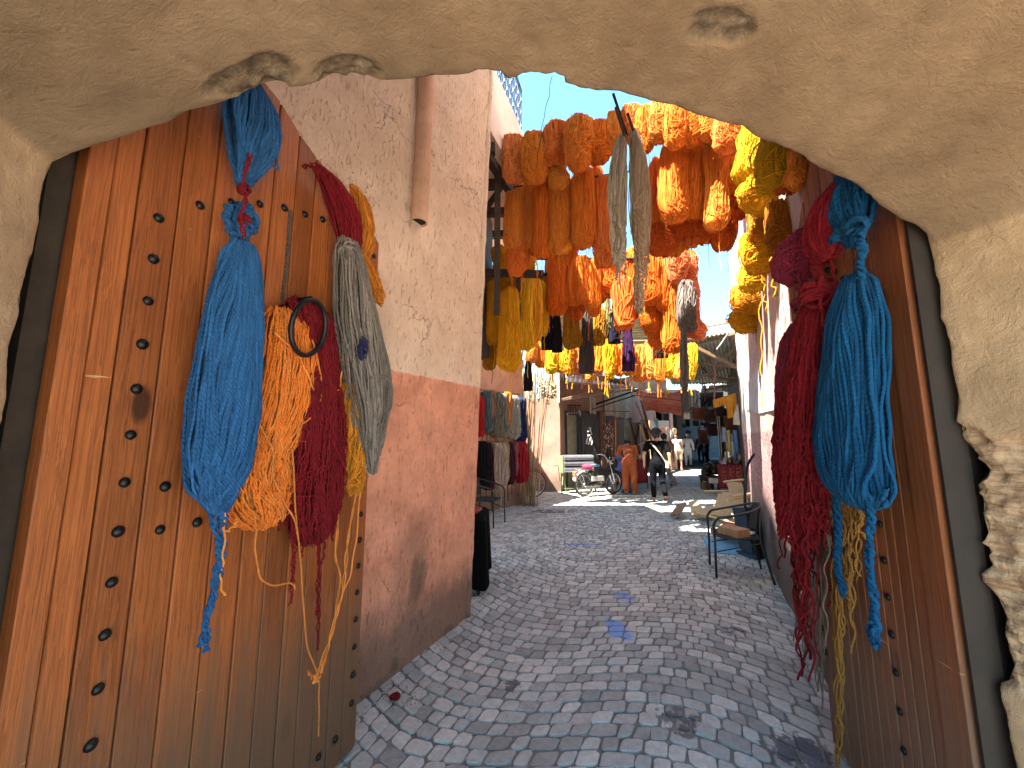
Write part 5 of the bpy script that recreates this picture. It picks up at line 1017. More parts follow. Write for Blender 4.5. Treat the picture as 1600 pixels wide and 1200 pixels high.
# beige cut fringes on iron rods, in front of everything
for i, (rws, lb, sd) in enumerate((([(212, 966, 978), (225, 958, 980), (260, 950, 981), (310, 946, 981), (350, 950, 980), (390, 954, 978), (415, 957, 972)], 'beige-grey cord fringe hung on an iron rod, left of the pair', 61), ([(204, 984, 996), (220, 982, 1004), (260, 981, 1014), (310, 980, 1018), (360, 984, 1018), (405, 990, 1018)], 'tan cord fringe with long braids hung on an iron rod, right of the pair', 62))):
    Y = thing('cord_fringe', lb, 'yarn hank', P(975 + 20 * i, 400, 3.0), 0, 'beige cord fringes'); D = lambda x, y, off: P(x, y, 3.0)
    C, RX, RY = rows(D, 0, rws, .6, .02, .12); b = MB(); skein(b, C, RX, RY, (1, 0, 0), (0, -1, 0), n=85, th=.0058, seed=sd, amp=.006, curl=.0012, m=30, sides=5, kind='fray', mess=8, core=.7); b.build('skein', yarn(BEIGE if i == 0 else (.58, .42, .28), sat=(.34, .27, .2)), Y, smooth=True)
    b = MB(); rg = random.Random(sd)
    for k in range(7 if i == 0 else 6):
        x = rg.uniform(958, 978) if i == 0 else rg.uniform(992, 1012); cord(b, [P(x, 330, 2.98), P(x + 1, 400, 2.98), P(x + rg.uniform(-3, 3), rg.uniform(400, 455), 2.98)], .006, 2, 14, seed=k, m=70)
    if i:
        for x in (992, 998, 1003): cord(b, [P(x, 330, 2.96), P(x + 1, 420, 2.96), P(x + 1, 478 + x % 5 * 4, 2.96)], .008, 3, 16, seed=x, m=90)
    b.build('braid', yarn(BEIGE if i == 0 else (.5, .34, .22)), Y, smooth=True)
    b = MB()
    for (p, q) in (((958, 146), (980, 212)), ((962, 168), (977, 216))) if i == 0 else (((981, 178), (990, 206)),): b.tube([P(*p, 2.75), P(*q, 3.0)], .011, 8)
    b.build('iron_rod', m_dtimber, Y)
# poles carrying the rows
for (p, q, r, m, lb) in ((P(770, 244, 5.25), P(1262, 160, 4.0), .012, m_dtimber, 'timber pole under the topmost row of orange yarn'), (P(772, 296, 5.45), P(1180, 238, 4.5), .012, m_dtimber, 'timber pole of the second row of orange yarn'), (P(838, 404, 6.7), P(1088, 402, 6.0), .03, m_dtimber, 'dark pole carrying the third row'), (P(760, 436, 6.5), P(858, 428, 6.5), .035, m_black, 'short black bar by the amber hanks'), (P(835, 486, 7.5), P(1050, 492, 7.3), .025, m_dtimber, 'pole with the black and grey hanks'), (P(800, 536, 9.3), P(1100, 530, 8.4), .03, m_timber, 'pole of the far sunlit row')):
    mb = MB(); mb.tube(np.linspace(p, q, 8) + np.array([(0, 0, -.02 * sin(pi * i / 7)) for i in range(8)]), r, 8); tag(mb.build('pole', m, smooth=True), lb, 'pole')

# small hanks on the recessed wall
pb_ = lambda o: (tuple(B0 + BN * o), tuple(B1 + BN * o), 1); bp = lambda x, y, o: W(x, y, tuple(B0 + BN * o), tuple(B1 + BN * o))
for a, b_, c, d, cc, lb in ((743, 757, 620, 682, (.55, .03, .03), 'bright red'), (751, 768, 612, 676, (.12, .19, .20), 'teal grey'), (762, 775, 610, 670, (.40, .22, .12), 'light brown'), (767, 785, 613, 683, (.24, .22, .16), 'olive grey'), (777, 793, 616, 684, (.28, .26, .20), 'pale olive'), (784, 798, 613, 674, (.75, .22, .03), 'orange'), (795, 811, 619, 686, (.42, .39, .32), 'silver grey'), (806, 822, 621, 692, (.02, .04, .14), 'navy blue')):
    hang(a, b_, c, d, 0, cc, 'long', '%s hank in the upper row on the peach wall' % lb, 'small hanks on the upper wall rope', plane=pb_(.12), th=.011, strands=1)
for a, b_, c, d, cc, lb in ((744, 763, 690, 762, (.015, .012, .014), 'black'), (757, 772, 692, 766, (.07, .015, .022), 'dark maroon'), (769, 789, 692, 764, (.62, .48, .38), 'cream'), (783, 795, 690, 752, (.55, .38, .2), 'tan'), (790, 803, 692, 756, (.09, .02, .035), 'dark plum'), (800, 810, 692, 744, (.45, .16, .13), 'dusty pink'), (805, 823, 690, 754, (.5, .025, .04), 'red')):
    hang(a, b_, c, d, 0, cc, 'long' if lb != 'dark maroon' else 'fray', '%s hank in the lower row on the peach wall' % lb, 'small hanks on the lower wall rope', plane=pb_(.14), th=.011, strands=2)
for y0, y1, lb in ((606, 616, 'upper'), (689, 690, 'lower')):
    mb = MB(); mb.tube([bp(735, y0, .1), bp(770, y0 + (y1 - y0) * .55, .1), bp(812, y1, .1)], .012, 6); tag(mb.build('wall_rope', mat('hemp', (.2, .15, .1), .9)), '%s rope stretched along the peach wall, small hanks hung on it' % lb, 'rope')
# cane poles leaning at the corner
rg = random.Random(21)
for i in range(20):
    x = rg.uniform(817, 838); b0 = P(x, 786 + rg.uniform(-3, 2), 9.35 + rg.uniform(-.12, .12)); b0 = (b0[0], b0[1], .02); tx_ = rg.choice((rg.uniform(816, 840), rg.uniform(826, 862))); t0 = P(tx_, rg.uniform(560, 600), 9.3 + rg.uniform(-.1, .15))
    mb = MB(); c = [(b0[0] + (t0[0] - b0[0]) * u + .02 * sin(u * 4 + i), b0[1] + (t0[1] - b0[1]) * u, b0[2] + (t0[2] - b0[2]) * u) for u in np.linspace(0, 1, 25)]
    r_ = rg.uniform(.010, .014); mb.tube(c, [r_ * (1.18 if k % 3 == 0 else 1) * (1 - k * .012) for k in range(25)], 7)
    tag(mb.build('cane_pole', mat('cane%d' % (i % 3), ((.30, .175, .08), (.20, .11, .05), (.40, .27, .15))[i % 3], .5, var=.35, sc=4), smooth=True), 'brown cane pole leaning in the bundle at the peach house corner', 'cane pole', 'cane poles leaning at the corner')

# ---------------------------------------------------------------- people
def remesh(mb, vox, smooth_it=3):
    v = np.concatenate(mb.v); me = bpy.data.meshes.new('tmp'); me.from_pydata([tuple(q) for q in v], [], mb.f); o = bpy.data.objects.new('tmp', me); COL.objects.link(o)
    md = o.modifiers.new('r', 'REMESH'); md.mode = 'VOXEL'; md.voxel_size = vox
    ms = o.modifiers.new('s', 'SMOOTH'); ms.iterations = smooth_it; ms.factor = .5
    dg = bpy.context.evaluated_depsgraph_get(); dg.update(); m2 = bpy.data.meshes.new_from_object(o.evaluated_get(dg))
    V = [tuple(x.co) for x in m2.vertices]; F = [tuple(p.vertices) for p in m2.polygons]
    bpy.data.objects.remove(o); bpy.data.meshes.remove(me); bpy.data.meshes.remove(m2)
    r = MB(); r.add(V, F); return r
def cap(mb, p, q, a, b, sq=1.0, n=10):
    p, q = np.array(p, float), np.array(q, float); d = q - p; L = np.linalg.norm(d); d = d / (L + 1e-9); ts = []; rr = []
    for k in (0, 30, 60): ts.append(p - d * a * cos(R(k))); rr.append(max(1e-3, a * sin(R(k))))
    ts.append(p); rr.append(a); ts.append(q); rr.append(b)
    for k in (60, 30, 0): ts.append(q + d * b * cos(R(k))); rr.append(max(1e-3, b * sin(R(k))))
    if sq < 1 and abs(d[2]) > .8: rr = [x * sq for x in rr]; sq = 1 / sq
    mb.tube(ts, rr, n, sq=sq); return mb
SKIN = (.48, .25, .16)
def person(label, pos, face, S, J, parts, skin=SKIN, vox=.011, facing=False):
    """J joints in metres for a 1.7 m figure: x right, y forward, z up"""
    j = dict(hl=(-.085, 0, .93), hr=(.085, 0, .93), kl=(-.1, .02, .5), kr=(.1, .02, .5), al=(-.1, -.02, .09), ar=(.1, -.02, .09), w=(0, 0, 1.08), c=(0, 0, 1.30), sl=(-.175, 0, 1.40), sr=(.175, 0, 1.40), el=(-.24, -.02, 1.12), er=(.24, -.02, 1.12), wl=(-.25, .06, .87), wr=(.25, .06, .87), n=(0, 0, 1.45), h=(0, .02, 1.60)); j.update(J)
    j = {k: np.array(v, float) for k, v in j.items()}
    P_ = thing('person', label, 'person', (pos[0], pos[1], pos[2] if len(pos) > 2 else 0), 0)
    ca, sa = cos(face), sin(face)
    def T(mb):
        v = np.concatenate(mb.v) * (S * 1.13, S * 1.08, S); mb.v = [np.stack([v[:, 0] * ca - v[:, 1] * sa, v[:, 0] * sa + v[:, 1] * ca, v[:, 2]], 1)]; return mb
    b = MB(); m = (j['hl'] + j['hr']) / 2
    hd = j['h'] - j['n']; up = hd / np.linalg.norm(hd); fw = j.get('fw', np.array((0, 1., 0))); fw = fw - up * fw.dot(up); fw /= np.linalg.norm(fw)
    rot = Matrix((np.cross(fw, up), fw, up)).transposed().to_quaternion()
    b.ell(j['h'], (.075, .095, .112), 16, 12, rot); b.ell(j['h'] + fw * .03 - up * .06, (.055, .06, .06), 12, 8, rot)
    cap(b, j['h'] + fw * .093 + up * .012, j['h'] + fw * .112 - up * .018, .011, .016)
    for s in (-1, 1): e = j['h'] + np.cross(fw, up) * s * .078; cap(b, e + up * .02, e - up * .02, .012, .010)
    cap(b, j['c'], j['h'] - up * .05, .055, .05); cap(b, m, j['w'], .112, .10, .66); cap(b, j['w'], j['c'], .10, .118, .62); cap(b, j['sl'] * .8 + j['c'] * .2, j['sr'] * .8 + j['c'] * .2, .058, .058)
    for s in 'lr':
        cap(b, j['s' + s], j['e' + s], .050, .038); cap(b, j['e' + s], j['w' + s], .038, .026); d = j['w' + s] - j['e' + s]; d /= np.linalg.norm(d)
        sd = np.cross(d, (0, 1., 0)); sd /= np.linalg.norm(sd) + 1e-9; pc = j['w' + s] + d * .045
        cap(b, j['w' + s] + d * .02, pc + d * .03, .026, .030, .6); ot = np.cross(sd, d)
        for k, (o, L) in enumerate(((-.03, .055), (-.01, .07), (.011, .066), (.031, .05))): q = pc + d * .035 + ot * o; r_ = q + d * L * .6; cap(b, q, r_, .009, .0088, n=6); cap(b, r_, r_ + d * L * .5 + sd * .012 * (1 if s == 'l' else -1), .0088, .008, n=6)
        q = pc + ot * .034; cap(b, q - d * .02, q + d * .03 + ot * .022, .011, .0095, n=6)
        cap(b, j['h' + s], j['k' + s], .080, .055); cap(b, j['k' + s], j['a' + s], .052, .036); f = j.get('f' + s, np.array((0, .15, -.05))); cap(b, j['a' + s] + (0, -.02, -.03), j['a' + s] + f, .036, .028)
    T(remesh(b, vox)).build('body', mat('skin_%d' % int(skin[0] * 100), skin, .6, var=.08), P_, smooth=True, local=True)
    for (nm, kind, colr, ex) in parts:
        b = MB(); x = ex or 0
        if kind == 'shirt':
            hem = x if isinstance(x, float) else .0
            cap(b, m + (0, 0, .03 - hem), j['w'], .137 + hem * .1, .126, .78); cap(b, j['w'], j['c'], .126, .145, .75); cap(b, j['sl'], j['sr'], .072, .072)
            for s in 'lr': q = j['e' + s] if nm != 'long_shirt' else j['e' + s]; k = .62 if nm == 't_shirt' else 1; e = j['s' + s] * (1 - k) + q * k; cap(b, j['s' + s], e, .068, .062)
            if nm in ('long_shirt', 'tunic'):
                for s in 'lr': cap(b, j['e' + s], j['e' + s] * .15 + j['w' + s] * .85, .055, .05)
            if nm == 'tunic': cap(b, m + (0, 0, -.18), m, .17, .145, .8)
        elif kind == 'trousers':
            k = x if x else .93; fl = .075 if nm == 'wide_trousers' else .05; cap(b, m + (0, 0, .06), m - (0, 0, .03), .128, .135)
            for s in 'lr':
                if k > .6: cap(b, j['h' + s], j['k' + s], .102, .072 + (fl - .05)); e = j['k' + s] * (1 - k) + j['a' + s] * k; cap(b, j['k' + s], e, .070 + (fl - .05), fl)
                else: e = j['h' + s] * .1 + j['k' + s] * .9; cap(b, j['h' + s], e, .105, .092)
        elif kind == 'hair':
            up_, bk = up, -fw; b.ell(j['h'] + up_ * .022 + bk * .026, (.088, .092, .112), 18, 12, rot, .18, 3)
            if nm == 'curly_hair':
                for i in range(46): a_ = Vector((random.gauss(0, 1), random.gauss(0, 1), random.gauss(0, 1))).normalized(); b.ell(j['h'] + up_ * .06 + bk * .07 + np.array(a_) * .085, (.045, .045, .045), 8, 6)
            if nm == 'tied_hair': cap(b, j['h'] + bk * .09, j['h'] + bk * .13 - up_ * .18, .035, .02)
        elif kind == 'shoes':
            for s in 'lr': f = j.get('f' + s, np.array((0, .15, -.05))); cap(b, j['a' + s] + (0, -.03, -.045), j['a' + s] + f + (0, .01, -.012), .040, .036, .8)
        elif kind == 'bag':
            b.tube(smooth([j['sl'] + (-.0, .02, .075), j['c'] + (-.05, -.152, .02), j['w'] + (.07, -.15, .05), m + (.17, -.06, .0), j['w'] + (.12, .13, .0), j['c'] + (-.05, .15, 0), j['sl'] + (0, .02, .075)], 40), .022, 8, sq=.35); b.box(m + (.20, -.02, -.05), (.07, .2, .17), bev=.02)
        elif kind == 'brim':
            b.lathe(j['h'] + up * .05, [(.0, .13), (.07, .12), (.09, .03), (.17, .0), (.175, -.008), (.085, .01)], 20, Vector(tuple(up + fw * .25)).to_track_quat('Z', 'Y'))
        elif kind == 'cap': b.ell(j['h'] + up * .055, (.088, .1, .07), 16, 8, rot)
        elif kind == 'face':
            for s in (-1, 1): b.ell(j['h'] + fw * .088 + np.cross(fw, up) * s * .03 + up * .008, (.011, .006, .006), 8, 6)
            b.ell(j['h'] + fw * .088 - up * .05, (.022, .006, .005), 8, 5)
        elif kind == 'apron': b.box(m, (.2, .1, .2))
        if kind in ('shirt', 'trousers'):
            b = remesh(b, max(vox, .012), 4); v = np.concatenate(b.v); b.v = [np.array([q * (1, 1, 1) + np.array((q[0], q[1], 0)) / (math.hypot(q[0], q[1]) + .05) * (.011 * noise.noise(Vector((q[0] * 9 + x, q[1] * 9, q[2] * 5))) + .009 * noise.noise(Vector((q[0] * 26, q[1] * 26, q[2] * 11 + 3)))) for q in v])]
        T(b).build(nm, mat('cloth_%s_%d_%d' % (nm, int(colr[0] * 999), int(colr[2] * 999)), colr, .9, var=.15, sc=5, bs=.6, bd=.02, spec=.08) if kind not in ('hair',) else mat('hair_%d' % int(colr[0] * 999), colr, .6, sc=60, bs=.8, bd=.01), P_, smooth=True, local=True)
    return P_
HB = (.012, .009, .008)
g_ = G(1030, 785)
person('woman in black t-shirt and trousers with a cream shoulder strap walking away', (g_[0], g_[1], .03), R(-16), 1.0, dict(kl=(-.10, .05, .5), al=(-.10, .0, .09), kr=(.09, .05, .52), ar=(.12, -.22, .15), fr=(0, .11, -.09), el=(-.27, -.03, 1.13), wl=(-.27, .07, .9), er=(.25, -.05, 1.12), wr=(.27, -.02, .86)), [('t_shirt', 'shirt', (.006, .006, .007), None), ('trousers', 'trousers', (.005, .005, .007), .95), ('curly_hair', 'hair', HB, None), ('sandals', 'shoes', (.25, .12, .07), None), ('shoulder_bag', 'bag', (.55, .47, .34), None)], skin=(.52, .28, .17), vox=.010)
g_ = G(985, 773)
person('woman in rust-orange blouse and wide trousers bending over the goods table', (g_[0], g_[1], .03), R(-12), .98, dict(w=(0, .08, 1.07), c=(0, .25, 1.23), sl=(-.17, .27, 1.29), sr=(.17, .27, 1.29), el=(-.24, .38, 1.08), er=(.22, .38, 1.08), wl=(-.13, .55, .98), wr=(.12, .55, .98), n=(0, .34, 1.33), h=(0, .46, 1.38), fw=(0, .5, -.85)), [('blouse', 'shirt', (.40, .11, .045), .0), ('wide_trousers', 'trousers', (.38, .10, .04), .95), ('tied_hair', 'hair', HB, None), ('sandals', 'shoes', (.5, .3, .22), None)])
g_ = (P(964, 740, 11.75)[0], 11.75)
person('man in a blue shirt crouched on a low stool beside the moped', (g_[0], g_[1], .03), R(-60), 1.0, dict(hl=(-.1, 0, .42), hr=(.1, 0, .42), kl=(-.16, .42, .50), kr=(.16, .42, .50), al=(-.15, .38, .09), ar=(.15, .38, .09), w=(0, .07, .58), c=(0, .18, .82), sl=(-.18, .19, .92), sr=(.18, .19, .92), el=(-.24, .38, .72), er=(.24, .38, .72), wl=(-.12, .60, .66), wr=(.10, .60, .66), n=(0, .24, .97), h=(0, .31, 1.1), fw=(0, .8, -.6)), [('long_shirt', 'shirt', (.13, .19, .52), .0), ('trousers', 'trousers', (.06, .065, .08), .95), ('hair', 'hair', HB, None), ('shoes', 'shoes', (.03, .03, .03), None)], skin=(.22, .11, .07))
g_ = (P(1040, 740, 12.9)[0], 12.9)
person('person in grey trousers and reddish top half hidden beyond the woman in black', (g_[0], g_[1], .03), R(-20), .97, dict(kr=(.09, .1, .52), ar=(.14, -.1, .09)), [('t_shirt', 'shirt', (.42, .2, .14), None), ('trousers', 'trousers', (.24, .26, .29), .9), ('hair', 'hair', (.03, .02, .015), None), ('shoes', 'shoes', (.03, .025, .02), None)])
g_ = G(1050, 734)
person('shopper in a plaid grey-purple shirt, dark shorts and a straw hat', (g_[0], g_[1], .02), R(-50), 1.02, dict(w=(0, .03, 1.08), c=(0, .10, 1.29), n=(0, .14, 1.43), h=(0, .2, 1.56)), [('plaid_shirt', 'shirt', (.19, .12, .15), None), ('shorts', 'trousers', (.02, .02, .025), .5), ('straw_hat', 'brim', (.62, .42, .2), None), ('shoes', 'shoes', (.05, .04, .04), None)])
g_ = G(1061, 736)
person('shopper in a pale pink shirt and khaki shorts leaning forward beside the man in white', (g_[0], g_[1], .02), R(-5), 1.0, dict(w=(0, .04, 1.08), c=(0, .14, 1.28), sl=(-.17, .14, 1.37), sr=(.17, .14, 1.37), n=(0, .19, 1.42), h=(0, .27, 1.53), er=(.24, .2, 1.12), wr=(.2, .36, .95)), [('t_shirt', 'shirt', (.62, .44, .42), None), ('shorts', 'trousers', (.38, .28, .19), .5), ('hair', 'hair', (.06, .05, .05), None), ('shoes', 'shoes', (.1, .06, .05), None), ('shoulder_bag', 'bag', (.3, .24, .18), None)])
g_ = G(1076, 730)
person('bald man in loose white tunic and trousers walking towards the camera', (g_[0], g_[1], .02), R(160), 1.0, dict(kr=(.1, .12, .52), ar=(.11, .12, .09), kl=(-.1, .02, .5), al=(-.11, -.14, .1), h=(0, .03, 1.61)), [('tunic', 'shirt', (.70, .62, .52), None), ('trousers', 'trousers', (.66, .6, .52), .93), ('face', 'face', (.05, .02, .02), None), ('cap', 'cap', (.6, .5, .42), None), ('shoes', 'shoes', (.04, .03, .03), None)], skin=(.34, .17, .11))
g_ = (P(1104, 700, 23.5)[0], 23.5)
person('person in navy clothes standing in the shade of the covered passage', (g_[0], g_[1], .02), R(40), 1.0, {}, [('t_shirt', 'shirt', (.02, .025, .06), None), ('trousers', 'trousers', (.015, .02, .04), .95), ('hair', 'hair', HB, None)], vox=.015)
g_ = (P(1095, 700, 24.5)[0], 24.5)
person('dim figure in brown left of the navy one in the passage', (g_[0], g_[1], .02), R(-20), .97, {}, [('long_shirt', 'shirt', (.10, .05, .04), .0), ('trousers', 'trousers', (.04, .04, .045), .95), ('hair', 'hair', HB, None)], vox=.015)

# ---------------------------------------------------------------- chairs
m_mesh = mat('black_wicker', (.02, .02, .022), .6, var=.6, sc=60, bs=1, bd=.01)
def chair(label, pos, face, S=1.0):
    c = thing('metal_armchair', label, 'chair', (pos[0], pos[1], .02), face); b = MB(); w, d = .25, .23   # +x forward
    arm = smooth([(.24, -w, .44), (.25, -w, .58), (.20, -w - .01, .655), (.05, -w - .02, .69), (-.14, -w, .74), (-.27, -w * .55, .79), (-.30, 0, .81), (-.27, w * .55, .79), (-.14, w, .74), (.05, w + .02, .69), (.20, w + .01, .655), (.25, w, .58), (.24, w, .44)], 60)
    b.tube(arm * S, .0135, 10); b.build('arm_rail', m_tube, c, smooth=True, local=True)
    for x0, y0, x1, y1, z in ((.24, -w, .25, -w - .0, .46), (.24, w, .25, w + .0, .46), (-.22, -w + .03, -.31, -w - .02, .77), (-.22, w - .03, -.31, w + .02, .77)):
        l = MB()
        if z > .5: l.tube(smooth([(-.265, y0 * .62, .775), (-.225, y0 * .8, .46), (-.26, y0, .25), (x1, y1, 0)], 16), .0135, 8)
        else: l.tube([(x0, y0, z), (x1, y1, 0)], .0135, 8)
        l.build('leg', m_tube, c, smooth=True, local=True)
    s_ = MB(); a = np.arange(28) * 2 * pi / 28; s_.tube(np.stack([.0 + .235 * np.sign(np.cos(a)) * np.abs(np.cos(a)) ** .7, .235 * np.sign(np.sin(a)) * np.abs(np.sin(a)) ** .7, .44 + 0 * a], 1), .012, 8, closed=True); s_.build('seat_frame', m_tube, c, smooth=True, local=True)
    s_ = MB()
    for k in np.linspace(-.21, .21, 12): s_.box((0, k, .443), (.42, .026, .006)); s_.box((k, 0, .448), (.026, .42, .005))
    s_.build('seat', m_mesh, c, local=True)
    s_ = MB(); s_.cloth(lambda u, v: (-.285 + .05 * abs(u - .5) ** 2 * 4 + .05 * (1 - v), (u - .5) * .30, .50 + .285 * v), 8, 6, .008); s_.build('backrest', m_mesh, c, local=True)
    for y in (-.16, .16): s_ = MB(); s_.tube([(.22, y * 1.4, .28), (-.22, y * 1.3, .40)], .007, 6); s_.build('brace', m_tube, c, local=True)
    return c
chair('black tubular metal armchair by the right wall with a wooden block on its seat', (2.62, 4.80), R(161))
chair('black metal armchair standing under the small hanks at the left', (-.46, 7.40), R(-22))
b = MB(); b.box((2.56, 4.70, .515), (.20, .27, .09), rz=R(20), bev=.006); b.build
tag(b.build('wooden_block', wood('beech', (.36, .22, .12), (.2, .11, .06), knots=False)), 'brown wooden block lying on the seat of the right armchair', 'wood block')
b = MB(); knotmass(b, (2.76, 4.74, .49), .07, 4, .006, 3, sq=(1.2, .8, .25)); tag(b.build('white_rope', m_white, smooth=True), 'short white rope tied on the rear corner of the right armchair', 'rope')
b = MB(); knotmass(b, (-.72, 7.25, .80), .05, 3, .006, 5); tag(b.build('white_string', m_white, smooth=True), 'white string knotted on the back of the left armchair', 'string')
# draped table and bowl
t = thing('draped_table', 'low table fully draped in black cloth at the left wall corner', 'table', (-.62, 4.5, 0)); b = MB()
tc = V2((-.64, 4.50)); hw = (.36, .34); top = .765
def drape(u, v):
    a = u * 2 * pi; c, s = cos(a), sin(a); q = max(abs(c), abs(s)); x, y = c / q, s / q
    if v < .35: k = v / .35; return (tc[0] + x * hw[0] * k, tc[1] + y * hw[1] * k, top)
    k = (v - .35) / .65; fl = 1 + k * (.07 + .05 * sin(a * 9)) ; return (tc[0] + x * hw[0] * fl, tc[1] + y * hw[1] * fl, top - .01 - k * (.64 - .05 * cos(a * 4)))
b.cloth(drape, 96, 16, .004); b.build('tablecloth', mat('black_cloth', (.004, .004, .004), .95, bs=.3, spec=.05), t, smooth=True)
for sx in (-1, 1):
    for sy in (-1, 1): l = MB(); l.box((tc[0] + sx * .3, tc[1] + sy * .28, .37), (.035, .035, .74)); l.build('leg', m_dtimber, t)
b = MB(); b.lathe((-.45, 4.34, top + .008), [(.05, 0), (.09, .012), (.125, .045), (.13, .06), (.122, .058), (.08, .02), (.01, .016)], 24); tag(b.build('clay_bowl', mat('red_glaze', (.30, .05, .035), .35), smooth=True), 'dark red shallow bowl on the black draped table', 'bowl')
# scrap of red yarn on the ground
b = MB(); q = G(617, 1098); knotmass(b, (q[0], q[1], .035), .028, 14, .004, 9, sq=(1.2, 1, .6)); tag(b.build('yarn_scrap', yarn(CRIM), smooth=True), 'small wad of red yarn lying at the foot of the left wall', 'yarn scrap')
rg = random.Random(3); b = MB()
for i in range(160):
    q = G(rg.gauss(640, 26), rg.gauss(1092, 16)) if i < 90 else G(*((lambda u: (560 + u * 170 + rg.gauss(0, 5), 1128 - u * 160 + rg.gauss(0, 5)))(rg.random()))); r_ = rg.uniform(.003, .008)
    b.ell((q[0], q[1], .018), (r_, r_, r_ * .6), 5, 4)
tag(b.build('plaster_crumbs', mat('crumb', (.5, .36, .28), .9)), kind='stuff')

# ---------------------------------------------------------------- right side: offcuts, box, bar
rg = random.Random(17); ORDP = ORD
pk = [((2.95, 8.15, .16), 1.1, .24, R(58), .10, -.25), ((3.25, 8.05, .22), 1.0, .3, R(70), .16, -.3), ((3.55, 7.9, .2), 1.2, .34, R(30), .05, .25), ((3.72, 7.6, .42), .9, .4, R(62), .38, .15), ((3.45, 7.35, .38), .8, .42, R(50), .5, .1), ((3.6, 7.0, .35), .75, .38, R(68), .62, -.1), ((3.85, 7.3, .55), .9, .36, R(75), .75, .1), ((3.2, 7.2, .2), .9, .2, R(120), .08, .1), ((3.3, 6.75, .18), .7, .3, R(25), .2, .05), ((3.62, 6.55, .28), .6, .34, R(85), .5, .05), ((3.78, 6.75, .7), .5, .14, R(20), .1, .1), ((3.7, 6.9, .62), .55, .12, R(-10), .2, 0), ((3.4, 6.35, .12), .6, .28, R(50), .1, 0), ((3.15, 6.2, .10), .5, .2, R(10), .05, .1), ((3.8, 7.6, .85), .5, .12, R(5), .1, .1), ((3.5, 7.7, .62), .55, .12, R(-20), .05, .1)]
for i, (c, L, w, rz, ry, rx) in enumerate(pk):
    L *= .8; w *= .72; c = (min(c[0] + .42, .40 + .51 * c[1]), c[1], c[2] * .9)
    b = MB(); b.box((0, 0, 0), (L, w, .028 if i % 4 else .05), bev=.003)
    b.v = [np.concatenate(b.v) @ np.array((Matrix.Rotation(rz, 3, 'Z') @ Matrix.Rotation(-ry, 3, 'Y') @ Matrix.Rotation(rx, 3, 'X'))).T + np.array(c)]
    tag(b.build('timber_offcut', m_pale if i else m_timber), 'pale plywood offcut, %s from the far left of the heap behind the right chair' % ORDP[i] if i else 'broad weathered board at the left end of the timber heap', 'board', 'heap of timber offcuts')
b = MB(); b.box((3.0, 5.72, .07), (.52, .34, .035), rz=R(-12), rx=R(22), bev=.003); tag(b.build('blue_board', mat('blue_paint', (.12, .32, .5), .5)), 'light blue painted board lying on the paving behind the chair', 'board')
b = MB(); b.box((3.28, 5.62, .32), (.26, .2, .6), rz=R(20), rx=R(-8), bev=.006); b.box((3.25, 5.5, .03), (.3, .3, .05), rz=R(20)); tag(b.build('dark_blue_box', mat('navy_paint', (.015, .035, .06), .5), smooth=False), 'dark blue wooden box on end behind the right chair', 'box')
b = MB(); b.tube(smooth([(3.22, 5.35, .02), P(1163, 790, 5.4), P(1166, 735, 5.4), P(1170, 722, 5.42), P(1178, 710, 5.5)], 24), .018, 8); b.box((3.22, 5.35, .32), (.09, .05, .6), bev=.01); tag(b.build('iron_bar', mat('dark_iron', (.02, .02, .028), .5, .5)), 'dark bent iron bar propped upright against the box', 'bar')
b = MB(); b.box((3.12, 5.85, .28), (.32, .26, .035), rz=R(30), ry=R(-20), bev=.003); tag(b.build('red_edged_block', mat('red_wood', (.32, .09, .05), .7)), 'small reddish board under the pale offcuts', 'board')

# stall at the right under the canopy
st = thing('stall_table', 'stall table draped in dark red cloth with gold ornament under the canopy', 'table', (6.4, 11.6, 0)); b = MB()
s0, s1 = V2(P(1122, 740, 11.3)[:2]), V2(P(1160, 740, 10.9)[:2]); sd_ = (s1 - s0); sl_ = np.linalg.norm(sd_); sd_ /= sl_; sb = V2((-sd_[1], sd_[0]))
b.cloth(lambda u, v: (*(s0 + sd_ * sl_ * u + (sb * .75 * (1 - v / .4) if v < .4 else sb * -.02 * sin(u * 40))), .83 if v < .4 else .83 - (v - .4) / .6 * .68), 40, 12, .006)
b.cloth(lambda u, v: (*(s0 + sb * .75 * u - sd_ * .01), .83 - .68 * v), 12, 8, .006)
b.build('cloth', mat('wine_cloth', (.20, .015, .025), .8), st, smooth=True)
gd = MB()
for cx in (.28, .62, .85):
    for k in range(5):
        q = s0 + sd_ * sl_ * cx - sb * .035; gd.tube([(q[0] + .05 * cos(t_ * 1.3 + k), q[1], .72 - k * .1 + .03 * sin(t_ * 2)) for t_ in np.linspace(0, 4, 8)], .008, 5)
gd.build('gold_ornament', mat('gold', (.6, .4, .1), .4, .5), st)
rg = random.Random(31); wn_ = []
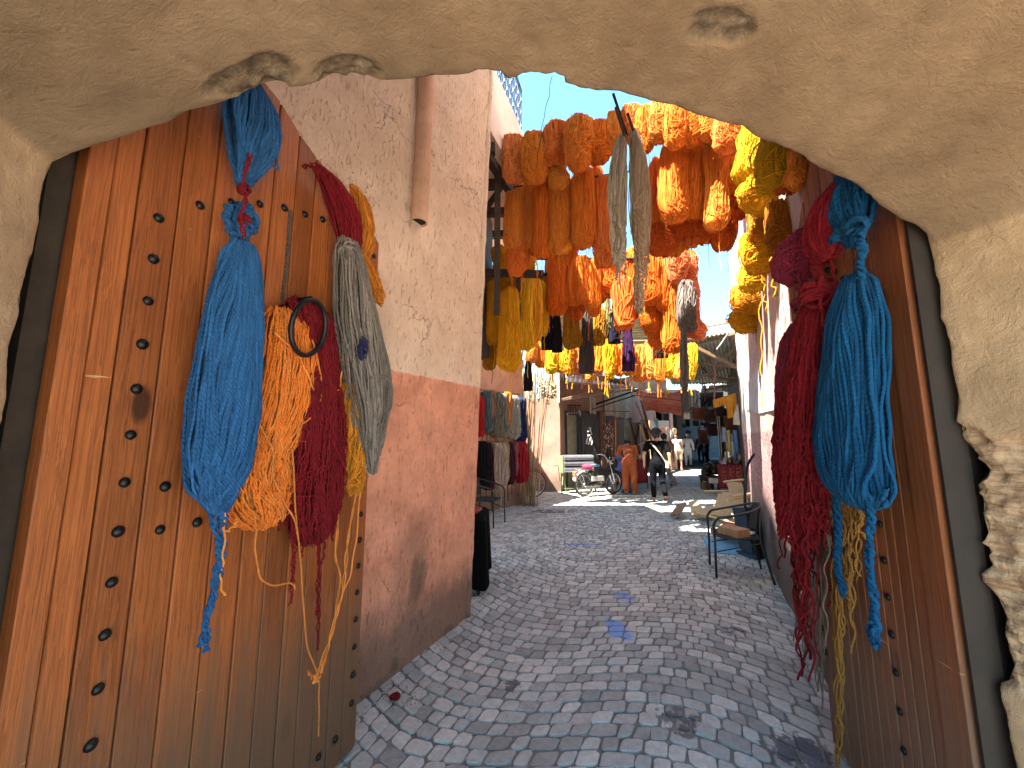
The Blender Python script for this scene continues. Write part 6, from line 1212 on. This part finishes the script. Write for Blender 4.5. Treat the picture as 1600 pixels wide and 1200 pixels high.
for i in range(46):
    x = rg.uniform(1108, 1156); dpt = rg.uniform(11.1, 11.8); kind = i % 4; q = P(x, 700, dpt); z0 = .835; r_ = rg.uniform(.04, .085); h_ = rg.uniform(.08, .34)
    if x < 1122: continue
    cc = rg.choice(((.55, .5, .45), (.35, .3, .28), (.5, .22, .12), (.12, .2, .35), (.6, .45, .2), (.05, .05, .06), (.45, .4, .45)))
    b = MB(); pf = [[(r_ * .6, 0), (r_, h_ * .3), (r_ * .9, h_ * .55), (r_ * .3, h_ * .8), (r_ * .4, h_)], [(r_ * .4, 0), (r_ * .5, h_ * .1), (r_ * 1.1, h_ * .5), (r_ * 1.15, h_ * .52), (r_ * .3, h_ * .3)], [(r_ * .5, 0), (r_ * .7, h_ * .5), (r_ * .2, h_ * .7), (r_ * .15, h_), (r_ * .05, h_ * 1.2)], [(r_ * .7, 0), (r_ * .75, h_ * .9), (r_ * .2, h_)]][kind]
    b.lathe((q[0], q[1], z0), pf, 12); wn_.append((x, b, cc, ('jug', 'bowl', 'bottle', 'tin')[kind], i))
for k, (x, b, cc, nm, i) in enumerate(sorted(wn_, key=lambda q: q[0])):
    cn_ = {(.55, .5, .45): 'silver-grey', (.35, .3, .28): 'brownish grey', (.5, .22, .12): 'terracotta', (.12, .2, .35): 'blue', (.6, .45, .2): 'brass', (.05, .05, .06): 'black', (.45, .4, .45): 'lilac-grey'}[cc]
    tag(b.build(nm, mat('ware_' + cn_.replace(' ', '_'), cc, .35, .3), smooth=True), 'small %s %s on the wine-red stall, %s ware %s' % (cn_, nm, ORD[k % 17], 'from the left end' if k < 17 else 'past the middle'), nm, 'wares on the wine-red stall')
b = MB()
for x in (1124, 1127, 1150): q = P(x, 700, 11.7); b.tube([(q[0], q[1], .83), (q[0], q[1], 2.2)], .015, 6)
q, q2 = P(1120, 668, 11.7), P(1156, 664, 11.6); b.tube([q, q2], .012, 6); rk = b.build('display_rack', mat('grey_steel', (.3, .3, .3), .4, .6)); tag(rk, 'grey metal display rack standing behind the wine-red stall', 'rack')
for i, (x, y0, y1, cc, lb) in enumerate(((1148, 672, 708, (.12, .25, .6), 'bright blue'), (1143, 690, 712, (.4, .55, .75), 'pale blue'), (1131, 668, 690, (.3, .35, .5), 'grey-blue'), (1137, 672, 705, (.5, .42, .15), 'straw-yellow'), (1152, 668, 700, (.03, .03, .04), 'black'))):
    b = MB(); q = P(x, y0, 11.5); b.cloth(lambda u, v, q=q: (q[0] + (u - .5) * .13 * (1 + v * .4), q[1] + .03 * sin(u * 7), q[2] - v * (y1 - y0) / 610 * 11.5), 8, 8, .01); tag(b.build('scarf', mat('scarf%d' % i, cc, .8), smooth=True), '%s scarf hanging from the stall rack' % lb, 'scarf')
# hung leather bags, yellow cloth, etc.
def bag(cx, y0, y1, w, Y, cc, lb):
    k = Y / 610; t = thing('hanging_bag', lb, 'bag', P(cx, y1, Y), 0, 'leather bags hung over the stall'); c = P(cx, (y0 + y1) / 2, Y); h = (y1 - y0) * k; W_ = w * k; b = MB()
    pr = [(-.5, .5), (-.46, -.35), (-.38, -.5), (.38, -.5), (.46, -.35), (.5, .5)]; n = len(pr); v = [(c[0] + a * W_, c[1] + s * (.06 if abs(z) < .45 else .03), c[2] + z * h) for s in (-1, 1) for a, z in pr]
    b.add(v, [tuple(range(n)), tuple(range(n, 2 * n))[::-1]] + [(i, n + i, n + (i + 1) % n, (i + 1) % n) for i in range(n)]); b.build('bag_body', mat('leather_%d' % int(cc[0] * 999), cc, .6, var=.3), t)
    s_ = MB(); s_.tube(smooth([(c[0] - W_ * .35, c[1], c[2] + h * .48), (c[0] - W_ * .1, c[1], c[2] + h * .5 + 14 * k), (c[0] + W_ * .1, c[1], c[2] + h * .5 + 14 * k), (c[0] + W_ * .35, c[1], c[2] + h * .48)], 14), .014, 6); s_.build('strap', m_black, t)
for a in ((1094, 637, 657, 24, 12.6, (.16, .05, .03), 'brown leather bag, leftmost of the bags hung over the stall'), (1110, 640, 660, 20, 12.2, (.05, .022, .015), 'dark brown leather bag right of the leftmost one'), (1127, 638, 662, 18, 11.8, (.03, .018, .014), 'near-black bag below the yellow cloth'), (1142, 650, 678, 20, 11.6, (.12, .045, .028), 'reddish brown bag hung rightmost and low'), (1114, 662, 681, 18, 12.4, (.035, .012, .012), 'black bag hung in the lower row'), (1098, 672, 694, 14, 13.5, (.13, .06, .04), 'brown square bag low at the left of the lower row'), (1132, 660, 676, 16, 12.6, (.10, .035, .025), 'maroon-brown bag half hidden behind the rack')): bag(*a)
b = MB(); p0, p1 = P(1114, 625, 11.8), P(1150, 614, 11.2); b.cloth(lambda u, v: (p0[0] + (p1[0] - p0[0]) * u, p0[1] + (p1[1] - p0[1]) * u + .06 * sin(u * 22) * v, p0[2] + (p1[2] - p0[2]) * u - v * (.25 + .42 * sstep(.45, .62, u) - .2 * sstep(.88, .95, u))), 40, 8, .008)
tag(b.build('yellow_cloth', mat('yellow_dye', (.78, .30, .02), .8), smooth=True), 'bright yellow-orange cloth hung under the canopy above the bags', 'cloth')
b = MB(); q = P(1155, 645, 11); b.lathe((q[0], q[1], q[2] - .35), [(.02, 0), (.17, .02), (.15, .25), (.06, .55), (.01, .62)], 14); tag(b.build('white_lampshade', mat('offwhite', (.7, .6, .5), .7), smooth=True), 'tall white cone-shaped lampshade hung at the right wall', 'lampshade')
for i, (x, y0, y1, Y, cc) in enumerate(((1117, 632, 648, 12, (.6, .15, .25)), (1101, 598, 628, 12.5, (.2, .05, .08)), (1116, 545, 625, 9.5, (.3, .12, .12)), (1097, 560, 622, 9.8, (.03, .03, .03)))):
    b = MB(); cord(b, [P(x, y0, Y), P(x + 1, (y0 + y1) / 2, Y), P(x, y1, Y)], .012 if i != 3 else .006, 2, 8, m=24); tag(b.build('dangling_string', mat('cordc%d' % i, cc, .8)), ('pink tassel cord in front of the leather bags', 'short dark red cord under the canopy', 'long dull red cord hanging from a canopy beam', 'thin black cord hanging from the canopy')[i], 'cord')
# black bundle cart in front of the stall, tag box
t = thing('goods_stand', 'dark low stand heaped with black leather bags left of the wine-red stall', 'stand', (5.9, 12.0, 0)); c = V2(P(1110, 740, 11.9)[:2]); b = MB()
for dx in (-.16, .16):
    for dy in (-.12, .25): b.box((c[0] + dx, c[1] + dy, .2), (.06, .06, .4))
b.box((c[0], c[1] + .05, .42), (.46, .5, .05)); b.build('frame', mat('brown_wood2', (.09, .04, .025), .7), t); b = MB()
for k in range(9): b.ell((c[0] + rg.uniform(-.16, .16), c[1] + rg.uniform(-.1, .2), .52 + rg.uniform(0, .24)), (.14, .12, .11), 10, 7, nz=.3, seed=k)
b.build('leather_heap', mat('black_leather', (.022, .018, .016), .5), t, smooth=True); b = MB()
for k in range(14): x = c[0] - .22 + rg.uniform(-.05, .05); b.tube([(x, c[1] - .1, .7), (x - .04, c[1] - .15, .5), (x - .03 + rg.uniform(-.03, .03), c[1] - .15, .3)], .009, 5)
b.build('fringe', mat('black_leather', (.022, .018, .016), .5), t)
b = MB(); q = G(1104, 766); b.box((q[0], q[1], .13), (.26, .1, .22), bev=.02); b.tube([(q[0] - .05, q[1], .24), (q[0], q[1], .4), (q[0] + .05, q[1], .24)], .008, 6); tag(b.build('small_bag', mat('tan_leather', (.33, .19, .10), .6)), 'small tan bag with handle standing on the paving before the stall', 'bag')
b = MB(); q = P(1117, 753, 11.6); b.box((q[0], q[1], .33), (.26, .2, .14), bev=.01); tag(b.build('white_box', m_white), 'white box on the lower shelf between stand and stall', 'box')

# ---------------------------------------------------------------- left side: moped, bicycle, roll stand, goods table
def wheel(parent, c, r, ax, tr=.028, hub=.035, nsp=18, mt=None, rimr=None):
    ax = Vector(ax).normalized(); q = ax.to_track_quat('Z', 'Y'); a = np.arange(40) * 2 * pi / 40; L = np.stack([np.cos(a), np.sin(a), 0 * a], 1) @ np.array(q.to_matrix()).T; c = np.array(c)
    w = MB(); w.tube(c + L * (r - tr), tr, 10, closed=True); W_ = w.build('wheel', mt or mat('tyre', (.028, .027, .025), .85), parent, smooth=True)
    b = MB(); b.tube(c + L * (r - tr * 2.2), tr * .45, 6, closed=True); b.build('rim', mat('dull_chrome', (.5, .5, .48), .3, .9), W_, smooth=True); b = MB()
    for k in range(nsp): b.tube([c + np.array(ax) * .02 * (1 if k % 2 else -1), c + L[(k * 40 // nsp) % 40] * (r - tr * 2)], .003, 4)
    b.build('spokes', mat('dull_chrome', (.5, .5, .48), .3, .9), W_); b = MB(); b.lathe(c - np.array(ax) * .05, [(hub * .5, 0), (hub, .01), (hub, .09), (hub * .5, .1)], 12, q); b.build('hub', mat('dull_chrome', (.5, .5, .48), .3, .9), W_, smooth=True); return W_
rw, fw_ = V2(G(913, 777)[:2]), V2(G(959, 773)[:2]); mp = thing('moped', 'old black moped with wire wheels, rear rack and orange tail light, parked facing right', 'moped', (float(rw[0] + fw_[0]) / 2, float(rw[1] + fw_[1]) / 2, 0)); md_ = (fw_ - rw); WB = np.linalg.norm(md_); md_ /= WB; ms_ = V2((md_[1], -md_[0]))
K = WB / 1.12
def mq(a, s, z): q = rw + md_ * a * K + ms_ * s; return (q[0], q[1], z + .02)
wheel(mp, mq(0, 0, .31), .31, (ms_[0], ms_[1], 0), mt=mat('dusty_tyre', (.11, .095, .07), .9)); wheel(mp, mq(1.12, 0, .31), .31, (ms_[0], ms_[1], 0))
def mpart(nm, m, *tb, boxes=()):
    b = MB()
    for pts, r in tb: b.tube(smooth([mq(*p) for p in pts], max(6, len(pts) * 5)), r, 8)
    for (a, s, z), sz in boxes: b.box(mq(a, s, z), sz, rz=atan2(md_[1], md_[0]), bev=min(sz) * .2)
    return b.build(nm, m, mp, smooth=not boxes)
m_ch = mat('chrome', (.6, .6, .6), .2, .9)
mpart('frame', m_black, ([(0, .06, .31), (.35, .05, .34), (.55, .03, .38), (.85, 0, .55), (.97, 0, .85)], .032), ([(0, -.06, .31), (.35, -.05, .34), (.55, -.03, .38)], .025), ([(0, .07, .31), (.12, .06, .62), (.32, .03, .66), (.55, .02, .40)], .018), ([(0, -.07, .31), (.12, -.06, .62), (.32, -.03, .66)], .018))
mpart('fork', m_ch, ([(1.12, .07, .31), (1.02, .06, .62), (.95, .03, .92)], .018), ([(1.12, -.07, .31), (1.02, -.06, .62), (.95, -.03, .92)], .018))
mpart('handlebar', m_ch, ([(.95, 0, .90), (.92, .12, 1.05), (.86, .28, 1.08), (.76, .33, 1.06)], .013), ([(.95, 0, .90), (.92, -.12, 1.05), (.86, -.28, 1.08), (.76, -.33, 1.06)], .013))
mpart('grip', m_black, ([(.80, .32, 1.07), (.70, .35, 1.05)], .02)); mpart('grip', m_black, ([(.80, -.32, 1.07), (.70, -.35, 1.05)], .02))
mpart('fuel_tank', m_black, boxes=[((.72, 0, .62), (.42, .14, .17))]); mpart('engine', mat('alloy', (.16, .15, .14), .4, .7), ([(.42, 0, .30), (.62, 0, .32)], .10), ([(.6, 0, .34), (.75, 0, .38)], .07), ([(.5, .12, .25), (.2, .13, .24), (-.08, .13, .26)], .03))
mpart('side_cover', mat('worn_white', (.5, .5, .48), .5), boxes=[((.42, .12, .46), (.42, .02, .13))])
mpart('saddle', mat('blue_grey_seat', (.12, .22, .32), .5), boxes=[((.34, 0, .80), (.34, .2, .07))]); mpart('rack', m_ch, ([(-.25, .09, .70), (.2, .09, .72)], .009), ([(-.25, -.09, .70), (.2, -.09, .72)], .009), ([(-.25, .09, .70), (-.27, 0, .70), (-.25, -.09, .70)], .009), ([(-.2, .09, .70), (-.02, .08, .33)], .009), ([(-.2, -.09, .70), (-.02, -.08, .33)], .009))
mpart('tail_light', mat('orange_lens', (.75, .14, .05), .3), boxes=[((-.33, .0, .60), (.06, .12, .12))]); mpart('number_plate', m_white, boxes=[((-.34, .0, .47), (.015, .12, .09))])
a_ = np.linspace(R(20), R(165), 14)
mpart('mudguard', mat('dull_white', (.45, .45, .42), .4), ([(.34 * cos(t), 0, .31 + .34 * sin(t)) for t in a_], .03)); mpart('mudguard', m_black, ([(1.12 + .34 * cos(t), 0, .31 + .34 * sin(t)) for t in a_], .03)); mpart('headlight', m_ch, ([(.98, 0, .86), (1.08, 0, .85)], .07)); mpart('kickstand', m_ch, ([(.35, .05, .28), (.33, .22, .0)], .011))
b = MB(); q = mq(.12, .02, .78); b.ell(q, (.16, .12, .07), 12, 8, nz=.4, seed=4); tag(b.build('red_bag', mat('red_cloth2', (.5, .02, .06), .7), smooth=True), 'crumpled red bag tied on the rack of the moped', 'bag')
# bicycle behind the canes
bw = P(826, 745, 10.6); bc = thing('bicycle', 'bicycle behind the cane poles, only its right-hand wheel showing', 'bicycle', (bw[0] - .4, 10.6, 0)); wheel(bc, (bw[0] + .12, 10.6, .36), .35, (.15, -1, 0), tr=.018, nsp=24, mt=mat('tyre', (.028, .027, .025), .85)); wheel(bc, (bw[0] - .92, 10.45, .36), .35, (.15, -1, 0), tr=.018, nsp=24)
b = MB()
for p, q, r in (((.12, .36), (-.05, .8), .014), ((-.05, .8), (-.06, .95), .014), ((-.05, .72), (-.5, .75), .014), ((-.05, .62), (-.42, .36), .016), ((-.42, .36), (-.52, .85), .014), ((-.42, .36), (-.92, .36), .01), ((-.92, .36), (-.52, .75), .01)): b.tube([(bw[0] + p[0], 10.6 + p[0] * .15, p[1]), (bw[0] + q[0], 10.6 + q[0] * .15, q[1])], r, 8)
b.build('frame', mat('maroon_frame', (.25, .03, .04), .4), bc, smooth=True); b = MB(); b.tube(smooth([(bw[0] - .06, 10.35, 1.0), (bw[0] - .02, 10.5, 1.0), (bw[0] - .06, 10.7, 1.0), (bw[0] - .1, 10.85, 1.0)], 14), .012, 6); b.build('handlebar', m_ch, bc, smooth=True)
b = MB(); b.ell((bw[0] - .53, 10.52, .9), (.12, .07, .04), 12, 6); b.build('saddle', m_black, bc, smooth=True)
a_ = np.linspace(R(10), R(150), 12); b = MB(); b.tube([(bw[0] + .12 + .385 * cos(t), 10.6, .36 + .385 * sin(t)) for t in a_], .02, 6); b.build('mudguard', mat('maroon_frame', (.25, .03, .04), .4), bc)
# roll stand
rs = thing('roll_stand', 'green trestle rack holding grey metal rolls, left of the moped', 'rack', (1.9, 11.35, 0)); r0, r1 = V2(P(879, 740, 11.3)[:2]), V2(P(925, 740, 11.55)[:2]); m_gr = mat('olive_paint', (.16, .20, .10), .6)
b = MB()
for q in (r0, r1):
    b.tube([(q[0] - .05, q[1] - .15, 0), (q[0] + .02, q[1], .62)], .02, 6); b.tube([(q[0] + .12, q[1] + .15, 0), (q[0] + .02, q[1], .62)], .02, 6); b.box((q[0] - .03, q[1] - .02, .82), (.06, .3, .48), rz=.3)
beam(b, (*(r0), .6), (*(r1), .6), .04); beam(b, (*(r0 + (0, -.1)), .15), (*(r1 + (0, -.1)), .15), .03); b.build('trestle', m_gr, rs)
for z in (.68, .84, 1.0):
    for dy in (-.12, .06):
        b = MB(); b.tube([(r0[0] + .02, r0[1] + dy, z), (r1[0], r1[1] + dy, z)], .075, 14); b.build('roll', mat('zinc', (.28, .29, .33), .35, .7), rs, smooth=False)
b = MB(); b.tube(smooth([P(865, 728, 11.2), P(872, 727, 11.2), P(873, 735, 11.2), P(875, 752, 11.25)], 12), .01, 6); tag(b.build('hooked_rod', m_black), 'thin hooked black rod beside the green roll rack', 'rod')
# goods table by the stooping woman
gt2 = thing('goods_table', 'low display table with wine-red cloth in front of the rust-clothed woman', 'table', (3.4, 11.8, 0)); b = MB(); t0, t1 = V2(P(962, 740, 11.75)[:2]), V2(P(1012, 740, 12.2)[:2]); td = t1 - t0
b.cloth(lambda u, v: (t0[0] + td[0] * u - .35 * (1 - min(1, v / .4)) * -1 * 0 + 0, t0[1] + td[1] * u + .7 * (1 - min(1, v / .4)), .86 if v < .4 else .86 - (v - .4) / .6 * .66), 30, 10, .008); b.build('cloth', mat('wine_cloth', (.20, .015, .025), .8), gt2, smooth=True); b = MB()
for u in (.02, .98): b = MB(); b.tube([(t0[0] + td[0] * u, t0[1] + td[1] * u - .02, 0), (t0[0] + td[0] * u, t0[1] + td[1] * u - .02, .86)], .014, 6); b.build('leg', m_black, gt2)
rg = random.Random(9)
for i in range(16):
    u = (i + rg.random() * .5) / 16; c = (t0[0] + td[0] * u, t0[1] + td[1] * u + rg.uniform(.05, .5), .87); r_ = rg.uniform(.05, .11); b = MB(); cc, cn_ = rg.choice((((.5, .2, .1), 'terracotta'), ((.6, .5, .35), 'cream'), ((.35, .3, .12), 'olive'), ((.6, .25, .06), 'orange'), ((.3, .33, .3), 'grey-green')))
    b.lathe(c, [(r_ * .5, 0), (r_, r_ * .6), (r_ * 1.05, r_ * .65), (r_ * .3, r_ * .25)] if i % 2 else [(r_ * .6, 0), (r_, r_), (r_ * .5, r_ * 1.8), (r_ * .6, r_ * 2)], 12)
    tag(b.build('bowl' if i % 2 else 'jar', mat('ware_' + cn_, cc, .5), smooth=True), '%s %s on the table before the stooping woman, %s ware from the left' % (cn_, 'bowl' if i % 2 else 'jar', ORD[i]), 'bowl' if i % 2 else 'jar', 'wares on the low display table')
b = MB(); q = P(977, 765, 11.5); b.box((q[0], q[1], .2), (.26, .24, .36), bev=.02); tag(b.build('blue_bucket', mat('blue_plastic', (.04, .12, .25), .4)), 'dark blue square bucket between the crouching man and the woman', 'bucket')
q = P(964, 760, 11.75); b = MB(); b.box((q[0], q[1], .33), (.3, .3, .05), bev=.01)
for sx in (-.11, .11):
    for sy in (-.11, .11): b.box((q[0] + sx, q[1] + sy, .16), (.03, .03, .3))
tag(b.build('low_stool', m_timber), 'low wooden stool under the crouching man', 'stool')
# hanging trinkets in the shop opening, leaning boards, X-braced shutter
rg = random.Random(40); tr_ = thing('trinket_curtain', 'curtain of leather straps and beads hung in the shop opening right of the black door', 'display', P(950, 700, 12.9)); b = MB()
for i in range(30):
    x = rg.uniform(942, 959); y0 = rg.uniform(655, 670); L = rg.uniform(20, 52); p, q = P(x, y0, 12.85 + rg.uniform(-.1, .1)), P(x + rg.uniform(-1, 1), min(716, y0 + L), 12.85); b.tube([p, q], rg.uniform(.008, .022), 5)
b.build('strap', mat('trinket', (.20, .09, .06), .6, island=.95, var=.5), tr_); b = MB()
for i in range(60): q = P(rg.uniform(942, 959), rg.uniform(660, 712), 12.72); b.ell(q, (.018, .012, .03), 6, 5)
b.build('bead', mat('bead', (.5, .42, .38), .5, island=.8), tr_)
b = MB(); beam(b, P(961, 650, 13), P(961, 712, 13), .14, .04); tag(b.build('orange_board', mat('orange_board', (.70, .30, .12), .7)), 'orange-brown board standing lit beside the strap curtain', 'board')
b = MB(); q0, q1 = P(985, 700, 13.4), P(1000, 700, 13.9); z1 = P(990, 660, 13.6)[2]; mid_ = ((q0[0] + q1[0]) / 2, (q0[1] + q1[1]) / 2); an = atan2(q1[1] - q0[1], q1[0] - q0[0]); sh = thing('braced_shutter', 'grey-brown shutter with a black cross brace behind the stooping woman', 'shutter', (mid_[0], mid_[1], 0))
wl_ = math.hypot(q1[0] - q0[0], q1[1] - q0[1]); b.box((mid_[0], mid_[1], z1 / 2 + .2), (wl_, .03, z1 - .4), rz=an); b.build('panel', mat('taupe_panel', (.25, .19, .15), .7), sh); b = MB()
o2 = (.02, -.04); pa_ = lambda u, z: (q0[0] + (q1[0] - q0[0]) * u + o2[0], q0[1] + (q1[1] - q0[1]) * u + o2[1], z); beam(b, pa_(0, z1), pa_(1, .8), .04, .02); beam(b, pa_(1, z1), pa_(0, .8), .04, .02); b.build('brace', m_black, sh)
for i, (x0, y0, x1, y1, cc) in enumerate(((1000, 663, 1014, 706, (.66, .40, .18)), (1006, 640, 1018, 690, (.5, .28, .12)), (998, 695, 1012, 690, (.72, .44, .2)), (1001, 625, 1016, 676, (.2, .1, .06)), (993, 628, 1010, 668, (.35, .2, .12)), (1040, 735, 1056, 758, (.5, .3, .16)), (1044, 730, 1060, 760, (.6, .4, .22)))):
    b = MB(); Yd = 13.2 if i < 5 else 13.6; beam(b, P(x0, y0, Yd), P(x1, y1, Yd - .3), .09 if i < 3 else .05, .03); tag(b.build('leaning_board', mat('lb%d' % i, cc, .75)), ('broad lit orange board leaning behind the woman in black', 'narrow orange-brown batten leaning above the lit board', 'short lit board lying across the leaning ones', 'dark slat leaning high against the pink wall', 'thin brown slat under the red awning', 'brown lath leaning low right of the woman in black', 'paler lath lowest right of the woman in black')[i], 'board', 'boards leaning by the shops')
for i, (p, q) in enumerate((((880, 700, 0), 0),)): pass
for i, (x0, y0, x1, y1, Y) in enumerate(((922, 617, 923, 646, 12.3), (926, 619, 927, 646, 12.4), (929, 621, 930, 647, 12.45))):
    b = MB(); b.tube([P(x0, y0, Y), P(x1, y1, Y)], .03, 8); tag(b.build('wall_pipe', mat('dull_pipe', (.4, .34, .28), .5)), ('left', 'middle', 'right')[i] + ' one of three short pipes above the black door', 'pipe', 'short pipes above the black door')
b = MB(); b.tube(smooth([P(925, 640, 11.9), P(960, 628, 11.6), P(992, 618, 11.3)], 10), .022, 6); tag(b.build('support_arm', m_black), 'slanting black support arm in front of the pale board wall', 'bar')
b = MB()
for (p, q) in ((P(930, 642, 12), P(985, 643, 12.5)), (P(942, 653, 12), P(990, 656, 12.6)), (P(985, 617, 12), P(1065, 626, 12))): b.tube([p, q], .01, 5)
tag(b.build('shop_wires', m_black), 'thin black wires strung along the shop fronts', 'wire')
